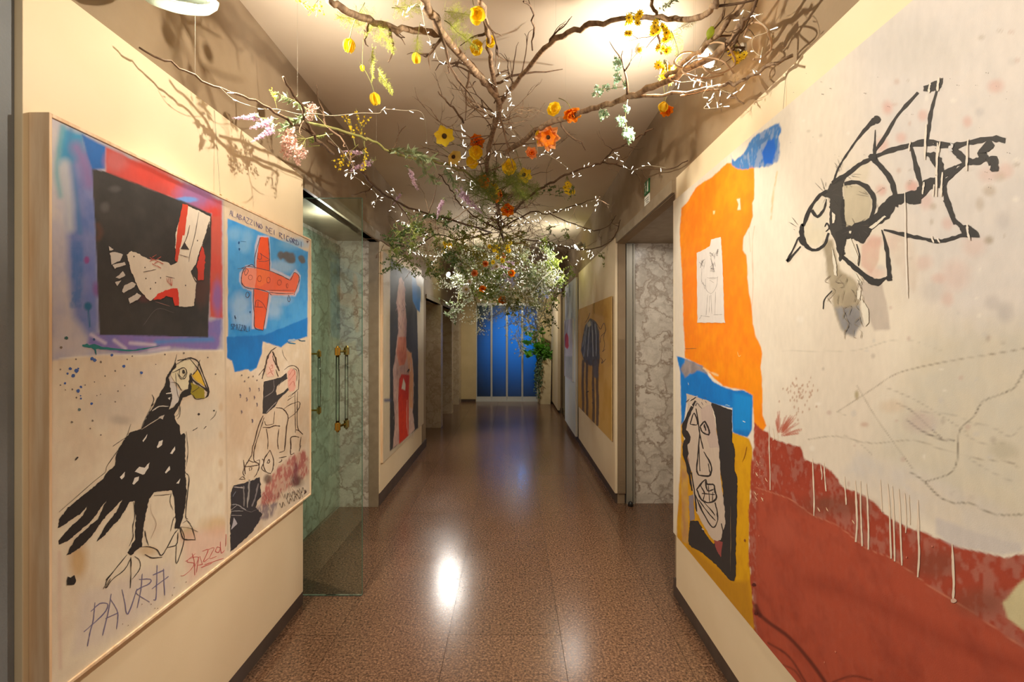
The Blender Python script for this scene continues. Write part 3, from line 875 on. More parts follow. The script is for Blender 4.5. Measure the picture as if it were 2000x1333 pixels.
    # smear at the foot of the right half
    C.fill(cJ([(1020, 640), (1250, 400), (1500, 190), (1700, 110), (1800, 300), (1790, 600), (1600, 760), (1350, 900), (1100, 1150), (850, 1320), (840, 1050), (950, 800)]), (168, 84, 78), 3.5, 4, 0.9, (188, 112, 100), 0.5)
    C.blob(*cJ([(1560, 720)])[0], 12, 12, (84, 58, 54), 0.8, 0.9); C.blob(*cJ([(970, 690)])[0], 8, 9, (84, 62, 52), 0.8, 0.8); C.blob(*cJ([(1540, 520)])[0], 5, 20, (120, 62, 72), 0.7, 0.9)
    C.fill(cK([(640, 330), (1150, 240), (1050, 480), (820, 620), (640, 760)]), (122, 106, 112), 3, 4, 0.9, (150, 134, 132), 0.6)
    C.build('canvas', t)

    # --- upper left figure
    k = Ink(XC)
    cream = (222, 207, 186)
    k.poly(cA([(1540, 1012), (1780, 1130)]) + cB([(1772, 20), (1740, 130), (1660, 290), (1620, 430), (1570, 500), (1632, 610), (1600, 880), (1440, 890), (1430, 720), (1330, 700), (1120, 825), (1010, 700), (930, 520), (868, 320), (920, 282), (1010, 312), (1110, 370), (1220, 380), (1330, 410), (1350, 440), (1420, 400), (1440, 320), (1400, 250), (1400, 100)]) + cA([(1440, 1180)]), cream, 0.5)
    k.poly(cA([(1480, 990), (1540, 1003), (1500, 1333)]) + cB([(1478, 110), (1425, 400), (1395, 390), (1420, 60)]), (204, 66, 42), 0.4)
    k.poly(cB([(1690, 220), (1725, 330), (1705, 600), (1652, 600), (1632, 450)]), (200, 58, 42), 0.6)
    k.poly(cB([(1770, -50), (1772, 120), (1690, 230), (1660, 300), (1720, 120)]), BLK, 0.4)
    k.poly(cB([(1160, 812), (1210, 740), (1350, 690), (1425, 680), (1440, 870), (1392, 872), (1370, 790), (1300, 770), (1240, 805)]), (220, 55, 34), 0.5)
    for pl in ([(690, 300), (760, 290), (830, 320), (800, 385), (710, 430)], [(720, 432), (850, 400), (862, 430), (740, 472)], [(750, 570), (830, 500), (862, 545), (790, 580)],
               [(745, 620), (812, 600), (770, 660)], [(822, 720), (850, 650), (930, 615), (972, 640), (955, 672), (840, 735)], [(890, 800), (985, 735), (1030, 765), (985, 812), (905, 852)], [(680, 228), (735, 265), (685, 280)]):
        k.poly(cB(pl), (206, 196, 184), 0.4)
    for (x, y) in ((950, 340), (1070, 460), (1080, 580), (1240, 572), (1185, 625), (1130, 690), (1510, 655), (1640, 168)):
        k.dot(*cB([(x, y)])[0], 1.1, (60, 48, 44), 1.7)
    k.stroke(cB([(1050, 510), (1190, 482)]), 1.3, (70, 52, 46)); k.stroke(cB([(1295, 555), (1395, 578)]), 1.2, (80, 50, 44))
    k.stroke(cA([(1655, 1080), (1610, 1333)]) + cB([(1560, 300), (1545, 400)]), 1.0, (60, 50, 46)); k.stroke(cB([(1555, 0), (1520, 140), (1460, 260)]), 1.6, (74, 46, 40))
    k.poly(cB([(1500, 188), (1552, 265), (1455, 262)]), (56, 48, 48), 0.3)
    k.stroke(cB([(1570, 500), (1600, 570), (1640, 640)]), 1.8, (60, 50, 48)); k.stroke(cB([(1440, 320), (1545, 350)]), 1.0, (80, 50, 44))
    for i in range(9):
        x, y = 1120 + 25 * (i % 5), 350 + 22 * (i // 2)
        k.stroke(cB([(x, y), (x + 50, y + 30 * (-1) ** i)]), 1.3, (186, 88, 74))
    for i in range(4):
        k.stroke(cB([(1300 + 20 * i, 570), (1320 + 15 * i, 620), (1360, 660)]), 0.8, (196, 90, 70))
    k.stroke(cB([(1050, 1090), (1200, 910), (1380, 950)]), 0.7, (110, 100, 100)); k.stroke(cB([(1180, 830), (1340, 880)]), 0.7, (170, 120, 110))
    k.build('red_white_figure', t, 'cream and red limb on a black square')

    # --- bird
    k = Ink(XC, 0.0009)
    body = cC([(1345, 205), (1292, 300), (1245, 370), (1235, 450), (1170, 560), (1110, 680), (1060, 760), (1000, 880), (970, 940), (850, 970), (800, 1040), (740, 1130), (700, 1230)]) + \
        cD([(690, 50), (600, 130), (560, 200), (400, 330), (180, 510), (80, 640), (75, 735), (150, 690), (240, 625), (310, 580), (392, 490), (340, 600), (170, 760), (80, 870), (78, 915), (170, 880), (300, 770), (430, 660), (490, 580), (604, 420), (500, 640), (400, 720), (250, 860), (160, 1030), (250, 990), (340, 920), (450, 800), (560, 640), (772, 420), (700, 560), (590, 700), (490, 880), (560, 830), (650, 720), (720, 660), (800, 540), (850, 450), (905, 440), (900, 560), (920, 600), (910, 700), (910, 850), (825, 1000), (862, 1032), (930, 965), (980, 930), (992, 800), (1003, 700), (1030, 550), (1060, 420), (1112, 345), (1312, 322), (1332, 420), (1340, 560), (1352, 650), (1335, 740), (1385, 740), (1422, 640), (1442, 560), (1468, 350), (1452, 150)]) + \
        cC([(1450, 1250), (1455, 1000), (1440, 978), (1402, 1000), (1390, 900), (1342, 830), (1330, 780), (1380, 690), (1420, 600), (1520, 560), (1545, 500), (1525, 400), (1500, 330), (1480, 500), (1412, 530), (1380, 600), (1335, 690), (1272, 722), (1312, 600), (1285, 420), (1268, 380), (1300, 320), (1352, 262)])
    k.poly(cC([(1330, 280), (1400, 200), (1500, 178), (1570, 225), (1530, 330), (1495, 490), (1420, 515), (1335, 420), (1295, 350)]), (226, 214, 178), 0.4)
    k.poly(body, (40, 36, 35), 0.45, 3)
    k.poly(cC([(1285, 350), (1345, 470), (1392, 525), (1372, 650), (1280, 712), (1312, 600), (1288, 480)]), (210, 202, 192), 0.4)
    k.poly(cC([(1580, 288), (1640, 380), (1675, 480), (1560, 405), (1525, 352)]), (226, 184, 58), 0.3)
    k.poly(cC([(1515, 430), (1660, 505), (1665, 605), (1550, 605), (1515, 545)]), (152, 136, 34), 0.5)
    for pl in (cC([(985, 1065), (1042, 990), (1030, 1030), (995, 1078)]), cC([(1142, 1130), (1168, 1070), (1207, 1055), (1197, 1110), (1150, 1142)]), cC([(1288, 1200), (1340, 1122), (1342, 1160), (1310, 1208)]),
               cD([(738, 180), (797, 122), (790, 172), (762, 207)]), cD([(903, 122), (950, 68), (1010, 80), (1062, 22), (1052, 80), (1000, 157)]), cD([(1228, 130), (1282, 58), (1286, 100), (1240, 142)]), cD([(1352, 250), (1397, 193), (1382, 252)]),
               cD([(880, 250), (900, 190), (950, 170), (940, 220), (890, 262)]), cC([(1240, 548), (1300, 535), (1298, 552), (1245, 556)]), cC([(1262, 600), (1290, 590), (1280, 620)])):
        k.poly(pl, (222, 214, 200), 0.25, 2)
    k.stroke(cC([(970, 945), (1100, 860), (1215, 790)]), 1.3, (190, 178, 160)); k.stroke(cC([(1090, 740), (1170, 690), (1270, 690)]), 2.2, (200, 192, 180)); k.poly(cC([(1160, 810), (1225, 780), (1205, 832)]), (190, 178, 164), 0.3, 2)
    k.stroke(cD([(905, 150), (960, 165), (1010, 150)]), 1.4, (40, 36, 35))
    dk = (48, 40, 36)
    for pts, w in ((cC([(1365, 192), (1440, 180), (1510, 165), (1590, 205), (1640, 330), (1700, 500), (1690, 590)]), 2.0), (cC([(1500, 170), (1600, 300), (1650, 420), (1700, 540)]), 1.6), (cC([(1610, 185), (1580, 290), (1530, 350)]), 1.4),
                   (cC([(1510, 330), (1530, 400), (1640, 480), (1700, 530)]), 3.2), (cC([(1700, 480), (1700, 560), (1670, 600)]), 3.5), (cC([(1310, 322), (1350, 308), (1430, 270), (1465, 310), (1450, 380), (1400, 390), (1365, 330)]), 1.6),
                   (cC([(1390, 290), (1385, 350), (1420, 380), (1450, 340), (1430, 290)]), 1.4), (cC([(1330, 250), (1420, 195), (1500, 180)]), 1.2), (cC([(1345, 330), (1360, 520), (1380, 600)]), 1.0), (cC([(1290, 430), (1360, 440), (1410, 520)]), 1.1),
                   (cC([(1530, 560), (1570, 610), (1660, 600)]), 1.3), (cC([(1520, 540), (1600, 480), (1560, 440)]), 1.0), (cC([(1360, 125), (1330, 240), (1300, 300)]), 1.0), (cC([(1390, 640), (1380, 760), (1345, 800)]), 0.9), (cC([(1400, 690), (1390, 790), (1360, 830)]), 0.8),
                   (cC([(860, 880), (800, 1050), (690, 1210), (600, 1340)]) + cD([(580, 130), (480, 210), (80, 560)]), 0.9), (cC([(660, 1125), (740, 1070), (820, 1020)]), 1.2), (cC([(1080, 700), (1000, 860), (970, 950)]), 0.9), (cC([(1090, 560), (1110, 620), (1080, 690), (1110, 660)]), 1.2),
                   (cE([(820, 20), (700, 170), (600, 300), (590, 382), (660, 290), (790, 185), (862, 60)]), 1.5), (cE([(860, 50), (862, 200), (855, 385)]), 1.6), (cE([(870, 290), (915, 240), (962, 160), (950, 80), (900, 40)]), 1.3), (cE([(590, 300), (640, 240)]), 2.4),
                   (cD([(1380, 740), (1330, 800), (1250, 950), (1190, 1030), (1140, 965), (1050, 935), (950, 940)]), 1.5), (cD([(1200, 1050), (1090, 1055), (1010, 1020)]), 1.8), (cD([(1250, 945), (1355, 910), (1372, 780)]), 1.5), (cD([(1352, 900), (1355, 1120), (1440, 860), (1400, 720)]), 1.2),
                   (cD([(1390, 720), (1410, 800), (1440, 855), (1565, 860)]), 1.8), (cD([(1560, 855), (1520, 720), (1460, 640)]), 1.3), (cD([(1420, 680), (1470, 655), (1510, 690)]), 0.9), (cD([(1400, 720), (1500, 735), (1590, 775)]), 0.7),
                   (cD([(890, 450), (903, 600), (880, 720), (884, 830), (840, 930)]), 1.2), (cD([(1010, 760), (1025, 840), (1052, 925)]), 1.6), (cD([(1300, 350), (1285, 450), (1320, 540)]), 1.0), (cD([(1450, 130), (1492, 190), (1470, 400), (1455, 600), (1480, 640)]), 1.3),
                   (cD([(1110, 380), (1200, 375), (1290, 365)]), 1.0), (cD([(1290, 770), (1320, 640), (1340, 610)]), 0.9), (cC([(1460, 960), (1480, 1170), (1460, 1340)]), 0.8)):
        k.stroke(pts, w, dk, 0.15, 0.6)
    k.dot(*cC([(1430, 312)])[0], 3.2, (60, 54, 48), 4.2)
    k.stroke(cD([(1075, 470), (1080, 560), (1135, 690), (1075, 850)]), 0.6, (150, 120, 96))
    k.poly(cE([(170, 262), (205, 272), (245, 242), (262, 300), (240, 352), (165, 352), (162, 310)]), (38, 34, 33), 0.4)
    k.stroke(cE([(560, 400), (640, 280)]), 2.5, (130, 116, 96), 0.4, 0.3)
    k.build('bird_figure', t, 'black bird with yellow beak')

    # --- splatters, wave line
    k = Ink(XC, 0.0007)
    k.stroke(cC([(335, 28), (460, 42), (600, 62), (850, 82), (1000, 66), (1180, 30)]), [9, 8, 4, 3, 3, 1], (24, 118, 118)); k.stroke(cC([(465, 55), (478, 90), (486, 130)]), 2.2, (24, 110, 116))
    for (x, y, r) in ((440, 170, 3.6), (470, 188, 3.6), (205, 282, 3.2), (272, 302, 4), (290, 280, 2), (235, 357, 3.8), (175, 332, 2.4), (147, 440, 2.4), (290, 520, 3.8), (320, 480, 2.6), (320, 605, 2), (435, 660, 2.8), (785, 255, 3), (975, 325, 3), (655, 132, 3), (316, 575, 1.6)):
        k.dot(*cC([(x, y)])[0], r, (62, 96, 164))
    k.dot(*cC([(300, 725)])[0], 3.2, (100, 116, 116))
    for (x, y, r) in ((105, 50, 2.6), (95, 290, 1.8), (265, 180, 1.6), (535, 210, 2.4), (690, 305, 2), (225, 505, 1.8), (270, 595, 1.8), (580, 360, 1.6), (690, 640, 1.6), (720, 525, 1.6), (465, 425, 1.3), (220, 860, 2.4), (445, 845, 2), (420, 930, 1.6), (535, 1000, 1.6), (795, 465, 1.2), (820, 180, 1.6), (875, 145, 1.6), (1130, 235, 1.2), (1230, 128, 1.8), (1435, 112, 2), (1695, 160, 1.6), (1780, 340, 1.6), (95, 460, 1.6), (148, 512, 1.2), (363, 458, 1.3), (490, 572, 1.2), (530, 560, 1.2)):
        k.dot(*cC([(x, y)])[0], r, (122, 108, 96))
    k.stroke(cC([(255, 1275), (288, 1238)]), 2.6, (60, 50, 44)); k.dot(*cC([(1598, 775)])[0], 2.4, (52, 44, 40)); k.dot(*cC([(1763, 736)])[0], 1.6, (60, 52, 46))
    k.stroke(cC([(1530, 955), (1585, 920)]), 1.6, (60, 50, 44)); k.stroke(cC([(1650, 935), (1680, 905)]), 1.4, (70, 60, 52)); k.stroke(cC([(1720, 840), (1770, 790), (1790, 740)]), 0.9, (90, 80, 70))
    k.dot(*cB([(215, 1225)])[0], 3.2, (40, 90, 84)); k.dot(*cB([(515, 1240)])[0], 2.4, (50, 80, 130))
    for (x, y) in ((400, 950), (770, 775), (1310, 462), (1120, 605), (1150, 605), (1080, 560), (980, 560), (830, 790), (1330, 380), (1460, 320)):
        k.dot(*cE([(x, y)])[0], 0.9, (116, 84, 66))
    k.build('paint_splatter', t)

    # --- lettering
    k = Ink(XC, 0.0008)
    g = (112, 104, 132)
    for pts in ([(472, 540), (452, 740), (420, 860), (390, 1015)], [(425, 640), (520, 555), (600, 552), (605, 600), (540, 690), (350, 860)], [(648, 445), (620, 620), (555, 900)], [(640, 505), (700, 600), (722, 680), (705, 830)], [(585, 715), (725, 650)],
                [(765, 400), (795, 540), (830, 665), (930, 390)], [(985, 228), (970, 400), (930, 600)], [(950, 290), (1070, 288), (1060, 335), (915, 425), (1062, 535)], [(1145, 135), (1135, 480), (1105, 512)], [(1215, 175), (1228, 462)], [(1098, 245), (1222, 188)], [(1088, 392), (1270, 258)]):
        k.stroke(cE(pts), 1.5, g, 0.15, 0.7)
        k.stroke([(x + 0.6, y + 0.8) for x, y in cE(pts)], 0.7, (130, 122, 150), 0.3, 0.6)
    r = (198, 78, 76)
    for pts in ([(1560, 1010), (1470, 1095), (1545, 1115), (1515, 1180), (1440, 1245), (1400, 1250)], [(1525, 1005), (1550, 1100), (1555, 1245)], [(1455, 1095), (1520, 1055), (1595, 1052), (1555, 1150)], [(1600, 1045), (1572, 1215)], [(1610, 1040), (1640, 1130)], [(1580, 1140), (1640, 1125)],
                [(1635, 985), (1700, 970), (1650, 1095), (1705, 1060)], [(1700, 965), (1765, 950), (1715, 1060), (1790, 1040)], [(1800, 935), (1780, 985), (1815, 995), (1830, 950), (1800, 935)], [(1832, 880), (1842, 1000), (1880, 972)], [(1895, 800), (1890, 932)], [(1620, 1162), (1740, 1115)], [(1660, 1130), (1870, 1060)]):
        k.stroke(cD(pts), 0.9, r, 0.15, 0.8)
    write(k, 'ALABAZZINO DEI RICORDI', cF([(185, 320)])[0], cF([(1680, 985)])[0], 10.5, 0.75, (88, 84, 136), 0.15)
    write(k, 'SPAZZOLI', cH([(215, 140)])[0], cH([(620, 190)])[0], 11, 0.85, (44, 66, 100), 0.3)
    for (x, y) in ((1300, 1000), (1400, 960), (1500, 930), (1600, 880), (1350, 1100), (1450, 1050), (1560, 1000), (1200, 1180)):
        p = cJ([(x, y), (x + 50, y + 90), (x + 70, y - 20), (x + 110, y + 60)])
        k.stroke(p, 0.8, (84, 62, 48), 0.2, 0.7)
    k.poly(cJ([(1700, 1000), (1725, 900), (1750, 960)]), (84, 60, 50), 0.2, 2); k.poly(cF([(1755, 835), (1795, 845), (1775, 890)]), (120, 80, 80), 0.2, 2)
    k.build('lettering', t, 'scrawled capital letters in blue grey and red')

    # --- airplane
    k = Ink(XC, 0.0009)
    k.poly(cF([(820, 765), (970, 772), (985, 1000)]) + cG([(1000, 200), (735, 160), (735, 20)]) + cF([(768, 1020)]), (240, 82, 14), 0.25)
    k.poly(cG([(690, 560), (985, 650), (960, 900), (900, 1230)]) + cH([(865, 155), (700, 100)]) + cG([(692, 900)]), (236, 86, 34), 0.25)
    k.poly(cG([(1000, 612), (1520, 640), (1500, 695), (1010, 690)]), (230, 150, 132), 0.25)
    k.poly(cG([(440, 260), (530, 140), (735, 150), (1010, 205), (1400, 385), (1432, 340), (1520, 225), (1592, 290), (1590, 420), (1520, 645), (1000, 610), (735, 566), (480, 505), (430, 420)]), (236, 96, 52), 0.25)
    k.poly(cG([(440, 260), (530, 140), (735, 150), (735, 330), (700, 560), (480, 505), (430, 420)]), (238, 140, 112), 0.3)
    k.poly(cG([(745, 160), (1000, 205), (990, 420), (800, 520), (745, 480)]), (244, 112, 48), 0.4)
    dk = (84, 50, 60)
    for pts, w in ((cG([(520, 130), (470, 190), (435, 300), (430, 430), (490, 520), (620, 570), (740, 570), (940, 620), (1040, 690)]), 1.4), (cG([(430, 150), (560, 110), (700, 130), (900, 180), (1050, 220), (1400, 375)]), 1.2), (cG([(1040, 215), (1250, 300), (1420, 390), (1500, 240), (1590, 290), (1600, 420), (1520, 640), (1500, 700)]), 1.2),
                   (cG([(950, 600), (1200, 600), (1500, 600)]), 0.8), (cG([(1000, 640), (1250, 665), (1490, 660)]), 1.2), (cF([(815, 770), (750, 980), (700, 1200)]) + cG([(700, 160)]), 1.1), (cF([(975, 780), (1000, 1100)]) + cG([(1005, 190)]), 1.2), (cG([(680, 580), (670, 800), (690, 1100)]) + cH([(700, 105), (870, 165)]), 1.2), (cG([(985, 660), (950, 950), (900, 1250)]) + cH([(870, 165)]), 1.2),
                   (cF([(770, 1090), (760, 1200), (830, 1210), (830, 1100)]), 0.9), (cF([(800, 1090), (900, 1160), (1010, 1225)]), 0.9), (cF([(780, 1255), (900, 1260), (1010, 1230)]), 0.9), (cG([(700, 940), (740, 800), (860, 860), (940, 1010)]), 1.0), (cG([(710, 935), (870, 945)]), 0.9), (cG([(765, 820), (765, 940)]), 0.8),
                   (cG([(525, 150), (490, 240), (520, 290), (570, 200), (525, 150)]), 0.9), (cG([(530, 120), (640, 75), (700, 125)]), 1.3), (cG([(350, 160), (480, 150)]), 0.7), (cG([(530, 640), (515, 710), (550, 750), (590, 700), (570, 640), (530, 640)]), 1.0), (cG([(1390, 690), (1370, 790), (1400, 830), (1420, 780), (1390, 690)]), 0.8)):
        k.stroke(pts, w, dk, 0.15, 0.8)
    for (x, y, a, b) in ((610, 335, 42, 50), (795, 360, 40, 62), (978, 390, 38, 58), (1200, 440, 42, 55), (1360, 505, 18, 46)):
        k.stroke(cG([(x + a * math.cos(q), y + b * math.sin(q)) for q in np.linspace(0.4, 6.5, 8)]), 0.9, (150, 44, 26), 0.15, 0.8, 3)
    for (x, y) in ((375, 880), (385, 1010)):
        k.dot(*cF([(x, y)])[0], 1.5, (10, 80, 140), 2.8)
    k.stroke(cF([(400, 850), (520, 860)]), 0.8, (20, 90, 150)); k.stroke(cG([(290, 1110), (310, 1180)]), 1.8, (30, 60, 100)); k.dot(*cG([(605, 1040)])[0], 1.3, (30, 80, 130), 2.4)
    k.stroke(cH([(1590, 345), (1640, 375), (1730, 378)]), 2.2, (60, 86, 100)); k.stroke(cH([(1370, 415), (1530, 435)]), 2.4, (20, 110, 150)); k.stroke(cH([(1370, 370), (1530, 360)]), 4.5, (150, 170, 190))
    k.build('airplane_figure', t, 'red airplane on blue sky')

    # --- seated musician
    k = Ink(XC, 0.0009)
    k.poly(cH([(960, 720), (1040, 615), (1085, 700), (1115, 900), (1090, 1100), (950, 1110), (930, 980)]), (222, 184, 162), 0.3)
    k.poly(cH([(890, 1205), (1070, 1160), (1230, 1120), (1350, 1030), (1362, 1150)]) + cI([(1160, 40), (1132, 150), (1150, 235), (1260, 190), (1375, 80), (1392, 130), (1262, 250), (1170, 350), (1110, 470), (940, 610), (860, 605), (882, 0)]), (56, 51, 50), 0.3)
    k.poly(cH([(1375, 1000), (1450, 930), (1540, 1000), (1530, 1333)]) + cI([(1500, 150), (1410, 165)]) + cH([(1372, 1250)]), (222, 164, 144), 0.3)
    dk = (74, 54, 44)
    for pts, w in ((cH([(1040, 580), (965, 700), (930, 850), (900, 950), (850, 1150)]), 2.6), (cH([(1060, 590), (1120, 720), (1155, 880), (1200, 990)]), 2.4), (cH([(1000, 640), (940, 780), (910, 930), (870, 1080)]), 2.2), (cH([(1080, 620), (1070, 720), (1130, 870)]), 1.8), (cH([(1020, 590), (1140, 505)]), 1.4), (cH([(900, 930), (780, 1080)]), 1.1), (cH([(1130, 960), (1180, 1110)]), 1.2),
                   (cH([(1300, 970), (1380, 905), (1470, 880), (1560, 920), (1600, 1010), (1590, 1333)]) + cI([(1560, 130), (1420, 270)]), 1.3), (cH([(1480, 935), (1560, 990), (1555, 1200)]), 0.8), (cH([(1260, 560), (1290, 680), (1360, 780)]), 0.5),
                   (cI([(870, 650), (780, 850), (700, 1150), (650, 1333)]), 1.6), (cI([(890, 690), (830, 880), (735, 1180), (700, 1333)]), 1.3), (cI([(865, 885), (1000, 890), (1100, 858), (1215, 862)]), 2.0), (cI([(900, 760), (935, 840), (1080, 820)]), 0.9), (cI([(940, 920), (970, 1150), (960, 1333)]), 1.3), (cI([(1195, 920), (1165, 1150), (1180, 1333)]), 1.2), (cI([(1105, 560), (1080, 820)]), 0.8),
                   (cI([(1130, 490), (1250, 500), (1340, 580), (1382, 700), (1350, 870), (1310, 1333)]), 1.8), (cI([(1372, 715), (1500, 620), (1600, 500), (1605, 370), (1420, 425), (1280, 520)]), 1.2), (cI([(1520, 160), (1522, 560), (1530, 1000)]), 1.0), (cI([(1572, 150), (1565, 560), (1575, 890), (1680, 1030)]), 1.1), (cI([(1380, 265), (1540, 160)]), 0.9), (cI([(1365, 340), (1500, 250)]), 1.0),
                   (cI([(1440, 1333), (1430, 1115), (1500, 1070), (1610, 1090)]), 1.7), (cI([(1645, 1080), (1615, 1290)]), 1.2), (cI([(1540, 935), (1600, 960), (1680, 1030)]), 1.3),
                   (cJ([(660, 0), (640, 180), (580, 300), (500, 450), (510, 590)]), 1.7), (cJ([(705, 0), (680, 180), (690, 320), (790, 400), (750, 560), (690, 650)]), 1.5), (cJ([(470, 300), (485, 450), (460, 560), (495, 630)]), 1.2), (cJ([(480, 440), (640, 425), (790, 400)]), 1.4), (cJ([(580, 310), (680, 345), (790, 300), (795, 400)]), 1.2), (cJ([(1010, 100), (900, 270), (880, 420), (940, 545), (1030, 580)]), 1.5), (cJ([(1010, 100), (1080, 280), (1070, 480), (1020, 580)]), 1.2),
                   (cJ([(850, 280), (890, 330), (840, 470), (930, 555)]), 1.3), (cJ([(950, 360), (990, 290), (1000, 350), (950, 370)]), 1.1), (cJ([(600, 520), (590, 460), (640, 450), (630, 510)]), 1.1), (cJ([(1310, 0), (1300, 110), (1200, 150)]), 1.4), (cJ([(1190, 262), (1345, 232)]), 1.8), (cJ([(1432, 0), (1430, 185), (1500, 160)]), 1.3), (cJ([(1600, 130), (1640, 0)]), 1.1), (cJ([(380, 700), (450, 640), (500, 690), (400, 690)]), 1.0), (cJ([(1190, 350), (1240, 330), (1250, 290)]), 1.2)):
        k.stroke(pts, w, dk, 0.18, 0.7)
    for pts in ([(1020, 900), (1050, 860), (1060, 920), (1020, 950)], [(990, 900), (1030, 990), (1080, 980)], [(960, 1060), (1020, 1010), (1080, 1080)], [(1400, 1080), (1480, 960), (1510, 1040), (1390, 1200)], [(1400, 1290), (1480, 1200), (1510, 1300)]):
        k.stroke(cH(pts), 0.9, (196, 108, 92), 0.15, 0.8)
    k.stroke(cI([(880, 280), (1000, 210), (1070, 150), (1100, 40)]), 1.4, (130, 120, 116)); k.stroke(cI([(1140, 370), (1060, 450), (930, 590)]), 1.8, (150, 138, 130)); k.stroke(cH([(1080, 1170), (1090, 1333)]), 1.2, (120, 112, 108)); k.stroke(cH([(1180, 1300), (1260, 1180)]), 1.0, (130, 120, 112))
    k.poly(cJ([(268, 822), (480, 770), (690, 700), (790, 640), (812, 750), (820, 1050), (740, 1150), (725, 1250)]) + cK([(720, 330), (850, 470), (740, 690), (610, 870), (202, 1240), (205, 700), (212, 300)]) + cJ([(218, 1100), (222, 960)]), (52, 49, 53), 0.6)
    for pts, w, c in ((cJ([(470, 830), (478, 1040), (482, 1250)]), 3.0, (122, 116, 112)), (cJ([(585, 700), (572, 980), (540, 1270)]), 3.4, (150, 144, 138)), (cJ([(770, 780), (700, 1080), (640, 1250)]), 2.4, (124, 116, 116)), (cJ([(270, 850), (470, 870)]), 2.2, (160, 150, 146)), (cJ([(250, 1050), (310, 940)]), 1.2, (110, 112, 120)),
                      (cK([(210, 412), (330, 402), (460, 405)]), 1.1, (176, 170, 166)), (cK([(210, 492), (430, 496)]), 1.1, (170, 164, 160)), (cK([(230, 275), (330, 275), (520, 380)]), 2.2, (142, 138, 138)), (cK([(210, 385), (330, 290)]), 0.9, (170, 164, 160)), (cK([(400, 340), (600, 420), (720, 380)]), 1.0, (120, 112, 112))):
        k.stroke(pts, w, c, 0.2, 0.7)
    k.poly(cK([(272, 528), (342, 662), (215, 790)]), (172, 166, 170), 0.2, 2)
    for i in range(46):
        x, y = k.rnd.uniform(700, 1500), 0
        y = 1150 - (x - 700) * 0.62 + k.rnd.uniform(-60, 240)
        k.stroke(cJ([(x, y), (x + k.rnd.uniform(-60, 60), y + k.rnd.uniform(40, 120))]), 0.6, k.rnd.choice([(206, 184, 170), (120, 96, 90), (190, 150, 138)]), 0.2, 0.6, 2)
    for (x, y) in ((600, 120), (405, 250), (535, 320), (745, 430), (430, 580), (650, 760), (690, 280), (785, 120)):
        k.stroke(cI([(x - 10, y - 45), (x + 5, y), (x - 4, y + 35)]), 1.2, (92, 80, 104), 0.3, 0.5)
    for (x, y) in ((430, 1080), (570, 1120), (490, 1200), (740, 1180), (660, 1100)):
        k.dot(*cH([(x, y)])[0], 0.9, (96, 84, 90), 1.8)
    k.build('musician_figure', t, 'line drawing of a seated musician')
    # hanging wire with its hook
    wr_ = MB(); p = at(427, 384, 1.0)
    Yw = F * -1.205 / (430 - VX)
    wr_.tube([(-1.2287, Yw, 2.535), (-1.205, Yw, 2.19)], 0.0008, 5)
    wo = wr_.build('hanging_wire', M_STEEL, t)
    MB().lathe([(0.004, 0), (0.008, 0.004), (0.008, 0.010), (0.003, 0.016)], 10, (-1.205, Yw, 2.172)).build('hook', M_BRASS, wo)
left_painting()
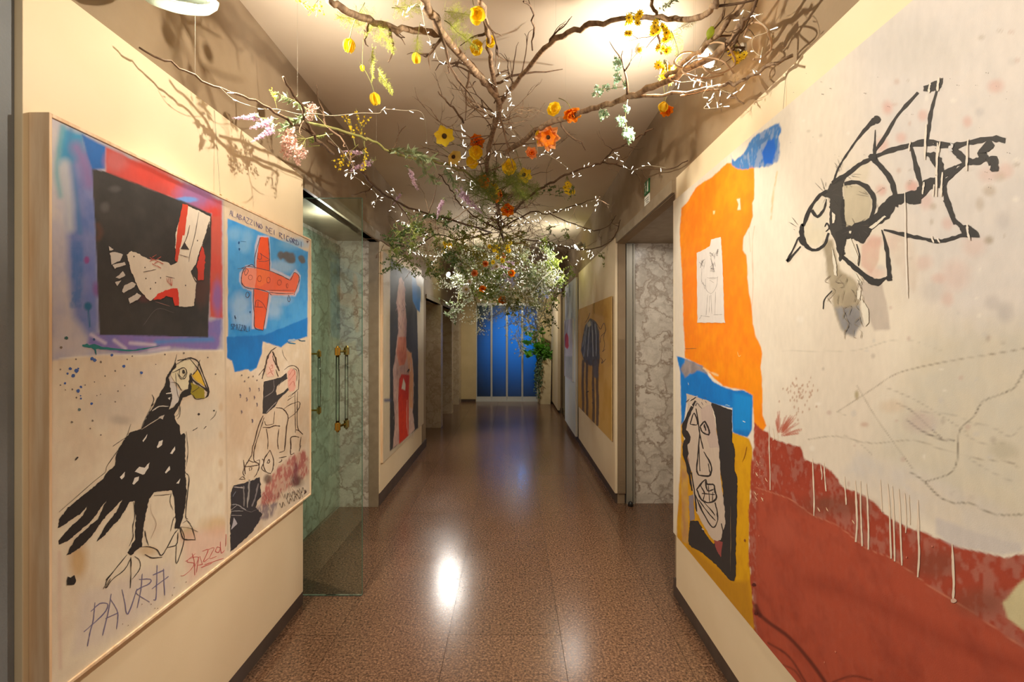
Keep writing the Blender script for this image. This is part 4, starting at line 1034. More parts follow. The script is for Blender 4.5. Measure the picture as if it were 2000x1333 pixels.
# ================================================================ LARGE RIGHT PAINTING
def right_painting():
    XC = 0.95
    ya, yb, za, zb = 0.62, 2.715, 0.447, 2.398
    t = empty('large_painting', (0, 0, 0))
    tag(t, 'huge unframed canvas with orange block, black line creature and rust red ground', 'painting')
    box('stretcher', mat('canvas_edge', rgb(222, 206, 178), rgb(206, 188, 158), rough=0.8, scale=20), XC + 0.0008, 0.9845, ya, yb, za, zb, t)
    Yw = F * 0.967 / (1526 - VX)
    MB().tube([(0.9835, Yw, 2.548), (0.972, Yw, 2.39)], 0.0008, 5).build('hanging_wire', M_STEEL, t)
    C = Canvas(XC, ya, yb, za, zb, 0.0042, (228, 215, 194), (218, 204, 184), 2.2)
    C.fill([(1640, 60), (2300, -400), (2300, 760), (1900, 760), (1780, 520), (1700, 300)], (214, 203, 194), 60, 10, 0.8, (204, 196, 190))
    C.fill([(1800, 640), (2300, 600), (2300, 1200), (1900, 1020), (1700, 900)], (206, 194, 170), 40, 10, 0.8, (198, 190, 172))
    C.blob(1780, 90, 90, 50, (196, 188, 178), 0.6, 0.9)
    for (x, y, rx, ry, c, a) in ((890, 340, 10, 13, 0, .6), (1000, 580, 10, 10, 0, .5), (1175, 400, 9, 10, 0, .5), (1085, 980, 13, 12, 0, .75), (840, 1010, 9, 9, 0, .6), (1765, 160, 15, 13, 0, .5), (1540, 450, 9, 11, 0, .5), (850, 640, 11, 14, 0, .5), (1200, 1100, 12, 14, 0, .4), (1380, 1280, 11, 13, 0, .4), (1720, 1015, 12, 10, 1, .5), (1640, 1115, 8, 12, 1, .4), (1260, 1140, 6, 6, 1, .5), (1850, 850, 13, 14, 0, .35), (1800, 900, 10, 9, 1, .35), (1700, 880, 18, 14, 0, .3), (1640, 370, 9, 9, 2, .4)):
        C.blob(*q4([(x, y)])[0], rx, ry, ((206, 150, 136), (160, 138, 112), (170, 164, 164))[c], a, 0.9)
    for (x, y, rx, ry, c, a) in ((780, 300, 16, 12, 0, .8), (780, 560, 20, 14, 0, .5), (930, 310, 14, 14, 0, .5), (1715, 290, 9, 8, 1, .7), (1380, 770, 12, 14, 0, .4), (1850, 880, 16, 18, 2, .5), (1740, 800, 14, 14, 2, .4), (1600, 340, 22, 20, 0, .3), (1180, 470, 18, 14, 0, .35), (1450, 580, 26, 30, 0, .3), (1250, 700, 20, 20, 2, .3), (1300, 600, 12, 9, 0, .4), (1830, 130, 12, 16, 2, .3)):
        C.blob(*q5([(x, y)])[0], rx, ry, ((206, 160, 146), (150, 132, 106), (168, 160, 156))[c], a, 0.9)
    rr_ = random.Random(8)
    for i in range(90):
        x, y = rr_.uniform(1560, 1990), rr_.uniform(60, 980)
        C.blob(x, y, rr_.uniform(2, 7), rr_.uniform(2, 7), rr_.choice([(190, 160, 146), (170, 156, 140), (196, 188, 178), (232, 222, 206)]), 0.55, 0.9)
    # grey washes under the creature
    C.fill(q5([(360, 290), (450, 280), (500, 520), (640, 640), (690, 960), (600, 1070), (540, 1050), (470, 900), (430, 700), (380, 480)]), (170, 154, 124), 3, 4, 0.9, (146, 130, 104))
    C.fill(q5([(470, 850), (660, 820), (690, 980), (620, 1080), (540, 1050)]), (150, 150, 152), 4, 4, 0.85, (124, 122, 124))
    C.fill(q5([(660, 620), (840, 630), (880, 800), (915, 1020), (780, 1025), (700, 800)]), (192, 176, 160), 2, 2, 0.85, (178, 164, 150))
    C.fill(q4([(530, 960), (700, 970), (772, 1100), (740, 1250), (540, 1330)]), (196, 182, 152), 2, 2, 0.9, (182, 168, 140))
    C.fill(q5([(670, 320), (840, 260), (820, 450), (760, 570), (670, 500)]), (206, 186, 160), 2, 2, 0.8, (206, 166, 148))
    C.fill(q4([(600, 800), (740, 760), (720, 960), (600, 930)]), (206, 192, 164), 4, 3, 0.6)
    C.fill(q5([(840, 220), (950, 200), (1080, 260), (1140, 420), (1100, 700), (960, 500)]), (198, 180, 160), 5, 5, 0.6, (214, 196, 178))
    C.fill(q5([(200, 150), (380, 100), (400, 250), (320, 350), (220, 300)]), (216, 204, 176), 3, 3, 0.8)
    C.fill(q4([(300, 1090), (390, 1070), (400, 1333), (260, 1333)]), (216, 206, 184), 3, 3, 0.7)
    # orange block
    orange = q1([(80, 420), (132, 370), (190, 260), (330, 170), (432, 70), (640, 98), (640, 350), (625, 380), (632, 480), (605, 560), (560, 640), (552, 740), (580, 780), (590, 950), (602, 1080), (620, 1150), (630, 1310)]) + \
        q2([(632, 60), (650, 150), (692, 230), (702, 280), (688, 380), (697, 460), (700, 600), (706, 750), (732, 830), (705, 872), (640, 822), (625, 600), (560, 560), (400, 530), (240, 380), (110, 310), (108, 220), (95, 60)]) + q1([(95, 1200), (85, 900), (68, 600)])
    C.fill(orange, (242, 142, 0), 1.0, 1.2, 1, (236, 124, 0))
    C.line(q1([(640, 560), (625, 700), (630, 1000), (620, 1200)]), 1.2, (226, 150, 110), 1, 0.7); C.line(q1([(600, 600), (610, 750)]), 1.2, (226, 150, 110), 1, 0.7)
    C.fill(q1([(505, 350), (530, 345), (536, 430), (510, 432), (520, 390)]), (226, 206, 176), 0.8, 0.5)
    C.fill(q1([(322, 440), (340, 440), (335, 465), (325, 465)]), (236, 196, 140), 0.8, 0.5)
    C.line(q1([(520, 300), (515, 360), (490, 500)]), 5, (222, 178, 120), 4, 0.0)
    C.line(q8([(795, 840), (775, 950), (765, 1070)]), 2.5, (206, 164, 92), 1.5, 0.6, 2, 0.8)
    # blue at the top edge
    C.fill(q8([(568, 757), (585, 790), (640, 742), (662, 690), (720, 640), (780, 612), (806, 600), (816, 650), (800, 668), (812, 700), (800, 790), (750, 816), (680, 822), (600, 826), (574, 800)]), (62, 120, 178), 1.2, 2.4, 1, (40, 108, 176), 0.25)
    C.fill(q8([(748, 690), (780, 678), (788, 740), (772, 802), (730, 800), (718, 745)]), (0, 96, 196), 1.6, 1.5)
    C.fill(q8([(690, 690), (760, 660), (740, 690), (700, 720)]), (60, 112, 168), 1, 1)
    # lower blue, yellow, rust
    C.fill(q2([(470, 878), (600, 928), (628, 1000)]) + q3([(625, 60), (606, 400), (598, 800), (625, 1080), (640, 1333), (700, 1500), (590, 1360), (40, 660), (78, 60)]) + q2([(80, 800)]), (216, 158, 6), 1.2, 1.0, 1, (200, 140, 8))
    C.fill(q3([(78, 60), (130, 120), (135, 720), (85, 700)]), (206, 160, 70), 1.5, 1.5, 1, (184, 134, 84))
    C.fill(q3([(130, 720), (480, 1010), (600, 1000), (640, 1333), (590, 1360), (130, 760)]), (180, 124, 20), 5, 2, 0.8)
    C.fill(q2([(45, 298), (90, 310), (240, 372), (320, 490), (400, 530), (480, 560), (560, 560), (626, 600), (622, 860), (590, 922), (470, 882), (470, 700), (320, 660), (130, 590), (100, 800), (80, 822), (74, 420)]), (0, 110, 190), 1.1, 1.0, 1, (0, 122, 202))
    C.fill(q2([(480, 580), (622, 610), (610, 870), (480, 860)]), (4, 136, 212), 3, 1, 0.9)
    C.fill(q2([(110, 320), (240, 372), (290, 440), (200, 410), (110, 460), (80, 400)]), (140, 124, 112), 2, 2, 0.9, (170, 150, 132)); C.line(q2([(250, 390), (300, 420), (360, 445)]), 3, (236, 196, 140), 1, 0.9, 1.5)
    rust = q2([(640, 812), (702, 872), (745, 885)]) + q6([(160, 645), (210, 672), (330, 702), (382, 722), (420, 812), (500, 830), (600, 890), (662, 960), (702, 1020), (850, 1062), (912, 1122), (1000, 1210), (1150, 1300)]) + \
        q7([(1250, 240), (1400, 310), (1560, 370), (1700, 392), (1850, 430), (2000, 400), (2100, 380), (2500, 600), (2900, 2600), (400, 2600), (50, 1000), (40, 900), (20, 500)]) + q3([(600, 900), (598, 700), (606, 400), (626, 60)])
    C.fill(rust, (164, 66, 44), 1.4, 3.2, 1, (150, 54, 34), 0.12)
    hill = q6([(60, 1010), (160, 1042), (300, 1092), (400, 1160), (480, 1216), (600, 1262), (700, 1322)]) + q7([(800, 320), (880, 376), (1040, 436), (1120, 492), (1240, 580), (1330, 650), (1500, 750), (1700, 880), (2000, 1090), (2400, 1400), (2900, 2600), (400, 2600), (60, 900)])
    C.fill(hill, (174, 76, 52), 2, 0.5, 0.9, (150, 56, 35))
    C.blob(*q7([(250, 260)])[0], 30, 34, (178, 84, 62), 0.7, 0.9)
    C.line(hill[:-4], 1.4, (196, 124, 96), 0.8, 0.8, 0.3)
    for (x, y, rx, ry) in ((650, 60, 60, 20), (1350, 480, 40, 26), (1700, 760, 50, 26), (560, 40, 14, 10)):
        C.blob(*q7([(x, y)])[0], rx, ry, (126, 70, 52), 0.6, 0.9)
    C.fill(q7([(1990, 600), (2150, 560), (2200, 980), (2000, 960), (1880, 870), (1842, 760)]), (206, 192, 148), 3, 3, 1, (190, 176, 132))
    for (pts, w) in (([(60, 820), (150, 900), (300, 1010), (450, 1180), (560, 1333), (650, 1480)], 7), ([(150, 1050), (300, 1150), (420, 1333)], 3), ([(90, 850), (60, 780)], 8), ([(620, 1333), (760, 1290), (900, 1320)], 3), ([(260, 1210), (340, 1250), (400, 1333)], 2)):
        C.line(q7(pts), w, (84, 28, 20), 2, 0.85)
    C.line(q7([(450, 600), (900, 760), (1500, 1050), (2000, 1240)]), 26, (128, 44, 28), 14, 0.4); C.line(q7([(150, 500), (400, 760), (600, 1100)]), 22, (176, 80, 60), 14, 0.35); C.line(q7([(1100, 1000), (1400, 1180), (1700, 1333)]), 30, (160, 66, 48), 16, 0.3)
    # white over rust: soft edge of the white field
    C.fill(q6([(700, 900), (850, 980), (1100, 1160), (1380, 1290), (1600, 1400), (1980, 1450), (2050, 1400), (2050, 1250), (1200, 880), (800, 760)]), (212, 198, 180), 12, 6, 0.7, (202, 194, 186))
    C.fill(q7([(1370, 150), (1700, 260), (1990, 330), (1990, 390), (1850, 420), (1480, 340), (1370, 260)]), (200, 190, 182), 4, 3, 0.9)
    for i in range(60):
        a = rr_.uniform(-1.9, -0.1); r0 = rr_.uniform(6, 20); r1 = r0 + rr_.uniform(6, 34)
        c = q6([(225, 640)])[0]
        C.line([(c[0] + r0 * math.cos(a), c[1] + r0 * math.sin(a)), (c[0] + r1 * math.cos(a), c[1] + r1 * math.sin(a))], 1.4, (176, 92, 70), 0.9, 0.7, 0.3)
    for i in range(60):
        x, y = rr_.gauss(380, 50), rr_.gauss(330, 70)
        C.blob(*q6([(x, y)])[0], 1.3, 2.4, (166, 120, 92), 0.7, 0.6)
    # charcoal lines
    for pts, w, c, a in (([(645, 465), (900, 300), (1050, 200), (1200, 150), (1500, 88), (1800, 40), (2000, 5)], 1.6, (130, 114, 96), .8), ([(790, 270), (920, 490), (1060, 690), (1195, 875)], 1.6, (136, 122, 102), .8), ([(1180, 900), (1270, 960), (1380, 1070), (1480, 1122), (1600, 1125), (1800, 1205), (2000, 1205)], 2.4, (118, 106, 88), .85),
                         ([(2000, 170), (1930, 285), (1820, 340), (1700, 390), (1640, 490), (1540, 590), (1522, 700), (1515, 820), (1460, 910), (1290, 968)], 2.4, (116, 104, 90), .85), ([(1000, 285), (1200, 370), (1400, 490), (1600, 620)], 1.6, (150, 138, 122), .7), ([(1080, 400), (1180, 450), (1300, 560), (1400, 650)], 3, (110, 96, 86), .7), ([(1150, 520), (1260, 600), (1400, 660), (1500, 668)], 3.4, (92, 80, 72), .75),
                         ([(700, 630), (820, 700), (900, 772)], 1.2, (150, 138, 122), .7), ([(440, 662), (640, 640), (900, 690), (1200, 670), (1450, 750), (1650, 800), (1900, 830), (1960, 870)], 1.8, (146, 132, 114), .7), ([(1600, 800), (1750, 890), (1920, 970)], 2, (160, 150, 136), .7), ([(1650, 545), (1780, 580), (1900, 640), (1980, 570)], 2, (160, 148, 134), .6), ([(1250, 460), (1500, 490), (1650, 560)], 1.5, (160, 150, 136), .6), ([(1560, 620), (1700, 690), (1870, 690)], 1.6, (160, 150, 136), .6), ([(650, 465), (710, 485)], 1.2, (120, 110, 90), .7)):
        C.line(q6(pts), w, c, 1.1, a, 0.5, 0.4)
    C.blob(*q6([(1260, 540)])[0], 30, 20, (190, 170, 160), 0.6, 0.9); C.blob(*q6([(790, 340)])[0], 4, 8, (150, 132, 84), 0.7, 0.8); C.blob(*q6([(845, 555)])[0], 8, 5, (190, 150, 130), 0.6, 0.9); C.blob(*q6([(1850, 740)])[0], 24, 16, (184, 174, 152), 0.7, 0.9); C.blob(*q6([(1050, 420)])[0], 22, 12, (208, 186, 160), 0.6, 0.9)
    C.line(q5([(30, 1190), (600, 1190), (900, 1110), (1100, 1110), (1330, 1190)]), 1, (176, 168, 150), 1, 0.6)
    # far margin left bare
    C.line([(1314, 400), (1316, 700), (1320, 1060)], 4, (224, 208, 180), 1.5)
    C.build('canvas', t)

    # pasted drawing
    k = Ink(XC, 0.0008)
    k.poly(q1([(200, 762), (300, 712), (310, 660), (385, 638), (400, 900), (412, 1270), (422, 1298), (205, 1297)]), (216, 206, 196), 0.3)
    g = (128, 120, 116)
    for pts in ([(240, 880), (238, 980), (272, 1020)], [(268, 960), (272, 1040), (312, 1072), (350, 1020), (362, 940)], [(298, 952), (346, 950)], [(300, 970), (330, 990)], [(285, 1080), (272, 1240)], [(310, 1080), (316, 1230)], [(345, 1060), (340, 1230)], [(300, 1090), (296, 1220)], [(230, 1242), (300, 1252)], [(330, 1236), (396, 1234)], [(220, 1270), (240, 1240)], [(262, 1040), (250, 990), (240, 1000)], [(300, 900), (340, 905)], [(280, 950), (320, 960), (360, 950)]):
        k.stroke(q1(pts), 0.6, g, 0.2, 0.8)
    for (x, y, a, b) in ((245, 845, 28, 40), (325, 845, 22, 50), (322, 785, 24, 30), (360, 760, 10, 30), (322, 890, 18, 20)):
        for j in range(9):
            k.stroke(q1([(x + k.rnd.uniform(-a, a), y + k.rnd.uniform(-b, b)), (x + k.rnd.uniform(-a, a), y + k.rnd.uniform(-b, b))]), 0.6, g, 0.1, 0.8, 2)
    k.build('pasted_drawing', t, 'pencil sketch on white paper')

    # portrait head on black
    k = Ink(XC, 0.0008)
    k.poly(q2([(300, 650), (470, 712), (470, 950), (490, 1010), (492, 1180), (512, 1220)]) + q3([(510, 400), (500, 700), (500, 960), (485, 1005), (460, 1000), (330, 860), (220, 770), (160, 745), (132, 700), (150, 540), (210, 540), (300, 690), (330, 720), (380, 560), (410, 520), (400, 300), (375, 100)]) + q2([(370, 1000), (340, 750)]), (46, 42, 42), 0.5)
    k.poly(q2([(125, 585), (200, 610), (310, 650), (340, 800), (372, 1000), (385, 1260)]) + q3([(410, 420), (420, 560), (385, 690), (335, 700), (290, 640), (200, 480), (170, 320), (160, 170), (115, 60)]) + q2([(95, 900), (130, 720)]), (198, 178, 158), 0.5)
    k.poly(q2([(230, 700), (310, 660), (340, 800), (370, 1000), (300, 1000), (240, 820)]), (188, 166, 152), 0.5)
    k.poly(q2([(85, 940), (140, 1080), (150, 1200), (120, 1150)]), (160, 120, 100), 0.4); k.poly(q3([(135, 350), (175, 340), (185, 530), (150, 540)]), (140, 126, 130), 0.4); k.poly(q3([(330, 690), (400, 700), (385, 820), (350, 760)]), (150, 70, 66), 0.4)
    ik = (46, 40, 38)
    for pts, w in ((q2([(190, 640), (140, 740), (100, 860), (130, 920), (110, 1020), (140, 1180), (165, 1330)]), [4, 7, 9, 11, 10, 6, 4]), (q2([(150, 640), (195, 615)]), 3), (q2([(150, 820), (180, 735), (205, 820), (150, 820)]), 2.2), (q2([(195, 700), (215, 830), (225, 900), (250, 1010)]), 2.6), (q2([(225, 840), (262, 800), (295, 870), (290, 900), (245, 880), (225, 840)]), 2.8), (q2([(258, 820), (270, 870)]), 3), (q2([(225, 880), (210, 1050), (200, 1170), (220, 1215)]), 2.6), (q2([(255, 1030), (300, 1110), (315, 1160), (295, 1215), (220, 1212)]), 2.8), (q2([(215, 960), (225, 1180)]), 1.8), (q2([(290, 1120), (300, 1190)]), 1.6),
                   (q3([(160, 170), (185, 330), (200, 470)]), 3), (q3([(200, 300), (265, 225), (280, 260), (330, 265), (340, 310), (350, 370), (300, 400), (240, 380), (200, 300)]), 3.2), (q3([(230, 270), (260, 330), (250, 380)]), 1.8), (q3([(265, 235), (285, 310), (330, 300)]), 2.4), (q3([(240, 330), (340, 340)]), 2), (q3([(290, 270), (300, 400)]), 1.8), (q3([(325, 320), (320, 400)]), 1.6), (q3([(190, 340), (240, 460), (320, 590), (360, 540), (355, 480)]), 2.4), (q3([(215, 380), (290, 480), (345, 540)]), 2), (q3([(240, 380), (320, 470), (340, 500)]), 1.8), (q3([(340, 400), (360, 480), (360, 540)]), 2.6), (q3([(390, 560), (400, 620), (395, 690)]), 1.8)):
        k.stroke(q if False else pts, w, ik, 0.12, 0.7)
    for i in range(14):
        x, y = k.rnd.uniform(130, 280), k.rnd.uniform(605, 680)
        k.stroke(q2([(x, y), (x + k.rnd.uniform(-30, 30), y + k.rnd.uniform(-20, 30))]), 1.3, k.rnd.choice([(90, 82, 86), (214, 200, 184), (60, 54, 54)]), 0.2, 0.5, 2)
    k.stroke(q3([(460, 430), (462, 700), (458, 930)]), 1.4, (110, 92, 70), 0.3, 0.4); k.stroke(q3([(240, 600), (255, 610)]), 1.4, (220, 210, 200))
    k.build('portrait_figure', t, 'grim pale face drawn on black')

    # creature
    k = Ink(XC, 0.0010)
    ik = (46, 43, 42)
    k.poly(q4([(350, 1040), (400, 1010), (440, 940), (490, 915), (560, 890), (520, 980), (528, 1100), (540, 1250)]) + q5([(540, 180), (560, 235), (520, 280), (545, 400), (505, 462), (470, 300), (415, 200), (420, 60)]) + q4([(425, 1200), (420, 1080)]), (60, 56, 52), 0.8)
    for pts, w in ((q4([(440, 950), (560, 880), (660, 800), (770, 745)]), [10, 9, 6, 9]), (q4([(770, 740), (900, 690), (1080, 638), (1230, 618), (1400, 645), (1550, 622), (1720, 588), (1850, 600)]), [8, 10, 10, 13, 12, 9, 10, 17]), (q4([(770, 745), (860, 840), (930, 950), (955, 1080), (945, 1130)]), [13, 10, 10, 10, 9]), (q4([(455, 930), (490, 830), (550, 730), (640, 600), (740, 480), (805, 425)]), [4, 3, 3.5, 4, 8, 14]), (q4([(792, 515), (788, 620), (785, 720)]), [1.5, 4, 8]),
                   (q4([(790, 690), (870, 570), (980, 390), (1140, 212)]), [4, 7, 5, 8]), (q4([(1295, 190), (1240, 390), (1225, 540), (1195, 625)]), [5, 8, 5, 12]), (q4([(1085, 655), (1120, 800), (1165, 975)]), [6, 9, 9]), (q4([(1195, 715), (1265, 735), (1320, 830), (1330, 910), (1300, 985)]), [10, 16, 16, 14, 12]), (q4([(1325, 905), (1220, 965), (1130, 1050), (960, 1085), (880, 1170), (760, 1280), (620, 1345), (520, 1370)]), [14, 22, 22, 22, 26, 24, 24, 22]), (q4([(1120, 1060), (1130, 1120)]), 18),
                   (q4([(1410, 650), (1470, 710), (1535, 770), (1620, 772), (1690, 750)]), [12, 15, 14, 14, 18]), (q4([(1690, 755), (1665, 690), (1750, 625)]), [16, 18, 18]), (q4([(1700, 755), (1755, 780), (1765, 855)]), [12, 18, 18]), (q4([(1535, 785), (1430, 870), (1352, 970), (1385, 1120), (1440, 1285)]), [6, 7, 8, 10, 7]), (q4([(1450, 812), (1330, 895)]), [6, 15]), (q4([(1545, 770), (1440, 815)]), 3),
                   (q5([(1360, -40), (1400, 30), (1440, 130), (1530, 200)]), [9, 9, 7, 12]), (q5([(862, 205), (1050, 250), (1180, 275), (1300, 298), (1400, 280), (1525, 238)]), [5, 9, 6, 7, 6, 10]), (q4([(400, 1010), (330, 1060), (260, 1160), (210, 1290)]) + q5([(198, 160), (195, 240), (235, 340), (310, 370), (380, 320), (412, 230)]), [8, 6, 7, 5, 5, 9, 7, 6, 6, 5]), (q5([(165, 270), (120, 370), (75, 462), (185, 340)]), [4, 3, 5, 3]), (q5([(175, 260), (215, 330)]), 11),
                   (q4([(540, 955), (640, 942), (730, 990), (782, 1080), (775, 1180), (740, 1262)]), [9, 7, 10, 9, 7, 6]), (q4([(275, 1170), (320, 1222), (375, 1160), (395, 1080)]), [8, 6, 4, 2]), (q5([(380, 180), (400, 150), (415, 190), (390, 220)]), 2), (q5([(520, 420), (600, 490), (700, 575), (790, 632), (885, 595)]), [12, 8, 10, 12, 6]), (q5([(905, 580), (910, 620)]), 13), (q5([(845, 205), (880, 330), (900, 480), (908, 600)]), [3, 6, 8, 10]), (q5([(640, 320), (665, 420), (655, 500)]), 2), (q5([(440, 700), (380, 770), (368, 850)]), 2), (q4([(530, 1080), (525, 1200), (545, 1330)]), [6, 7, 8])):
        k.stroke(pts, w, ik, 0.07, 0.7)
    k.poly(q4([(1188, 162), (1230, 140), (1342, 95), (1332, 165), (1300, 190), (1230, 207), (1188, 200)]), ik, 0.5); k.poly(q5([(1470, 165), (1560, 168), (1622, 215), (1642, 266), (1510, 262)]), ik, 0.4)
    k.poly(q5([(470, 230), (560, 180), (740, 140), (760, 220), (690, 320), (620, 280), (560, 265), (520, 440), (480, 380)]), (50, 46, 44), 0.7)
    k.dot(*q4([(772, 742)])[0], 8, ik); k.dot(*q4([(805, 432)])[0], 7, ik, 8)
    for i in range(44):
        a = k.rnd.uniform(0, 6.28); c = k.rnd.choice([q4([(540, 880)])[0], q4([(400, 1040)])[0], q4([(780, 1060)])[0], q5([(200, 200)])[0], q5([(640, 180)])[0]])
        r0, r1 = k.rnd.uniform(6, 16), k.rnd.uniform(16, 34)
        k.stroke([(c[0] + r0 * math.cos(a), c[1] + r0 * math.sin(a)), (c[0] + r1 * math.cos(a + .1), c[1] + r1 * math.sin(a + .1))], 0.7, (84, 78, 72), 0.1, 0.4, 2)
    for pl in ([(445, 60), (470, 80), (462, 150), (445, 150)], [(570, 285), (600, 275), (655, 420), (650, 490), (610, 440)], [(440, 340), (475, 460), (482, 580), (462, 570)], [(605, 540), (640, 560), (690, 650), (660, 640)], [(745, 185), (870, 90), (885, 100), (770, 200)], [(585, 215), (605, 212), (600, 235), (582, 232)], [(640, 700), (680, 690), (672, 780), (650, 770)], [(680, 760), (740, 850), (745, 960), (715, 990), (690, 900)]):
        k.poly(q5(pl), (222, 212, 192), 0.4, 2)
    for (x, y0, y1, w) in ((1082, 610, 690, 3), (1212, 470, 760, 4), (1305, 620, 1060, 4), (1345, 860, 1060, 4), (1552, 590, 850, 4), (1195, 940, 1040, 4), (1325, 610, 700, 3), (1245, 130, 215, 4), (1315, 90, 200, 4), (1278, 960, 1060, 3)):
        k.stroke(q4([(x, y0), (x - 8, (y0 + y1) / 2), (x - 12, y1)]), w, (224, 212, 194), 0.1, 0.6)
    for (x, y0, y1, w) in ((1045, -100, 760, 3.6), (1552, 160, 290, 4), (1262, 255, 310, 3), (1310, 270, 310, 3)):
        k.stroke(q5([(x - 6, y0), (x, (y0 + y1) / 2), (x + 14, y1)]), w, (226, 214, 198), 0.08, 0.5)
    k.stroke(q4([(1405, 690), (1425, 630)]), 9, (206, 200, 194), 0.2, 0.6)
    for i in range(26):
        x, y = k.rnd.uniform(420, 700), k.rnd.uniform(560, 1020)
        k.stroke(q5([(x, y), (x + k.rnd.uniform(-50, 50), y + k.rnd.uniform(10, 70)), (x + k.rnd.uniform(-40, 40), y + k.rnd.uniform(60, 120))]), 0.8, k.rnd.choice([(126, 110, 86), (140, 126, 104), (104, 92, 78)]), 0.3, 0.4, 3)
    for i in range(40):
        x, y = k.rnd.uniform(60, 1900), k.rnd.uniform(40, 1000)
        k.dot(*q4([(x, y)])[0], k.rnd.uniform(0.5, 1.0), (120, 112, 102))
    k.build('creature_figure', t, 'black brushed winged creature with dripping lines')

    # drips over the rust
    k = Ink(XC, 0.0009)
    wd = (224, 204, 180)
    for (x0, ya_, x1, yb_, w) in ((158, 560, 165, 1030, 2.0), (183, 580, 185, 670, 1.6), (208, 590, 212, 672, 1.6), (472, 800, 482, 1215, 3.0), (530, 840, 538, 955, 2.2), (556, 830, 570, 1038, 2.6), (705, 930, 716, 1135, 2.8), (782, 960, 785, 1405, 4.2), (820, 960, 832, 1435, 3.4), (862, 980, 876, 1460, 3.6), (965, 950, 975, 1190, 2.4), (1018, 980, 1042, 1525, 4), (1050, 1000, 1068, 1545, 4), (1098, 1020, 1120, 1575, 3.8), (1140, 1050, 1146, 1340, 2.6), (1172, 1060, 1178, 1280, 2), (1236, 1100, 1235, 1660, 4.6), (1484, 1420, 1488, 1840, 5.2)):
        xm = x0 + (x1 - x0) * 0.4 + k.rnd.uniform(-6, 8)
        k.stroke(q6([(x0, ya_), (xm, ya_ + (yb_ - ya_) * 0.35), (xm + 6, ya_ + (yb_ - ya_) * 0.7), (x1, yb_)]), [w * .5, w, w * .8, w * 1.1], wd, 0.05, 0.6)
    k.dot(*q7([(1492, 745)])[0], 6.5, (206, 170, 150), 5.5)
    for (x, y) in ((60, 900), (50, 1040), (65, 820), (130, 940), (100, 1080), (55, 1070), (510, 1155), (570, 1155), (760, 1245)):
        k.stroke(q6([(x, y), (x + 16, y + 30)]), 1.6, (226, 196, 160), 0.3, 0.4, 2)
    for i in range(30):
        k.dot(*q6([(k.rnd.uniform(40, 120), k.rnd.uniform(780, 1150))])[0], k.rnd.uniform(.4, .9), (224, 180, 140))
    for (x, y) in ((640, 1115), (560, 1190), (85, 275), (1340, 350), (1155, 430)):
        k.dot(*q7([(x, y)])[0], 1.4, (196, 120, 96), 1.9)
    for (x, y) in ((640, 1030), (655, 1250)):
        k.dot(*q3([(x, y)])[0], 4, (90, 30, 26), 3.4)
    k.dot(*q3([(570, 690)])[0], 1.6, (140, 80, 30), 3); k.stroke(q2([(585, 990), (570, 1060), (550, 1110)]), 1.0, (150, 92, 20))
    k.stroke(q2([(515, 265), (525, 300), (540, 290)]), 1.4, (250, 196, 110)); k.stroke(q2([(110, 242), (200, 238)]), 1.0, (150, 100, 60)); k.stroke(q2([(555, 795), (575, 805)]), 1.5, (214, 220, 224)); k.stroke(q2([(420, 670), (460, 680)]), 2.2, (130, 180, 214), 0.3); k.stroke(q2([(135, 500), (140, 520)]), 1.2, (190, 200, 210))
    k.build('paint_drips', t, 'cream drips running over the rust red')
right_painting()

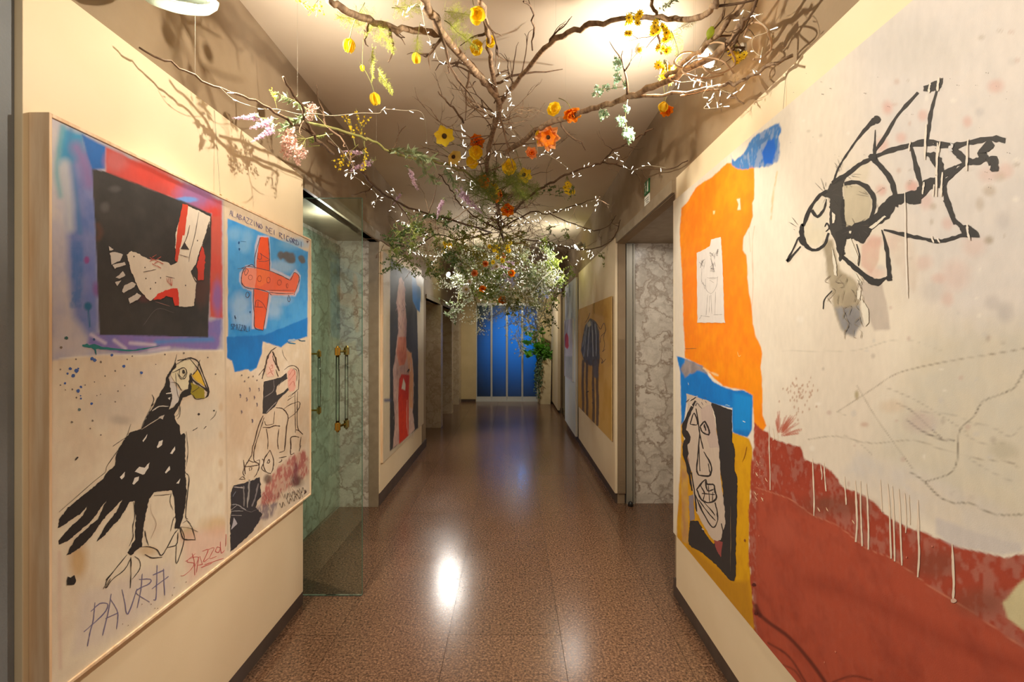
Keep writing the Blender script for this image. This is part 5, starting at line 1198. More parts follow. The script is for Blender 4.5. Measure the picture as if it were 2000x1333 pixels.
# ================================================================ SMALLER PAINTINGS FURTHER ALONG
def red_figure_painting():
    XC = -1.222
    ya, yb, za, zb = 4.373, 6.375, 0.40, 2.408
    t = empty('figure_painting', (0, 0, 0))
    tag(t, 'tall painting of a pale figure in red on black with a blue corner', 'painting')
    box('stretcher', M_WOOD, -1.2465, XC - 0.0008, ya, yb, za, zb, t)
    C = Canvas(XC, ya, yb, za, zb, 0.012, (208, 192, 162), (198, 182, 150), 3)
    C.fill(c4([(135, 148), (440, 350), (450, 700), (465, 1340)]) + c5([(465, 945), (130, 1225), (130, 0)]), (64, 62, 62), 0.5, 0.3, 1, (54, 54, 56))
    C.fill(c4([(390, 360), (440, 400), (450, 460), (490, 500), (497, 580), (485, 790), (450, 760), (400, 650)]), (0, 104, 170), 1.0, 0.7)
    C.line(c5([(80, 620), (130, 620)]), 6, (70, 78, 110), 2, 0.9)
    C.fill(c4([(240, 392), (262, 368), (296, 430), (310, 560), (312, 740), (330, 880), (322, 1200), (382, 1290)]) + c5([(386, 50), (410, 300), (410, 560), (400, 750), (425, 965), (350, 1040), (240, 1130), (165, 1185), (190, 900), (170, 500), (170, 250), (200, 50)]) + c4([(200, 1250), (230, 1000), (225, 800), (205, 680), (225, 520)]), (216, 180, 162), 0.6, 0.6, 1, (186, 148, 138))
    C.fill(c4([(230, 1080), (320, 1080), (330, 1330)]) + c5([(300, 200), (240, 210), (210, 60)]), (226, 140, 104), 1.0, 0.6, 0.9, (204, 106, 74))
    C.fill(c5([(330, 40), (385, 60), (408, 350), (400, 720), (360, 700), (350, 300)]), (226, 164, 112), 0.8, 0.5, 0.9, (210, 150, 110))
    C.fill(c5([(240, 370), (270, 310), (362, 322), (352, 600), (352, 1035), (240, 1140), (230, 600)]), (218, 58, 22), 0.6, 0.4, 1, (198, 40, 18))
    C.fill(c5([(290, 358), (316, 430), (312, 502), (268, 482)]), (232, 222, 204), 0.5, 0.2)
    C.line(c5([(335, 620), (330, 850), (345, 1020)]), 1.6, (230, 150, 130), 0.6)
    C.build('canvas', t)
    k = Ink(XC, 0.001)
    for i in range(46):
        x, y = k.rnd.uniform(215, 315), k.rnd.uniform(400, 1050)
        k.stroke(c4([(x, y), (x + k.rnd.uniform(-25, 25), y + k.rnd.uniform(20, 80))]), 0.5, k.rnd.choice([(232, 214, 200), (120, 86, 84), (206, 150, 140)]), 0.2, 0.5, 2)
    for i in range(40):
        x = k.rnd.choice([k.rnd.uniform(170, 235), k.rnd.uniform(360, 415)]); y = k.rnd.uniform(100, 1050)
        k.stroke(c5([(x, y), (x + k.rnd.uniform(-12, 12), y + k.rnd.uniform(30, 110))]), 0.5, k.rnd.choice([(236, 222, 206), (206, 180, 166), (110, 90, 90)]), 0.2, 0.5, 2)
    k.stroke(c5([(330, 290), (355, 250), (345, 300)]), 1.2, (50, 46, 50))
    k.build('figure_strokes', t)
red_figure_painting()

def animal_sheet():
    XC = 0.965
    ya, yb, za, zb = 4.476, 6.72, 0.585, 1.995
    t = empty('animal_painting', (0, 0, 0))
    tag(t, 'unframed ochre sheet painted with a grey striped four legged animal', 'painting')
    box('sheet', mat('sheet_edge', rgb(206, 176, 120), rough=0.8, c2=rgb(190, 160, 104)), XC + 0.0008, XC + 0.010, ya, yb, za, zb, t)
    box('batten', M_WOOD, XC + 0.0105, 0.9848, ya + 0.15, yb - 0.1, zb - 0.12, zb - 0.07, t)
    C = Canvas(XC, ya, yb, za, zb, 0.012, (206, 162, 88), (196, 148, 66), 4)
    C.fill(c6([(560, 300), (860, 300), (850, 700), (700, 650), (560, 600)]), (194, 146, 50), 3, 2, 0.8, (178, 128, 34))
    C.line(c6([(590, 420), (580, 520), (590, 600)]), 1.6, (140, 110, 30), 1, 0.8)
    C.fill(c6([(440, 800), (520, 690), (620, 745), (670, 900), (680, 1333)]) + c7([(635, 150), (560, 200), (480, 190), (400, 140)]) + c6([(370, 1200), (400, 1000)]), (98, 98, 106), 0.9, 0.8, 1, (76, 74, 80))
    for (x, w) in ((385, 5), (445, 4.5), (545, 5), (605, 5.5)):
        C.line(c7([(x, 120), (x - 8, 500), (x, 760), (x - 5, 1100)]), w, (88, 70, 66), 0.8, 0.92, 0.9)
    C.line(c7([(575, 150), (580, 350)]), 9, (92, 90, 98), 1, 0.9)
    for (pts, w) in (([(480, 760), (450, 950), (420, 1300)], 1.6), ([(520, 730), (500, 950), (480, 1300)], 1.8), ([(550, 740), (560, 950), (570, 1300)], 1.8), ([(600, 780), (620, 1000), (620, 1300)], 1.4), ([(440, 900), (400, 1150)], 1.2)):
        C.line(c6(pts), w, (160, 164, 172), 0.7, 0.9)
    C.fill(c6([(470, 770), (520, 720), (540, 800), (490, 830)]), (186, 180, 156), 0.6, 0.4)
    C.build('canvas', t)
    k = Ink(XC, 0.001)
    dk = (70, 62, 62)
    for pts, w in ((c6([(440, 760), (490, 680), (520, 595)]), 0.9), (c6([(520, 690), (600, 730), (690, 860), (720, 800), (750, 765), (772, 830), (770, 900), (700, 980), (690, 1080)]), 1.0), (c6([(770, 900), (740, 1000), (760, 1100), (740, 1200), (720, 1230), (770, 1190)]), 0.7), (c7([(650, 70), (680, 110), (670, 160), (735, 90)]), 0.9), (c7([(520, 560), (550, 575)]), 2.2), (c7([(430, 610), (470, 580)]), 1.8), (c7([(520, 760), (545, 770)]), 1.8)):
        k.stroke(pts, w, dk, 0.15, 0.8)
    k.build('animal_outline', t)
animal_sheet()

def pale_panel():
    t = empty('pale_painting', (0, 0, 0))
    tag(t, 'tall narrow whitish blue painting with faint dark marks beyond the ochre sheet', 'painting')
    XC = 0.952
    box('stretcher', M_PANELW, XC + 0.0008, 0.985, 6.90, 8.28, 0.10, 2.49, t)
    C = Canvas(XC, 6.90, 8.28, 0.10, 2.49, 0.015, (214, 220, 222), (222, 222, 216), 2)
    for pts in ([(190, 140), (180, 260)], [(150, 260), (165, 420)], [(200, 240), (190, 330)], [(220, 600), (225, 680)]):
        C.line(c6(pts), 1.0, (110, 130, 150), 0.8, 0.8)
    C.build('canvas', t)
    t2 = empty('small_picture', (0, 0, 0))
    tag(t2, 'small pinkish picture with a red blot hung on the pale narrow painting', 'picture')
    XP = 0.935
    box('backing', M_PANELW, XP + 0.0008, 0.951, 7.12, 8.24, 0.90, 1.885, t2)
    C = Canvas(XP, 7.12, 8.24, 0.90, 1.885, 0.015, (214, 206, 214), (206, 198, 210), 3)
    C.fill(c6([(110, 960), (140, 920), (172, 990), (172, 1150), (150, 1190), (115, 1150)]), (212, 58, 66), 0.7, 0.8)
    C.fill(c7([(110, 50), (225, 50), (225, 420), (110, 350)]), (176, 180, 180), 1.5, 1, 0.8, (150, 154, 156))
    C.build('canvas', t2)
pale_panel()
# ================================================================ HANGING FLORAL GARLAND
def petal_mat(name, c1, c2, rough=0.6, tl=0.4, scale=30.0):
    m = bpy.data.materials.new(name); m.use_nodes = True
    nt = m.node_tree; b = nt.nodes['Principled BSDF']; out = nt.nodes['Material Output']
    tc = node(nt, 'ShaderNodeTexCoord'); ns = node(nt, 'ShaderNodeTexNoise', i_Scale=scale, i_Detail=3.0)
    oi = node(nt, 'ShaderNodeObjectInfo')
    nt.links.new(tc.outputs['Object'], ns.inputs['Vector'])
    cr = node(nt, 'ShaderNodeMix', data_type='RGBA'); cr.inputs[6].default_value = (*c1, 1); cr.inputs[7].default_value = (*c2, 1)
    ad = node(nt, 'ShaderNodeMath', operation='MULTIPLY_ADD'); ad.inputs[1].default_value = 0.5
    ad.use_clamp = True
    mu = node(nt, 'ShaderNodeMath', operation='MULTIPLY'); mu.inputs[1].default_value = 0.6
    nt.links.new(ns.outputs['Fac'], mu.inputs[0]); nt.links.new(oi.outputs['Random'], ad.inputs[0]); nt.links.new(mu.outputs[0], ad.inputs[2])
    nt.links.new(ad.outputs[0], cr.inputs[0])
    nt.links.new(cr.outputs[2], b.inputs['Base Color'])
    b.inputs['Roughness'].default_value = rough
    tr = node(nt, 'ShaderNodeBsdfTranslucent'); nt.links.new(cr.outputs[2], tr.inputs[0])
    mx = node(nt, 'ShaderNodeMixShader'); mx.inputs[0].default_value = tl
    nt.links.new(b.outputs[0], mx.inputs[1]); nt.links.new(tr.outputs[0], mx.inputs[2]); nt.links.new(mx.outputs[0], out.inputs[0])
    return m
P_YEL = petal_mat('yellow_petal', rgb(250, 214, 10), rgb(252, 232, 70)); P_GOLD = petal_mat('gold_petal', rgb(240, 190, 14), rgb(248, 214, 40))
P_PALE = petal_mat('pale_yellow_petal', rgb(236, 206, 96), rgb(242, 220, 130)); P_ORG = petal_mat('orange_petal', rgb(246, 132, 10), rgb(250, 168, 40))
P_PEACH = petal_mat('peach_petal', rgb(240, 154, 80), rgb(248, 184, 120)); P_WHITE = petal_mat('white_petal', rgb(240, 236, 222), rgb(250, 246, 236))
P_GYP = petal_mat('gypsophila_petal', rgb(196, 200, 178), rgb(226, 226, 208))
P_LILAC = petal_mat('lilac_petal', rgb(168, 150, 190), rgb(196, 176, 204)); P_VIOLET = petal_mat('violet_petal', rgb(210, 176, 204), rgb(236, 214, 230)); P_BLUE = petal_mat('blue_petal', rgb(150, 156, 220), rgb(190, 194, 236))
P_PINK = petal_mat('dusty_pink_petal', rgb(222, 182, 170), rgb(236, 206, 194)); P_MINT = petal_mat('mint_leaf', rgb(146, 186, 150), rgb(184, 212, 182))
L_GREEN = petal_mat('green_leaf', rgb(92, 112, 44), rgb(134, 146, 62), tl=0.3); L_LIME = petal_mat('lime_frond', rgb(176, 186, 70), rgb(206, 208, 100)); L_GREY = petal_mat('grey_green_leaf', rgb(128, 144, 104), rgb(156, 168, 128), tl=0.3)
L_DARK = petal_mat('dark_leaf', rgb(58, 82, 36), rgb(84, 106, 46), tl=0.25); L_OLIVE = petal_mat('olive_leaf', rgb(126, 118, 44), rgb(150, 140, 60), tl=0.3)
M_STEM = mat('plant_stem', rgb(120, 122, 62), rgb(140, 132, 74), rough=0.6); M_EYE = mat('flower_eye', rgb(46, 32, 16), rgb(80, 56, 20), rough=0.8, scale=200)
M_POLLEN = mat('pollen', rgb(226, 180, 30), rgb(240, 204, 60), rough=0.8, scale=200)
M_BARK = mat('bark', rgb(112, 88, 66), rgb(166, 138, 108), rough=0.85, scale=60, bump=0.5, stretch=(1, 1, 0.3)); M_TWIG = mat('dark_twig', rgb(84, 62, 44), rgb(112, 86, 62), rough=0.85, scale=60)
M_WIRE = mat('clear_wire', rgb(206, 196, 170), rough=0.3); M_BULB = mat('fairy_bulb', rgb(255, 250, 235), rough=0.3, emit=(1.0, 0.93, 0.78), estr=4.0)
M_BULB.cycles.emission_sampling = 'NONE'

rg = random.Random(21)
def D(px, py, h=1.2):
    d = h * F / (VY - py)
    x = (px - VX) * d / F
    if x < -1.16: d = 1.16 * F / (VX - px)
    if x > 0.90: d = 0.90 * F / (px - VX)
    return d
def g3(px, py, h=1.2, d=None):
    return at(px, py, d or D(px, py, h))
def smooth3(pts, n=4):
    P = [Vector(p) for p in pts]
    if len(P) < 3:
        return [P[0].lerp(P[-1], t / n) for t in range(n + 1)]
    P = [P[0] * 2 - P[1]] + P + [P[-1] * 2 - P[-2]]
    out = []
    for i in range(1, len(P) - 2):
        p0, p1, p2, p3 = P[i - 1:i + 3]
        for k in range(n):
            t = k / n
            out.append(0.5 * (2 * p1 + (p2 - p0) * t + (2 * p0 - 5 * p1 + 4 * p2 - p3) * t * t + (3 * p1 - p0 - 3 * p2 + p3) * t ** 3))
    out.append(P[-2])
    return out
def rv(s=1.0):
    return Vector((rg.gauss(0, 1), rg.gauss(0, 1), rg.gauss(0, 1))) * s
def keep(p):
    return Vector((min(max(p.x, -1.19), 0.93), p.y, min(p.z, ZC - 0.03)))
def twig_path(p, d, L, n=7, wob=0.22, lift=0.0):
    d = d.normalized(); pts = [Vector(p)]
    for i in range(n):
        d = (d + rv(wob) + Vector((0, 0, lift))).normalized()
        pts.append(keep(pts[-1] + d * L / n))
    return pts
def twig_mesh(mb, p, d, L, r, depth=1, n=7):
    pts = twig_path(p, d, L, n)
    mb.tube(pts, [r * (1 - 0.75 * i / n) for i in range(n + 1)], 5)
    if depth > 0:
        for k in range(rg.randint(1, 3)):
            i = rg.randint(2, n - 1)
            dd = (pts[i] - pts[i - 1]).normalized() + rv(0.5)
            twig_mesh(mb, pts[i], dd, L * rg.uniform(0.25, 0.5), r * 0.55, depth - 1, 5)

BP = []
def near_d(px, py, d):
    """the depth, close to d, at which something seen at this pixel meets a branch"""
    if d > 5.6 or not BP or px > 1200: return d
    A = np.array(BP); best = (9, d)
    for t in np.linspace(.84, 1.16, 17):
        p = np.array(at(px, py, d * t)); m = np.sqrt(((A - p) ** 2).sum(1).min()) + abs(t - 1) * .15
        if -1.19 < p[0] < .93: best = min(best, (m, d * t))
    return best[1]
def branch(name, pts, r0, r1, label, twigs=6, tl=0.35, m=None, group=None, wires=1):
    P = smooth3(pts, 5)
    P = [P[0]] + [p + rv(0.004) for p in P[1:]]
    n = len(P)
    BP.extend([tuple(p) for p in P])
    mb = MB().tube(P, [(r0 + (r1 - r0) * i / (n - 1)) * rg.uniform(0.86, 1.16) for i in range(n)], 8)
    b = mb.build(name, m or M_BARK, None, smooth=True)
    tag(b, label, 'branch', group)
    for k in range(twigs):
        i = rg.randint(2, n - 2)
        t = (P[i + 1] - P[i - 1]).normalized()
        side = t.cross(rv()).normalized()
        tm = MB(); twig_mesh(tm, P[i], t * rg.uniform(0.3, 1.0) + side, tl * rg.uniform(0.4, 1.1), max(0.0022, r1 * 0.55), 1)
        tm.build('twig', M_TWIG, b, smooth=True)
    for k in range(wires):
        i = int(n * (0.3 + 0.4 * k))
        if P[i].z < ZC - 0.02:
            MB().tube([P[i], (P[i].x, P[i].y, ZC)], 0.00022, 4).build('suspension_wire', M_STEEL, b)
    return b
def path(*q, h=1.2):
    out = []
    for a in q:
        out.append(g3(a[0], a[1], h) if len(a) == 2 else g3(a[0], a[1], d=a[2]))
    return out

# ---- traced branches, nearest first
branch('branch', path((640, 0, 1.62), (690, 28, 1.72), (760, 53, 1.85), (820, 60, 1.93), (868, 66, 2.0)), 0.012, 0.014, 'thick bare branch sweeping in from the top edge left of the fern fronds', 3, 0.25)
branch('branch', path((815, -30, 1.66), (850, 38, 1.85), (900, 110, 2.15), (945, 160, 2.42), (975, 203, 2.6), (962, 262, 3.0), (950, 330, 3.6), (968, 395, 4.4), (984, 442, 5.2)), 0.019, 0.015, 'main trunk of the garland running away down the middle of the ceiling', 12, 0.45, wires=2)
branch('branch', path((938, -10, 1.7), (950, 50, 1.9), (958, 105, 2.15), (962, 150, 2.38), (975, 200, 2.6)), 0.010, 0.012, 'upright branch beside the top yellow poppy joining the main trunk', 3, 0.3)
branch('branch', path((975, 205, 2.62), (1010, 158, 2.42), (1062, 97, 2.12), (1122, 60, 1.98), (1180, 44, 1.9), (1262, 31, 1.82), (1330, 37, 1.76), (1378, 28, 1.66), (1402, 2, 1.55)), 0.012, 0.009, 'long smooth branch arching over the bright ceiling patch to the right', 4, 0.28)
branch('branch', path((985, 300, 3.2), (1037, 262, 2.86), (1075, 240, 2.66), (1125, 225, 2.5), (1175, 207, 2.36), (1225, 190, 2.24), (1275, 170, 2.1), (1350, 132, 1.9), (1420, 92, 1.75), (1452, 40, 1.62)), 0.016, 0.013, 'heavy brown branch rising to the right hand wall lamp, with the orange flower on it', 5, 0.32, wires=2)
branch('branch', path((1240, 190, 2.22), (1330, 182, 2.02), (1385, 172, 1.9), (1425, 165, 1.78), (1480, 140, 1.66), (1548, 110, 1.56)), 0.007, 0.006, 'straight brown stick pointing out toward the big canvas', 0, 0.2)
branch('branch', path((1330, 188, 2.05), (1400, 175, 1.9), (1425, 186, 1.86), (1452, 197, 1.82)), 0.005, 0.003, 'short forked stick ending just below the straight brown stick', 3, 0.12)
branch('branch', path((1268, -10, 1.7), (1281, 35, 1.82), (1287, 70, 1.95), (1292, 105, 2.05)), 0.006, 0.004, 'dark twig hanging in front of the yellow daisies by the lamp', 2, 0.2, M_TWIG)
branch('branch', path((1482, -10, 1.5), (1455, 45, 1.6), (1438, 80, 1.68), (1425, 102, 1.72)), 0.006, 0.004, 'dark twig slanting from the top edge beyond the wall lamp', 2, 0.2, M_TWIG)
branch('branch', path((1300, 150, 2.0), (1345, 118, 1.9), (1400, 70, 1.76), (1440, 20, 1.64), (1470, -20, 1.56)), 0.010, 0.008, 'reddish lit branch passing behind the curled vines by the lamp', 4, 0.25)
branch('branch', path((272, 93, 1.44), (345, 132, 1.54), (432, 172, 1.66), (500, 197, 1.76), (560, 235, 1.88), (612, 262, 2.0)), 0.003, 0.006, 'thin dark stick reaching the top of the board above the framed painting', 0, 0.2, M_TWIG)
branch('branch', path((553, 150, 1.72), (588, 205, 1.86), (612, 265, 2.0), (650, 300, 2.3)), 0.005, 0.007, 'curved dark twig against the shaded wall over the lavender', 1, 0.2, M_TWIG)
branch('branch', path((600, 240, 1.95), (690, 262, 2.25), (734, 278, 2.45), (764, 297, 2.65), (805, 310, 2.85), (870, 322, 3.25), (925, 348, 3.6), (960, 390, 4.2)), 0.006, 0.009, 'grey green stem carrying silvery leaves in from the left', 5, 0.25, M_STEM)
branch('branch', path((640, 275, 2.15), (690, 320, 2.6), (735, 368, 3.1), (765, 388, 3.5), (810, 410, 4.0), (880, 430, 4.5), (960, 455, 5.2)), 0.007, 0.010, 'dark branch following the ceiling edge down the left side', 8, 0.35, M_TWIG)
branch('branch', path((1005, 412, 4.4), (1040, 378, 3.9), (1075, 357, 3.62), (1110, 340, 3.45), (1173, 317, 3.2), (1189, 301, 3.1), (1241, 270, 2.85), (1275, 250, 2.7)), 0.010, 0.004, 'bare branch reaching up to the right ceiling edge under the mint sprays', 6, 0.3, M_TWIG)
branch('branch', path((1173, 317, 3.2), (1205, 322, 3.2), (1243, 330, 3.22), (1300, 330, 2.9), (1342, 316, 2.6)), 0.006, 0.003, 'light strung twig running to the corner of the big canvas', 3, 0.2, M_TWIG)
branch('branch', path((990, 440, 5.1), (1036, 415, 4.7), (1075, 418, 4.6), (1117, 403, 4.4), (1171, 385, 4.1)), 0.008, 0.003, 'forked bare twig with tiny lights below the right ceiling edge', 5, 0.3, M_TWIG)
branch('branch', path((1075, 418, 4.6), (1110, 433, 4.8), (1160, 450, 4.8), (1190, 440, 4.5), (1203, 420, 4.3)), 0.006, 0.003, 'sagging bare twig curling up beside the escape sign wall', 3, 0.25, M_TWIG)
branch('branch', path((1020, 468, 6.0), (1060, 472, 5.8), (1101, 483, 5.7), (1145, 488, 5.2), (1180, 478, 4.7), (1201, 462, 4.4), (1212, 430, 4.2)), 0.009, 0.004, 'bare branch with upturned curls at the head of the lift doorway', 9, 0.32, M_TWIG)
branch('branch', path((984, 470, 5.6), (972, 430, 5.0), (975, 392, 4.6), (985, 380, 4.4)), 0.014, 0.010, 'dark upright fork under the orange blossoms in the middle', 3, 0.25, M_TWIG)
branch('branch', path((985, 455, 5.3), (940, 430, 4.9), (900, 400, 4.4), (880, 370, 4.0), (858, 340, 3.6)), 0.009, 0.004, 'dark branch running left from the middle fork through violet spikes', 6, 0.3, M_TWIG)
branch('branch', path((960, 455, 5.5), (900, 468, 5.3), (850, 460, 5.0), (810, 490, 4.9), (775, 515, 4.7)), 0.009, 0.004, 'bare branch drooping in front of the painting of the red figure', 8, 0.3, M_TWIG)
branch('branch', path((905, 240, 2.75), (880, 205, 2.5), (853, 178, 2.36)), 0.006, 0.003, 'crooked dark twig above the dark eyed yellow flower', 2, 0.2, M_TWIG)
branch('branch', path((1040, 98, 2.2), (1041, 25, 1.85), (1022, 5, 1.75)), 0.004, 0.003, 'slim crooked twig in front of the ceiling left of the bright patch', 1, 0.12, M_TWIG)
# smaller bare branches filling the middle, alike
proto = []
for v in range(5):
    mb = MB(); twig_mesh(mb, (0, 0, 0), Vector((0, 0, 1)), 0.62, 0.006, 2, 9)
    proto.append(mb.mesh('small_branch', M_TWIG if v % 2 else M_BARK, True))
AX = [(975, 203, 2.6), (962, 262, 3.0), (950, 330, 3.6), (968, 395, 4.4), (984, 442, 5.2), (992, 480, 6.2), (994, 515, 7.2)]
AXP = [at(*a) for a in AX]
def axis(t):
    i = min(int(t), len(AXP) - 2); return AXP[i].lerp(AXP[i + 1], t - i)
def orient(o, dirv, roll=None):
    q = Vector(dirv).normalized().to_track_quat('Z', 'Y')
    o.rotation_mode = 'QUATERNION'
    o.rotation_quaternion = q @ Euler((0, 0, roll if roll is not None else rg.uniform(0, 6.28))).to_quaternion()
for k in range(70):
    o = bpy.data.objects.new('small_branch', proto[k % 5]); COL.objects.link(o)
    t = rg.uniform(0.0, 5.4) if k % 3 else rg.uniform(2.2, 5.4)
    o.location = axis(t) + rv(0.03); BP.append(tuple(o.location))
    a = rg.choice([-1, 1])
    orient(o, (a * rg.uniform(0.3, 1.1), rg.uniform(-0.9, 0.5), rg.uniform(-0.22, 0.42)))
    s = rg.uniform(0.55, 1.15) * (0.75 if t < 2 else 1.0); o.scale = (s, s, s)
    tag(o, 'one of the thin bare branches bristling from the middle trunk', 'branch', 'thin bare branches of the hanging garland')
for k in range(30):
    o = bpy.data.objects.new('small_branch', proto[k % 5]); COL.objects.link(o)
    lf_ = k < 18; u = rg.random()
    o.location = (at(880, 435, 4.5).lerp(at(760, 470, 4.2), u) if lf_ else at(1000, 470, 5.6).lerp(at(1090, 470, 5.4), u)) + rv(0.06)
    BP.append(tuple(o.location))
    orient(o, ((-1 if lf_ else 1) * rg.uniform(-.2, .7), rg.uniform(-0.9, 0.6), rg.uniform(-0.5, 0.35)))
    s = rg.uniform(0.45, 0.85); o.scale = (s, s, s)
    tag(o, 'one of the thin twigs tangled %s' % ('over the painting of the red figure' if lf_ else 'above the far right side of the cloud'), 'branch', 'thin twigs on the left side' if lf_ else 'thin twigs on the right side')
# curled vines round the right hand wall lamp
for k, (cx, cy, a, b, d) in enumerate(((1352, 105, 34, 22, 1.9), (1385, 120, 50, 26, 1.8), (1340, 140, 30, 14, 2.0), (1480, 55, 26, 30, 1.58), (1405, 88, 30, 24, 1.74))):
    pts = [at(cx + a * math.cos(t) * (1 + .12 * math.sin(3 * t)), cy + b * math.sin(t) + 4 * t, d + 0.05 * math.sin(2 * t)) for t in np.linspace(k, k + 5.2, 12)]
    v = MB().tube(smooth3(pts, 3), 0.0035, 6).build('curled_vine', mat('pale_vine', rgb(176, 140, 108), rgb(196, 164, 130), rough=0.7) if k == 0 else bpy.data.materials['pale_vine'], smooth=True)
    tag(v, ['pale vine loop left of the glowing wall lamp', 'wide pale vine loop just under the glowing wall lamp', 'small pale vine loop beside the lower yellow daisies', 'pale vine loop against the wall right of the daisy tuft', 'pale vine loop crossing the glowing wall lamp'][k], 'vine')

# ---------------------------------------------------------------- flowers
def petal_mesh(name, m, L, W, cup, ruffle=0.0, base=0.12, n=6):
    """a petal growing along +X from the centre, cupped up by angle cup"""
    vs, fs = [], []
    for i in range(n + 1):
        t = i / n
        w_ = W * 0.5 * (base + (1 - base) * math.sin(math.pi * min(1, (0.12 + 0.80 * t))) ** 0.8) * (1.0 if t < 1 else 0.75)
        ang = cup * (0.35 + 0.9 * t)
        x = L * t * math.cos(ang * 0.75); z = L * t * math.sin(ang * 0.75)
        for j in range(5):
            u = (j - 2) / 2
            vs.append((x + (-0.10 * L * u * u * t), u * w_, z + 0.14 * L * u * u * t + ruffle * L * math.sin(j * 2.3 + 3 * t) * t))
    for i in range(n):
        for j in range(4):
            a = i * 5 + j; fs.append((a, a + 1, a + 6, a + 5))
    mb = MB(); mb.add(vs, fs)
    return mb.mesh(name, m, True, False)
def eye_mesh(m, r, h):
    mb = MB().lathe([(r * .5, -h * .3), (r, 0), (r * .9, h * .5), (r * .5, h * .9), (r * .1, h)], 10)
    return mb.mesh('flower_center', m, True)
STEMME = None
def stem_mesh(L, bend):
    pts = [(0, 0, 0), (bend * .15, 0, -L * .3), (bend * .5, 0, -L * .65), (bend, 0, -L)]
    return MB().tube(smooth3(pts, 4), [0.028, 0.024, 0.02] + [0.02] * 10, 5).mesh('stem', M_STEM, True)
STEM = [stem_mesh(1.6, 0.7), stem_mesh(2.2, -0.9)]
KIND = {}
def kind(name, rings, eye_m, eye_r, eye_h):
    """rings: (petal count, length, width, cup angle, material, ruffle)"""
    KIND[name] = ([(n, petal_mesh('petal', m, L, W, cup, rf), z) for (n, L, W, cup, m, rf, z) in rings], eye_mesh(eye_m, eye_r, eye_h))
kind('cup', [(5, .56, .52, 1.35, P_YEL, .03, 0), (4, .50, .46, 1.5, P_YEL, .03, .02)], M_POLLEN, .12, .14)
kind('open', [(6, .52, .42, .35, P_YEL, .03, 0)], M_EYE, .13, .10)
kind('pale', [(6, .52, .42, .45, P_PALE, .03, 0)], M_EYE, .13, .10)
kind('poppy', [(4, .54, .60, .75, P_YEL, .04, 0), (4, .44, .46, 1.0, P_YEL, .05, .03)], M_POLLEN, .12, .12)
kind('ranun', [(7, .50, .36, .55, P_ORG, .02, 0), (6, .40, .34, 1.0, P_ORG, .03, .03), (5, .28, .26, 1.35, P_ORG, .03, .05)], M_EYE, .08, .10)
kind('peach', [(7, .50, .36, .5, P_PEACH, .03, 0), (6, .40, .34, .9, P_PEACH, .03, .03), (5, .28, .26, 1.3, P_ORG, .03, .05)], M_EYE, .09, .10)
kind('anem', [(8, .54, .32, .3, P_PEACH, .04, 0), (6, .40, .26, .6, P_ORG, .04, .02)], M_EYE, .10, .08)
kind('white', [(5, .52, .48, .8, P_WHITE, .04, 0)], M_POLLEN, .15, .16)
kind('rose', [(6, .50, .42, .8, P_WHITE, .03, 0), (5, .38, .34, 1.2, P_WHITE, .03, .03), (4, .26, .26, 1.4, P_PALE, .03, .05)], M_POLLEN, .07, .06)
kind('daisy', [(9, .54, .26, .15, P_YEL, .01, 0)], M_EYE, .09, .10)
kind('bud', [(4, .56, .46, 1.75, P_YEL, .0, 0)], M_STEM, .16, .12)
def flower(k, px, py, size, label, face=None, d=None, group=None, h=1.2, stem=True, name='flower'):
    d = near_d(px, py, d or D(px, py, h))
    p = at(px, py, d)
    e = empty(name, p)
    s = size * d / F * (1.2 if 200 < py < 480 else 1.0)
    e.scale = (s, s, s)
    to = (Vector((0, 0, H)) - p).normalized()
    orient(e, (to + Vector((0, 0, -0.15)) + rv(0.22)) if face is None else (Vector(face) + rv(0.12)))
    tag(e, label, 'flower', group)
    rings, eye = KIND[k]
    for (n, me, z) in rings:
        a0 = rg.uniform(0, 6)
        for i in range(n):
            o = bpy.data.objects.new('petal', me); COL.objects.link(o); o.parent = e
            o.location = (0, 0, z); o.rotation_euler = (rg.uniform(-.1, .1), rg.uniform(-.14, .14), a0 + i * 2 * math.pi / n + rg.uniform(-.12, .12))
    o = bpy.data.objects.new('flower_center', eye); COL.objects.link(o); o.parent = e
    if stem:
        o = bpy.data.objects.new('stem', STEM[rg.randint(0, 1)]); COL.objects.link(o); o.parent = e; o.rotation_euler = (0, 0, rg.uniform(0, 6))
    return e
DOWN = (0.0, 0.45, -1.0)
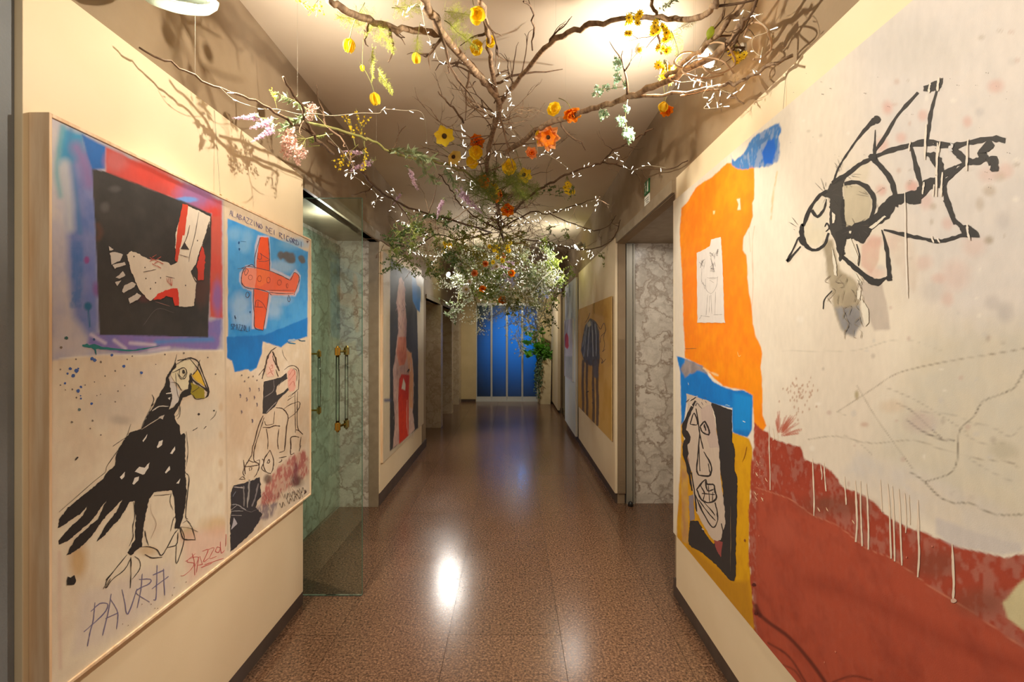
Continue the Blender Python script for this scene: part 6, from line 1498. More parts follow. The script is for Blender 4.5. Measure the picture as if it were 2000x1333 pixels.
for a in (('cup', 683, 76, 40, 'large yellow cup flower hanging lowest under the leftmost fern plume', (-.25, .4, -1)), ('cup', 731, 182, 36, 'yellow cup flower hanging alone below the long lime fern frond', (.1, .35, -1)), ('cup', 813, 104, 30, 'yellow cup flower hanging under the thick branch, in front of bare ceiling', DOWN),
          ('bud', 708, 127, 18, 'small yellow bud hanging beside the lime fern frond', (-.1, .3, -1)), ('poppy', 929, 24, 40, 'large yellow poppy at the very top beside the upright branch', (.2, -.5, -.9)), ('poppy', 932, 92, 34, 'yellow poppy of the touching pair right of the trunk, the left one', (-.2, -.6, -.6)), ('poppy', 955, 79, 26, 'smaller yellow poppy of the touching pair on the upright branch', (.5, -.6, -.5)),
          ('white', 1249, 98, 30, 'white poppy with a yellow middle hanging before the bright ceiling', (0, -.9, -.4)), ('cup', 1297, 200, 30, 'orange yellow cup flower hanging alone below the brown sticks', (.0, .3, -1)), ('ranun', 1301, 212, 26, 'deep orange flower hanging against the yellow cup below the brown sticks', (0, -.5, -1)),
          ('open', 868, 266, 34, 'yellow flower with a dark eye facing out, left of the trunk', None), ('pale', 885, 306, 28, 'pale straw yellow flower with a dark eye', None), ('ranun', 930, 277, 30, 'apricot ranunculus on top of the yellow stack left of the trunk', None), ('poppy', 930, 299, 28, 'yellow bloom directly under the apricot ranunculus', None), ('poppy', 924, 317, 26, 'lowest yellow bloom of the stack under the apricot ranunculus', None),
          ('poppy', 1082, 215, 28, 'yellow bloom resting on the heavy branch left of the orange one', None), ('ranun', 1117, 219, 34, 'vivid orange ranunculus sitting on the heavy right branch', None), ('anem', 1071, 268, 42, 'wide peach orange flower with a dark eye under the heavy branch', None), ('poppy', 1052, 262, 16, 'tiny yellow bloom touching the wide peach flower', None), ('poppy', 1058, 275, 18, 'small yellow bloom tucked below the wide peach flower', None),
          ('peach', 1037, 300, 24, 'dim salmon flower in shade below the wide peach flower', None), ('poppy', 995, 328, 30, 'yellow flower on the right rim of the feathery green tuft', None), ('open', 1023, 341, 28, 'yellow flower standing off to the right of the green tuft', None), ('ranun', 949, 352, 28, 'orange bloom at the upper left of the orange and yellow trio', None), ('poppy', 962, 366, 28, 'yellow bloom in the middle of the orange and yellow trio', None), ('ranun', 974, 379, 30, 'orange bloom at the lower right of the orange and yellow trio', None), ('ranun', 993, 409, 28, 'rusty orange bloom beside the dark upright fork', None)):
    flower(*a)
for (k, x, y, s, d, lab) in (('peach', 948, 515, 13, 6.6, 'salmon bloom high in the far white cloud'), ('ranun', 999, 534, 15, 6.6, 'orange bloom at the heart of the far white cloud'), ('peach', 927, 533, 14, 6.7, 'dull orange bloom at the left of the far white cloud'), ('ranun', 943, 564, 14, 7.0, 'orange bloom at the lower left of the far white cloud'), ('ranun', 982, 585, 17, 7.2, 'lowest orange bloom of the far white cloud'), ('rose', 912, 565, 18, 6.8, 'round white bloom at the left edge of the far cloud'), ('rose', 1031, 564, 16, 7.0, 'white bloom at the right of the far cloud above the blue spray'), ('peach', 983, 500, 12, 6.4, 'blush bloom under the olive tuft'), ('rose', 970, 521, 14, 6.6, 'white bloom beside the salmon one in the far cloud'), ('rose', 918, 550, 12, 6.8, 'small white bloom over the round white one')):
    flower(k, x, y, s * 1.25, lab, d=d - 0.9, face=(0, -1, -.3))

# ---------------------------------------------------------------- sprays and sprigs
def leaf_quad(mb, p, d, L, W, up=None):
    d = Vector(d).normalized(); u = d.cross(rv()).normalized(); n = d.cross(u)
    b = len(mb.v); p = Vector(p)
    mb.v += [tuple(p), tuple(p + d * L * .45 + u * W + n * W * .25), tuple(p + d * L), tuple(p + d * L * .45 - u * W + n * W * .25)]
    mb.f += [(b, b + 1, b + 2), (b, b + 2, b + 3)]
def floret(mb, p, r):
    d = rv().normalized(); u = d.orthogonal().normalized(); w_ = d.cross(u); p = Vector(p)
    for k in range(4):
        a = k * 1.57; q = u * math.cos(a) + w_ * math.sin(a); q2 = u * math.cos(a + 1.57) + w_ * math.sin(a + 1.57)
        b = len(mb.v); mb.v += [tuple(p), tuple(p + q * r + d * r * .3), tuple(p + (q + q2) * r * .75 + d * r * .5), tuple(p + q2 * r * .5 + d * r * .2)]; mb.f.append((b, b + 1, b + 2, b + 3))
def sprig(kindname):
    """returns (stem mesh, [(part name, mesh)]) for a sprig about 1 unit long growing along +Z"""
    st = MB(); A = MB(); B = MB(); parts = []
    main = twig_path((0, 0, 0), Vector((0.15, 0, 1)), 1.0, 8, 0.10)
    T = lambda t: Vector(main[min(int(t * 8), 7)]).lerp(Vector(main[min(int(t * 8) + 1, 8)]), t * 8 - int(t * 8))
    st.tube(main, [0.012 * (1 - .7 * i / 8) for i in range(9)], 4)
    if kindname == 'fern':
        for t in np.linspace(.05, .98, 34):
            p = T(t)
            for s in (-1, 1):
                L = .20 * (1 - t) ** .5 + .04
                d = (Vector((s * .8, 0, .55)) + rv(.14)).normalized()
                q = twig_path(p, d, L, 4, .12)
                A.tube(q, .0022, 3, False)
                for i in range(1, 5):
                    for k in range(3):
                        leaf_quad(A, q[i], d + rv(.7), L * .32, .0035)
        parts = [('frond', A, L_LIME)]
    elif kindname in ('asparagus', 'plume'):
        for t in np.linspace(.05, .98, 26):
            p = T(t)
            for s in range(3):
                L = .34 * (1 - t) ** .5 + .06
                q = twig_path(p, rv().normalized() + Vector((0, 0, .5)), L, 5, .2)
                A.tube(q, .0022, 3, False)
                for i in range(1, 6):
                    for k in range(4):
                        leaf_quad(A, q[i], rv() + Vector((0, 0, .3)), L * .30, .0022)
        parts = [('frond', A, L_GREEN if kindname == 'plume' else L_LIME)]
    elif kindname == 'spike':
        for k in range(150):
            t = rg.uniform(.25, 1.0); r = .075 * (1.1 - t) ** .6
            floret(A, T(t) + rv(r * .6), .05 * (1.25 - t))
        for k in range(8):
            leaf_quad(B, T(rg.uniform(0, .3)), rv() + Vector((0, 0, .6)), .2, .02)
        parts = [('florets', A, P_VIOLET), ('leaves', B, L_GREY)]
    elif kindname == 'umbel':
        for k in range(16):
            e = twig_path(T(.55), Vector((rg.gauss(0, .6), rg.gauss(0, .6), 1)), rg.uniform(.3, .5), 3, .15)
            st.tube(e, .005, 3, False)
            for j in range(16):
                floret(A, e[-1] + rv(.055), .036)
        parts = [('florets', A, P_PINK)]
    elif kindname == 'leafy':
        for k in range(34):
            t = rg.uniform(.1, 1); leaf_quad(A, T(t), rv(.8) + Vector((0, 0, .8)), rg.uniform(.2, .36), .045)
        parts = [('leaves', A, L_GREY)]
    elif kindname == 'mint':
        for k in range(8):
            e = twig_path(T(rg.uniform(.2, .95)), rv() + Vector((0, 0, .9)), rg.uniform(.12, .3), 4, .2)
            st.tube(e, .005, 3, False)
            for j in range(34):
                p = Vector(e[rg.randint(1, 4)]) + rv(.025); leaf_quad(A, p, rv(), .085, .036)
                if j % 3 == 0: floret(B, p, .045)
        parts = [('leaves', A, P_MINT), ('florets', B, P_WHITE)]
    elif kindname == 'broom':
        for k in range(6):
            e = twig_path(T(rg.uniform(.1, .7)), Vector((rg.gauss(0, .35), rg.gauss(0, .35), 1)), rg.uniform(.3, .5), 4, .1)
            st.tube(e, .005, 3, False)
            for j in range(9):
                floret(A, Vector(e[rg.randint(1, 4)]) + rv(.018), .032)
        parts = [('florets', A, P_YEL)]
    elif kindname == 'gyp' or kindname == 'blue':
        for k in range(16):
            e = twig_path(T(rg.uniform(.15, .95)), rv() + Vector((0, 0, .8)), rg.uniform(.2, .5), 4, .25)
            st.tube(e, .0035, 3, False)
            for j in range(9):
                f = twig_path(e[rg.randint(2, 4)], rv() + Vector((0, 0, .3)), rg.uniform(.05, .14), 2, .2)
                st.tube(f, .0025, 3, False)
                floret(A, f[-1], rg.uniform(.012, .022) if kindname == 'gyp' else .034); floret(A, f[-1], .014)
        parts = [('florets', A, P_GYP if kindname == 'gyp' else P_BLUE)]
    else:                                                              # greenery
        for k in range(7):
            e = twig_path(T(rg.uniform(.1, .9)), rv() + Vector((0, 0, .6)), rg.uniform(.2, .5), 5, .2)
            st.tube(e, .005, 3, False)
            for j in range(13):
                leaf_quad(A, e[rg.randint(1, 5)], rv() + Vector((0, 0, .3)), rg.uniform(.07, .13), .026)
        parts = [('leaves', A, {'green': L_GREEN, 'dark': L_DARK, 'olive': L_OLIVE, 'ruscus': L_GREY}[kindname])]
    return (st.mesh('stem', M_STEM, False, False), [(n, q.mesh(n, m, False, False)) for n, q, m in parts])
SPR = {}
def spray(kn, px, py, size, dirv, label, cat, d=None, group=None, h=1.2, name=None, var=3):
    if kn not in SPR:
        SPR[kn] = [sprig(kn) for _ in range(var)]
    st, parts = rg.choice(SPR[kn])
    d = near_d(px, py, d or D(px, py, h))
    e = empty(name or {'fern': 'fern_frond', 'asparagus': 'asparagus_fern', 'plume': 'asparagus_fern', 'spike': 'lavender_spike', 'umbel': 'dried_umbel', 'leafy': 'leafy_sprig', 'mint': 'mint_spray', 'broom': 'broom_sprig', 'gyp': 'gypsophila_spray', 'blue': 'blue_flower_spray'}.get(kn, 'greenery_spray'), at(px, py, d))
    s = size * d / F
    e.scale = (s, s, s); orient(e, dirv)
    tag(e, label, cat, group)
    o = bpy.data.objects.new('stem', st); COL.objects.link(o); o.parent = e
    for n, me in parts:
        o = bpy.data.objects.new(n, me); COL.objects.link(o); o.parent = e; o['kind'] = 'stuff'
    return e
for a in (('fern', 728, 92, 62, (.1, -.1, -1), 'long lime green fern frond hanging above the lone yellow cup', 'fern'), ('fern', 738, 134, 60, (.35, -.1, -1), 'lower lime fern frond tip trailing right of the lone yellow cup', 'fern'), ('asparagus', 745, 45, 85, (-1, .1, -.15), 'feathery fern plume fanning left below the thick branch', 'fern'), ('asparagus', 735, 48, 60, (.5, .1, -1), 'short feathery plume behind the lime frond', 'fern'), ('asparagus', 765, 15, 70, (.8, .1, .2), 'feathery fern plume above the thick branch at the top', 'fern'),
          ('asparagus', 868, 40, 80, (1, .2, -.35), 'fine dark green fern plume between trunk and upright branch', 'fern'), ('asparagus', 868, 22, 60, (.9, .3, .2), 'upper fern plume beside the top yellow poppy', 'fern'), ('asparagus', 815, 70, 40, (0, .2, -1), 'small fern wisp above the middle yellow cup', 'fern'),
          ('spike', 520, 232, 66, (-1, -.1, .35), 'pale lavender spike reaching farthest left at the top', 'lavender'), ('spike', 545, 232, 70, (-1, -.1, -.35), 'lavender spike pointing down left, middle of three', 'lavender'), ('spike', 545, 240, 66, (-.55, -.1, -1), 'lavender spike hanging steepest over the board edge', 'lavender'), ('spike', 715, 298, 44, (-1, -.2, -.35), 'deep violet spike against the dark ceiling corner', 'lavender'), ('spike', 735, 312, 56, (-1, -.2, -.4), 'second deep violet spike below the ceiling corner', 'lavender'), ('spike', 797, 322, 60, (.25, -.2, -1), 'pale lilac spike hanging under the silvery leaves', 'lavender'), ('spike', 785, 375, 34, (-.4, -.2, -1), 'short lilac spike low in front of the glass door top', 'lavender'), ('spike', 868, 385, 50, (-.1, -.2, -1), 'lilac spike hanging left of the dark twigs', 'lavender'), ('spike', 885, 362, 80, (.8, -.2, -.8), 'long mauve spike lying along the dark branch', 'lavender'),
          ('umbel', 640, 262, 76, (-.8, -.2, -.5), 'dusty pink flower head, larger one lower left of the green leaves', 'dried flower'), ('umbel', 625, 285, 66, (-1, -.2, -.3), 'dusty pink flower head nearest the board edge', 'dried flower'), ('umbel', 640, 250, 46, (-.8, -.2, .6), 'small dusty pink head above the green leaves', 'dried flower'),
          ('leafy', 600, 224, 66, (-1, -.1, -.3), 'grey green leaves behind the lavender spikes', 'foliage'), ('leafy', 605, 215, 60, (-1, -.1, .1), 'grey green leaves over the wire by the lavender', 'foliage'), ('green', 650, 262, 56, (-.9, -.1, -.1), 'fresh green leaves above the dusty pink heads', 'foliage'), ('leafy', 780, 290, 74, (1, .1, -.6), 'silvery leaves hanging along the grey green stem', 'foliage'), ('leafy', 820, 312, 70, (.7, .1, -.9), 'silvery leaves right of the pale lilac spike', 'foliage'), ('leafy', 760, 292, 60, (1, .1, .1), 'thin silvery leaves on top of the grey green stem', 'foliage'), ('leafy', 862, 318, 50, (.3, -.1, -1), 'small silvery leaves left of the pale straw flower', 'foliage'),
          ('broom', 541, 212, 36, (0, -.1, 1), 'little yellow sprig standing above the lavender', 'sprig'), ('broom', 694, 285, 54, (-.1, -.1, 1), 'yellow green sprig, left of an upright pair before the ceiling', 'sprig'), ('broom', 711, 285, 60, (0, -.1, 1), 'yellow green sprig, taller of an upright pair before the ceiling', 'sprig'), ('broom', 700, 282, 62, (-1, -.1, -.7), 'yellow sprig drooping left toward the dark corner', 'sprig'), ('broom', 712, 275, 56, (.2, -.1, -1), 'yellow sprig hanging down below the upright pair', 'sprig'),
          ('mint', 1230, 180, 62, (-.5, -.1, 1), 'silvery mint spray rising above the heavy branch', 'spray'), ('mint', 1215, 170, 52, (-.9, -.1, .15), 'silvery mint spray left of the upright one', 'spray'), ('mint', 1226, 192, 74, (-.05, -.1, -1), 'silvery mint spray hanging longest below the heavy branch', 'spray'), ('mint', 1190, 205, 46, (-.5, -.1, -1), 'faint mint wisp hanging beside the longest spray', 'spray'),
          ('broom', 566, -14, 48, (.7, -.1, -.8), 'yellow blossom sprig at the top edge over the ceiling, left half', 'sprig'), ('broom', 628, -20, 52, (-.3, -.1, -1), 'yellow blossom sprig at the top edge over the ceiling, right half', 'sprig'), ('leafy', 1283, 22, 40, (.6, -.1, .5), 'dark green leaf tip over the top daisies', 'foliage'), ('fern', 1310, 60, 60, (.5, -.1, -.8), 'lime leaves behind the daisy column', 'foliage'), ('fern', 1325, 55, 50, (.8, -.1, .2), 'lime leaves right of the daisy column', 'foliage')):
    spray(*a, **({'h': 0.90} if 500 < a[1] < 720 and a[2] > 190 else {}))
# tufts of daisies and small-headed yellow flowers: each tuft is one sprig of several heads
def daisy_sprig(px, py, n, spread, hs, label, d=None, k='daisy'):
    d = d or D(px, py)
    e = empty('daisy_sprig', at(px, py, d)); tag(e, label, 'flower')
    rings, eye = KIND[k]
    head = MB()
    for (cnt, me, z) in rings:
        for i in range(cnt):
            M = Matrix.Rotation(i * 6.283 / cnt, 3, 'Z')
            head.add([M @ v.co for v in me.vertices], [tuple(p.vertices) for p in me.polygons])
    hm = head.mesh('flower_head', P_YEL, True, False)
    s = hs * d / F
    top = Vector((0, 0.02, spread * d / F * 0.9))
    for i in range(n):
        p = Vector((rg.uniform(-1, 1), rg.uniform(-.6, .6), rg.uniform(-1, 1))) * spread * d / F * .5
        o = bpy.data.objects.new('flower_head', hm); COL.objects.link(o); o.parent = e; o.location = p; o.scale = (s, s, s)
        orient(o, Vector((-e.location.x, -e.location.y, H - e.location.z)).normalized() + rv(.35))
        c = bpy.data.objects.new('flower_center', eye); COL.objects.link(c); c.parent = o
        MB().tube(smooth3([p, p.lerp(top, .5) + rv(.006), top], 3), 0.0012, 4).build('stem', M_STEM, e)
for a in ((1235, 40, 7, 26, 15, 'golden daisy tuft on the arching branch, left of the column'), (1225, 64, 2, 10, 12, 'tiny golden daisies dangling under the left tuft'), (1283, 52, 8, 28, 15, 'topmost golden daisies of the column by the lamp'), (1302, 72, 6, 24, 15, 'middle golden daisies of the column by the lamp'), (1296, 95, 5, 22, 14, 'pale golden daisies of the column above the big round tuft'), (1300, 142, 13, 34, 17, 'big round golden daisy tuft at the foot of the column'), (1440, 104, 9, 26, 14, 'golden daisy tuft right of the glowing wall lamp'), (1108, 365, 9, 26, 11, 'olive gold daisy tuft under the bare right branch'), (976, 492, 16, 40, 10, 'large olive gold tuft above the far white cloud'), (870, 485, 7, 22, 9, 'small golden tuft in front of the far ceiling lamp glow')):
    daisy_sprig(*a, d=(6.0 if a[1] > 480 else None))
# one broad leaf lit by the lamp
lf = MB()
vs = []
for i in range(9):
    t = i / 8
    for j in range(3):
        vs.append(((j - 1) * 0.015 * math.sin(math.pi * (.08 + .88 * t)), 0.004 * abs(j - 1) * 2, -0.045 * t + 0.004 * (j - 1) ** 2))
lf.add(vs, [(i * 3 + j, i * 3 + j + 1, i * 3 + j + 4, i * 3 + j + 3) for i in range(8) for j in range(2)])
o = lf.build('broad_leaf', petal_mat('lit_leaf', rgb(150, 170, 40), rgb(176, 190, 60), tl=.6), smooth=True); o.location = at(1390, 52, 1.75); o.rotation_euler = (0.3, 0.4, -0.5)
tag(o, 'broad yellow green leaf above the glowing wall lamp', 'leaf')

# greenery and white cloud further along: sprays that nothing tells apart
def fill_sprays(kn, n, box4, size, dr, label, cat, group):
    for k in range(n):
        x = rg.uniform(box4[0], box4[1]); y = rg.uniform(box4[2], box4[3])
        d = rg.uniform(*dr)
        X = (x - VX) * d / F
        if X < -1.0 or X > .75: d = abs((1.0 if X < 0 else .75) * F / (x - VX))
        X = (x - VX) * d / F
        y = max(y, VY - 1.15 * F / d)
        spray(kn, x, y, size * rg.uniform(.75, 1.25), (rg.gauss(0, .8) if abs(X + .1) < .45 else -math.copysign(abs(rg.gauss(.3, .4)), X + .1), rg.gauss(0, .5), rg.gauss(-.35, .5)), label, cat, d=d, group=group)
fill_sprays('plume', 9, (900, 1000, 255, 370), 70, (3.0, 3.8), 'one of the feathery green plumes around the trunk below the orange flowers', 'fern', 'feathery green plumes of the middle tuft')
fill_sprays('green', 7, (920, 990, 270, 350), 46, (3.0, 3.6), 'one of the green leaf sprays around the trunk amid the yellow flowers', 'foliage', 'green leaf sprays of the middle tuft')
fill_sprays('olive', 16, (880, 1010, 395, 480), 60, (4.4, 5.6), 'one of the olive leaf sprays hanging about the middle fork', 'foliage', 'olive leaf sprays of the middle fork')
fill_sprays('dark', 18, (745, 880, 405, 505), 54, (3.9, 4.9), 'one of the dark green sprays over the painting of the red figure', 'foliage', 'dark green sprays on the left')
fill_sprays('green', 18, (735, 890, 395, 510), 52, (3.9, 4.9), 'one of the mid green sprays over the painting of the red figure', 'foliage', 'mid green sprays on the left')
fill_sprays('gyp', 5, (790, 900, 440, 520), 50, (4.2, 5.4), 'one of the thin white flowered sprays over the painting of the red figure', 'spray', 'white sprays on the left')
fill_sprays('green', 7, (1030, 1110, 415, 475), 36, (4.4, 5.2), 'one of the little green leaf sprays along the bare right twigs', 'foliage', 'green sprays on the right')
fill_sprays('dark', 3, (1080, 1120, 335, 365), 34, (3.4, 3.7), 'one of the dark green tufts by the olive gold daisies', 'foliage', 'dark green tufts on the bare right branch')
spray('green', 1165, 490, 34, (.6, -.3, -.6), 'small green tuft at the head of the lift doorway', 'foliage', d=4.9)
fill_sprays('gyp', 34, (880, 1085, 470, 575), 84, (5.8, 8.0), 'one of the misty white sprays making the far flower cloud', 'spray', 'white sprays of the far cloud')
fill_sprays('ruscus', 24, (880, 1090, 485, 580), 66, (6.0, 8.0), 'one of the grey green sprays inside the far flower cloud', 'foliage', 'grey green sprays of the far cloud')
fill_sprays('green', 28, (885, 1115, 490, 578), 60, (6.0, 8.0), 'one of the fresh green sprays inside the far flower cloud', 'foliage', 'fresh green sprays of the far cloud')
for (x, y) in ((1055, 545), (1062, 552), (1093, 535), (1010, 528), (985, 540), (1048, 552)):
    spray('blue', x, y, 30, (rg.gauss(0, .3), -.3, -1), 'one of the pale blue flower sprays in the far cloud', 'spray', d=6.8, group='pale blue sprays of the far cloud')
fill_sprays('spike', 4, (935, 1020, 500, 545), 40, (6.2, 6.8), 'one of the lilac spikes inside the far flower cloud', 'lavender', 'lilac spikes of the far cloud')

# ---------------------------------------------------------------- fairy lights
BULB = MB().lathe([(0.0008, -0.012), (0.0012, -0.004), (0.0018, 0.003), (0.0019, 0.008), (0.0010, 0.011)], 6).mesh('bulb', M_BULB, True)
def light_string(pts, n, label, single=True, group=None):
    P = smooth3(pts, 8)
    e = MB().tube(P, 0.0011, 4).build('light_string', M_WIRE)
    tag(e, label, 'fairy lights', group)
    J = MB()
    for k in range(n):
        p = Vector(P[int((k + .5) * (len(P) - 1) / n)]); dv = (rv() + Vector((0, 0, -.2))).normalized()
        q = p + dv * 0.018
        if single:
            o = bpy.data.objects.new('bulb', BULB); COL.objects.link(o); o.parent = e; o.location = q; orient(o, dv)
        else:
            M = Vector((0, 0, 1)).rotation_difference(dv).to_matrix()
            J.add([M @ (v.co * 1.35) + q for v in BULB.vertices], [tuple(f.vertices) for f in BULB.polygons])
    if not single:
        o = J.build('bulbs', M_BULB, e, fix=False); o['kind'] = 'stuff'
def wob(*q, a=6):
    out = []
    for i, s in enumerate(q):
        out.append(g3(s[0], s[1]) if len(s) == 2 else at(*s))
    m = []
    for u, v in zip(out[:-1], out[1:]):
        m += [u, u.lerp(v, .5) + rv(a * 0.003)]
    return m + [out[-1]]
light_string(wob((430, 171, 1.64), (510, 212, 1.78), (585, 223, 1.95), (650, 226, 2.1), (740, 221, 2.3), (755, 213, 2.32), (825, 222, 2.5), (832, 300, 3.0), (835, 318, 3.1), (920, 322, 3.2), (960, 300, 3.1)), 22, 'fairy light wire stretched from the left stick across the bare ceiling')
light_string(wob((770, 10, 1.75), (800, 30, 1.82), (818, 8, 1.72), (838, 75, 1.95), (858, 120, 2.15), (868, 90, 2.05), (905, 105, 2.15), (925, 135, 2.3), (970, 170, 2.45), (990, 195, 2.5), (975, 230, 2.7)), 34, 'fairy light wire wound round the near end of the main trunk')
light_string(wob((975, 120, 2.2), (985, 160, 2.4), (1000, 200, 2.6), (950, 220, 2.7), (985, 245, 2.9), (1020, 285, 3.1), (965, 295, 3.2), (1000, 312, 3.2)), 34, 'fairy light wire dangling round the trunk fork')
light_string(wob((1280, 150, 2.1), (1335, 140, 2.0), (1360, 155, 1.95), (1400, 130, 1.85), (1345, 110, 1.95), (1320, 160, 2.0), (1400, 172, 1.88), (1450, 170, 1.75), (1465, 138, 1.68)), 24, 'fairy light wire looped through the vines under the glowing lamp')
light_string(wob((1395, 172, 1.85), (1372, 190, 1.9), (1375, 212, 1.95), (1405, 205, 1.9), (1395, 180, 1.85)), 10, 'small fairy light loop below the straight brown stick')
light_string(wob((1440, 60, 1.66), (1455, 20, 1.6), (1490, 25, 1.55), (1500, 60, 1.52), (1470, 95, 1.6), (1490, 92, 1.58)), 9, 'fairy light wire around the vine loop right of the daisy tuft')
light_string(wob((1030, 262, 2.9), (1085, 280, 2.95), (1060, 300, 3.1), (1095, 318, 3.2), (1130, 345, 3.45), (1175, 318, 3.2), (1200, 300, 3.05), (1215, 320, 3.1), (1245, 330, 3.15), (1300, 328, 2.9)), 40, 'fairy light wire along the bare right branch to the canvas corner')
light_string(wob((1010, 430, 4.9), (1040, 420, 4.7), (1080, 415, 4.6), (1115, 405, 4.4), (1168, 388, 4.1), (1163, 412, 4.2)), 30, 'fairy light wire along the forked twig under the right ceiling edge')
light_string(wob((1000, 440, 5.1), (1050, 428, 4.9), (1110, 435, 4.8), (1160, 450, 4.7)), 22, 'fairy light wire along the sagging right twig', False)
light_string(wob((640, 265, 2.1), (690, 330, 2.65), (672, 335, 2.65), (735, 380, 3.4), (725, 395, 3.4), (770, 372, 3.5), (765, 410, 3.7), (820, 415, 4.0), (860, 430, 4.4), (900, 440, 4.7)), 44, 'fairy light wire following the ceiling edge on the left')
light_string(wob((780, 430, 4.1), (830, 460, 4.5), (800, 490, 4.7), (850, 500, 4.9), (880, 480, 5.1), (840, 520, 5.0)), 60, 'fairy light tangle over the painting of the red figure', False)
light_string(wob((900, 240, 2.8), (912, 290, 3.0), (880, 330, 3.2), (930, 360, 3.6), (900, 400, 4.2), (960, 410, 4.5), (985, 440, 5.0)), 40, 'fairy light wire dropping past the yellow stack left of the trunk', False)
light_string(wob((1054, 471, 5.8), (1101, 480, 5.6), (1145, 488, 5.2), (1160, 500, 5.4), (1120, 520, 6.0)), 30, 'fairy light wire along the branch at the head of the lift doorway', False)
for k in range(4):
    q = [(rg.uniform(885, 1110), rg.uniform(475, 595), rg.uniform(6, 7.8)) for _ in range(12)]
    light_string(wob(*q), 80, 'one of the fairy light tangles inside the far flower cloud', False, 'fairy light tangles of the far cloud')
# ================================================================ WALL LAMPS
M_LENS = mat('lamp_lens', rgb(255, 250, 240), rough=0.2, emit=(1.0, 0.96, 0.88), estr=12.0)
M_LENS.cycles.emission_sampling = 'NONE'
M_SHADE = petal_mat('frosted_shade', rgb(214, 226, 216), rgb(226, 234, 224), tl=0.5)
M_BODY = mat('lamp_body', rgb(186, 184, 178), rough=0.4, metal=0.5)
def wall_lamp(p, aim, wall_x, label):
    p = Vector(p); e = empty('wall_lamp', p); tag(e, label, 'lamp')
    d = (Vector(aim) - p).normalized()
    MB().lathe([(0.020, -0.09), (0.034, -0.085), (0.038, -0.02), (0.050, 0.0), (0.048, 0.012)], 18, axis=d).build('lamp_head', M_BODY, e, smooth=True)
    MB().lathe([(0.044, 0.0125), (0.042, 0.017), (0.01, 0.021)], 18, axis=d).build('lens', M_LENS, e, smooth=True)
    sx = wall_x - p.x; s = 1 if sx > 0 else -1
    a = MB(); a.tube([Vector(-d * 0.05), Vector((sx * 0.6, 0, 0.02)), Vector((sx - s * 0.01, 0, 0.02))], 0.007, 8)
    a.build('lamp_arm', M_BODY, e, smooth=True)
    MB().lathe([(0.035, 0), (0.035, 0.012), (0.02, 0.02)], 16, (sx, 0, 0.02), axis=(-s, 0, 0)).build('wall_plate', M_BODY, e, smooth=False)
LAB = ['wall lamp above the framed painting with the bird, at the top edge', 'glowing wall lamp among the curled vines on the right',
       'small bright wall lamp beyond the painting of the red figure', 'small bright wall lamp above the ochre animal sheet']
for (p, t, k), lb in zip(SPOTS, LAB):
    wall_lamp(p, t, XL if p[0] < 0 else XR, lb)
# frosted glass disc hung under the near left lamp
sh = MB()
prof = [(0.0, 0.0), (0.05, 0.003), (0.085, 0.012), (0.105, 0.028), (0.112, 0.045)]
vs, fs = [], []
for (r, z) in prof:
    for k in range(24):
        a = k * 2 * math.pi / 24; vs.append((r * math.cos(a), r * math.sin(a), z))
for i in range(4):
    for k in range(24):
        fs.append((i * 24 + k, i * 24 + (k + 1) % 24, (i + 1) * 24 + (k + 1) % 24, (i + 1) * 24 + k))
o = sh.add(vs, fs).build('glass_shade', M_SHADE, smooth=True)
md = o.modifiers.new('thick', 'SOLIDIFY'); md.thickness = 0.006
o.location = at(352, 22, 1.48); o.rotation_euler = (R(38), R(20), 0)
tag(o, 'curved frosted glass shade at the top edge near the left wall', 'lamp shade')

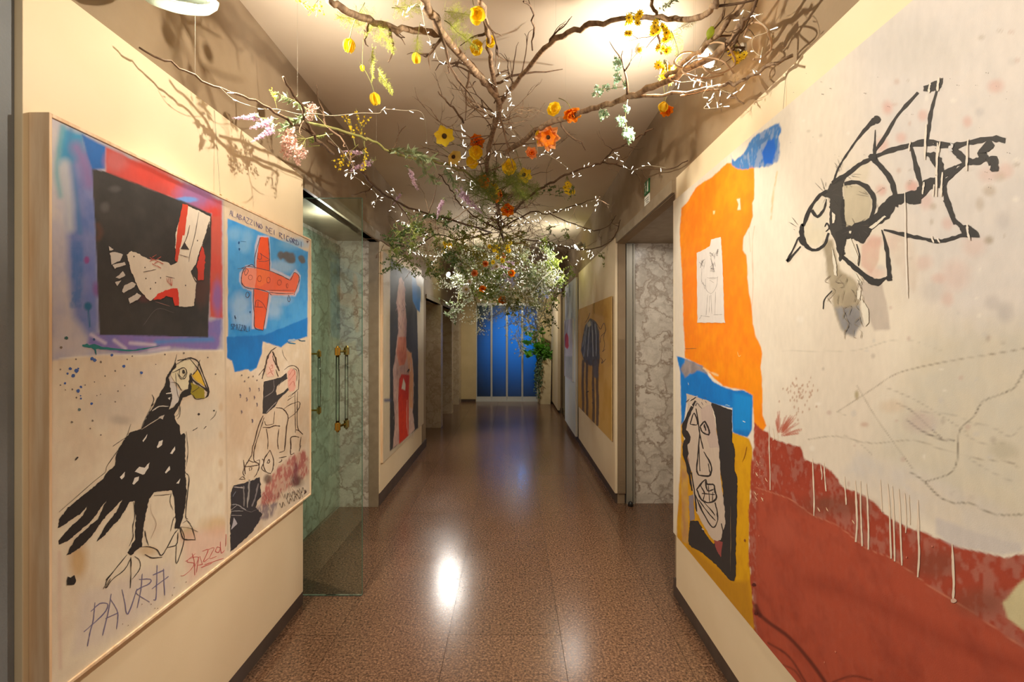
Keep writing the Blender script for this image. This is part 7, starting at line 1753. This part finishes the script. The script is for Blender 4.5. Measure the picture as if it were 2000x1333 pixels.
# ================================================================ POTTED PLANT AT THE FAR END
def potted_plant():
    Yp = 11.02; x0, x1 = at(1051, 700, Yp).x, at(1076, 700, Yp).x
    cx = (x0 + x1) / 2; hw = (x1 - x0) / 2
    e = empty('potted_plant', (cx, Yp, 0))
    tag(e, 'tall cream planter with split leaf greenery and trailing ivy beside the blue glass doors', 'plant')
    M_POT = mat('cream_planter', rgb(216, 202, 170), rgb(206, 192, 158), rough=0.5, scale=8)
    pz = H - (700 - VY) * Yp / F
    pot = MB(); b_, t_ = hw * .86, hw
    vs = [(-b_, -b_, 0), (b_, -b_, 0), (b_, b_, 0), (-b_, b_, 0), (-t_, -t_, pz), (t_, -t_, pz), (t_, t_, pz), (-t_, t_, pz), (-t_ + .02, -t_ + .02, pz), (t_ - .02, -t_ + .02, pz), (t_ - .02, t_ - .02, pz), (-t_ + .02, t_ - .02, pz), (-t_ + .03, -t_ + .03, pz - .05), (t_ - .03, -t_ + .03, pz - .05), (t_ - .03, t_ - .03, pz - .05), (-t_ + .03, t_ - .03, pz - .05)]
    fs = [(3, 2, 1, 0), (0, 1, 5, 4), (1, 2, 6, 5), (2, 3, 7, 6), (3, 0, 4, 7)]
    for a in (4, 8):
        for k in range(4): fs.append((a + k, a + (k + 1) % 4, a + 4 + (k + 1) % 4, a + 4 + k))
    fs.append((12, 13, 14, 15))
    pot.add(vs, fs).build('planter', M_POT, e)
    G1 = petal_mat('monstera_leaf', rgb(90, 178, 50), rgb(140, 208, 80), tl=.4, scale=6); G2 = petal_mat('ivy_leaf', rgb(84, 112, 84), rgb(120, 146, 116), tl=.2, scale=6)
    def split_leaf(s, n=7):
        mb = MB(); ctr = []
        for k in range(n):
            for sd in (-1, 1):
                a = sd * (0.25 + k * 2.3 / n); L = s * (1 - .045 * k) * .55
                u = Vector((math.sin(a), 0.12 * math.cos(3 * a), math.cos(a))); v = Vector((math.cos(a), 0, -math.sin(a)))
                b = Vector((0, 0, s * (.30 - .035 * k)))
                w_ = s * .10
                mb.add([b - v * w_ * .4, b + u * L * .55 - v * w_, b + u * L, b + u * L * .55 + v * w_, b + v * w_ * .4], [(0, 1, 3, 4), (1, 2, 3)])
        return mb.mesh('leaf', G1, False, False)
    LM = [split_leaf(1.0), split_leaf(1.0, 6)]
    LS = [(1033, 672, 36), (1029, 690, 26), (1058, 640, 30), (1048, 660, 34), (1060, 665, 26), (1054, 680, 30), (1045, 690, 26), (1062, 690, 20), (1060, 652, 22), (1038, 655, 26), (1054, 700, 22), (1062, 645, 18)]
    LS = [(x, y, s * .72) for x, y, s in LS] + [(rg.uniform(1026, 1062), rg.uniform(640, 702), rg.uniform(13, 20)) for _ in range(16)]
    for i, (px, py, sz) in enumerate(LS):
        p = at(px, py, Yp - 0.12 + 0.02 * (i % 5)) - Vector((cx, Yp, 0))
        o = bpy.data.objects.new('leaf', LM[i % 2]); COL.objects.link(o); o.parent = e
        o.location = p; s = sz * Yp / F; o.scale = (s, s, s)
        orient(o, Vector((min(p.x * 1.2 - .1, -.05), -.6, 0.25)) + rv(.15))
        q = Vector((0, 0, pz - .04))
        MB().tube(smooth3([q, (q + p) / 2 + Vector((0, 0, .08)), p], 4), 0.006, 5).build('leaf_stalk', M_STEM, e, smooth=True)
    iv = MB(); st = MB()
    for k in range(9):
        x = -t_ + rg.uniform(-.04, .10); p = Vector((x, -t_ - .02, pz + .02)); L = rg.uniform(.45, .95)
        pts = [Vector((0, 0, pz)), p]
        for j in range(8):
            pts.append(pts[-1] + Vector((rg.gauss(-.008, .012), rg.gauss(-.002, .006), -L / 8)))
        st.tube(pts, .003, 4)
        for q in pts[1:]:
            for _ in range(5):
                leaf_quad(iv, q + rv(.015), rv() + Vector((0, -.4, -.4)), .05, .022)
    st.build('ivy_stem', M_STEM, e); o = iv.build('ivy_leaves', G2, e, fix=False); o['kind'] = 'stuff'
    bl = MB()
    for k in range(260):
        leaf_quad(bl, Vector((min(.11, rg.gauss(-.03, hw * .8)), rg.gauss(-.02, .1), pz + abs(rg.gauss(.1, .14)))), rv() + Vector((0, -.3, .3)), .11, .03)
    o = bl.build('underleaves', petal_mat('under_leaf', rgb(70, 130, 40), rgb(104, 160, 56), tl=.3), e, fix=False); o['kind'] = 'stuff'
potted_plant()
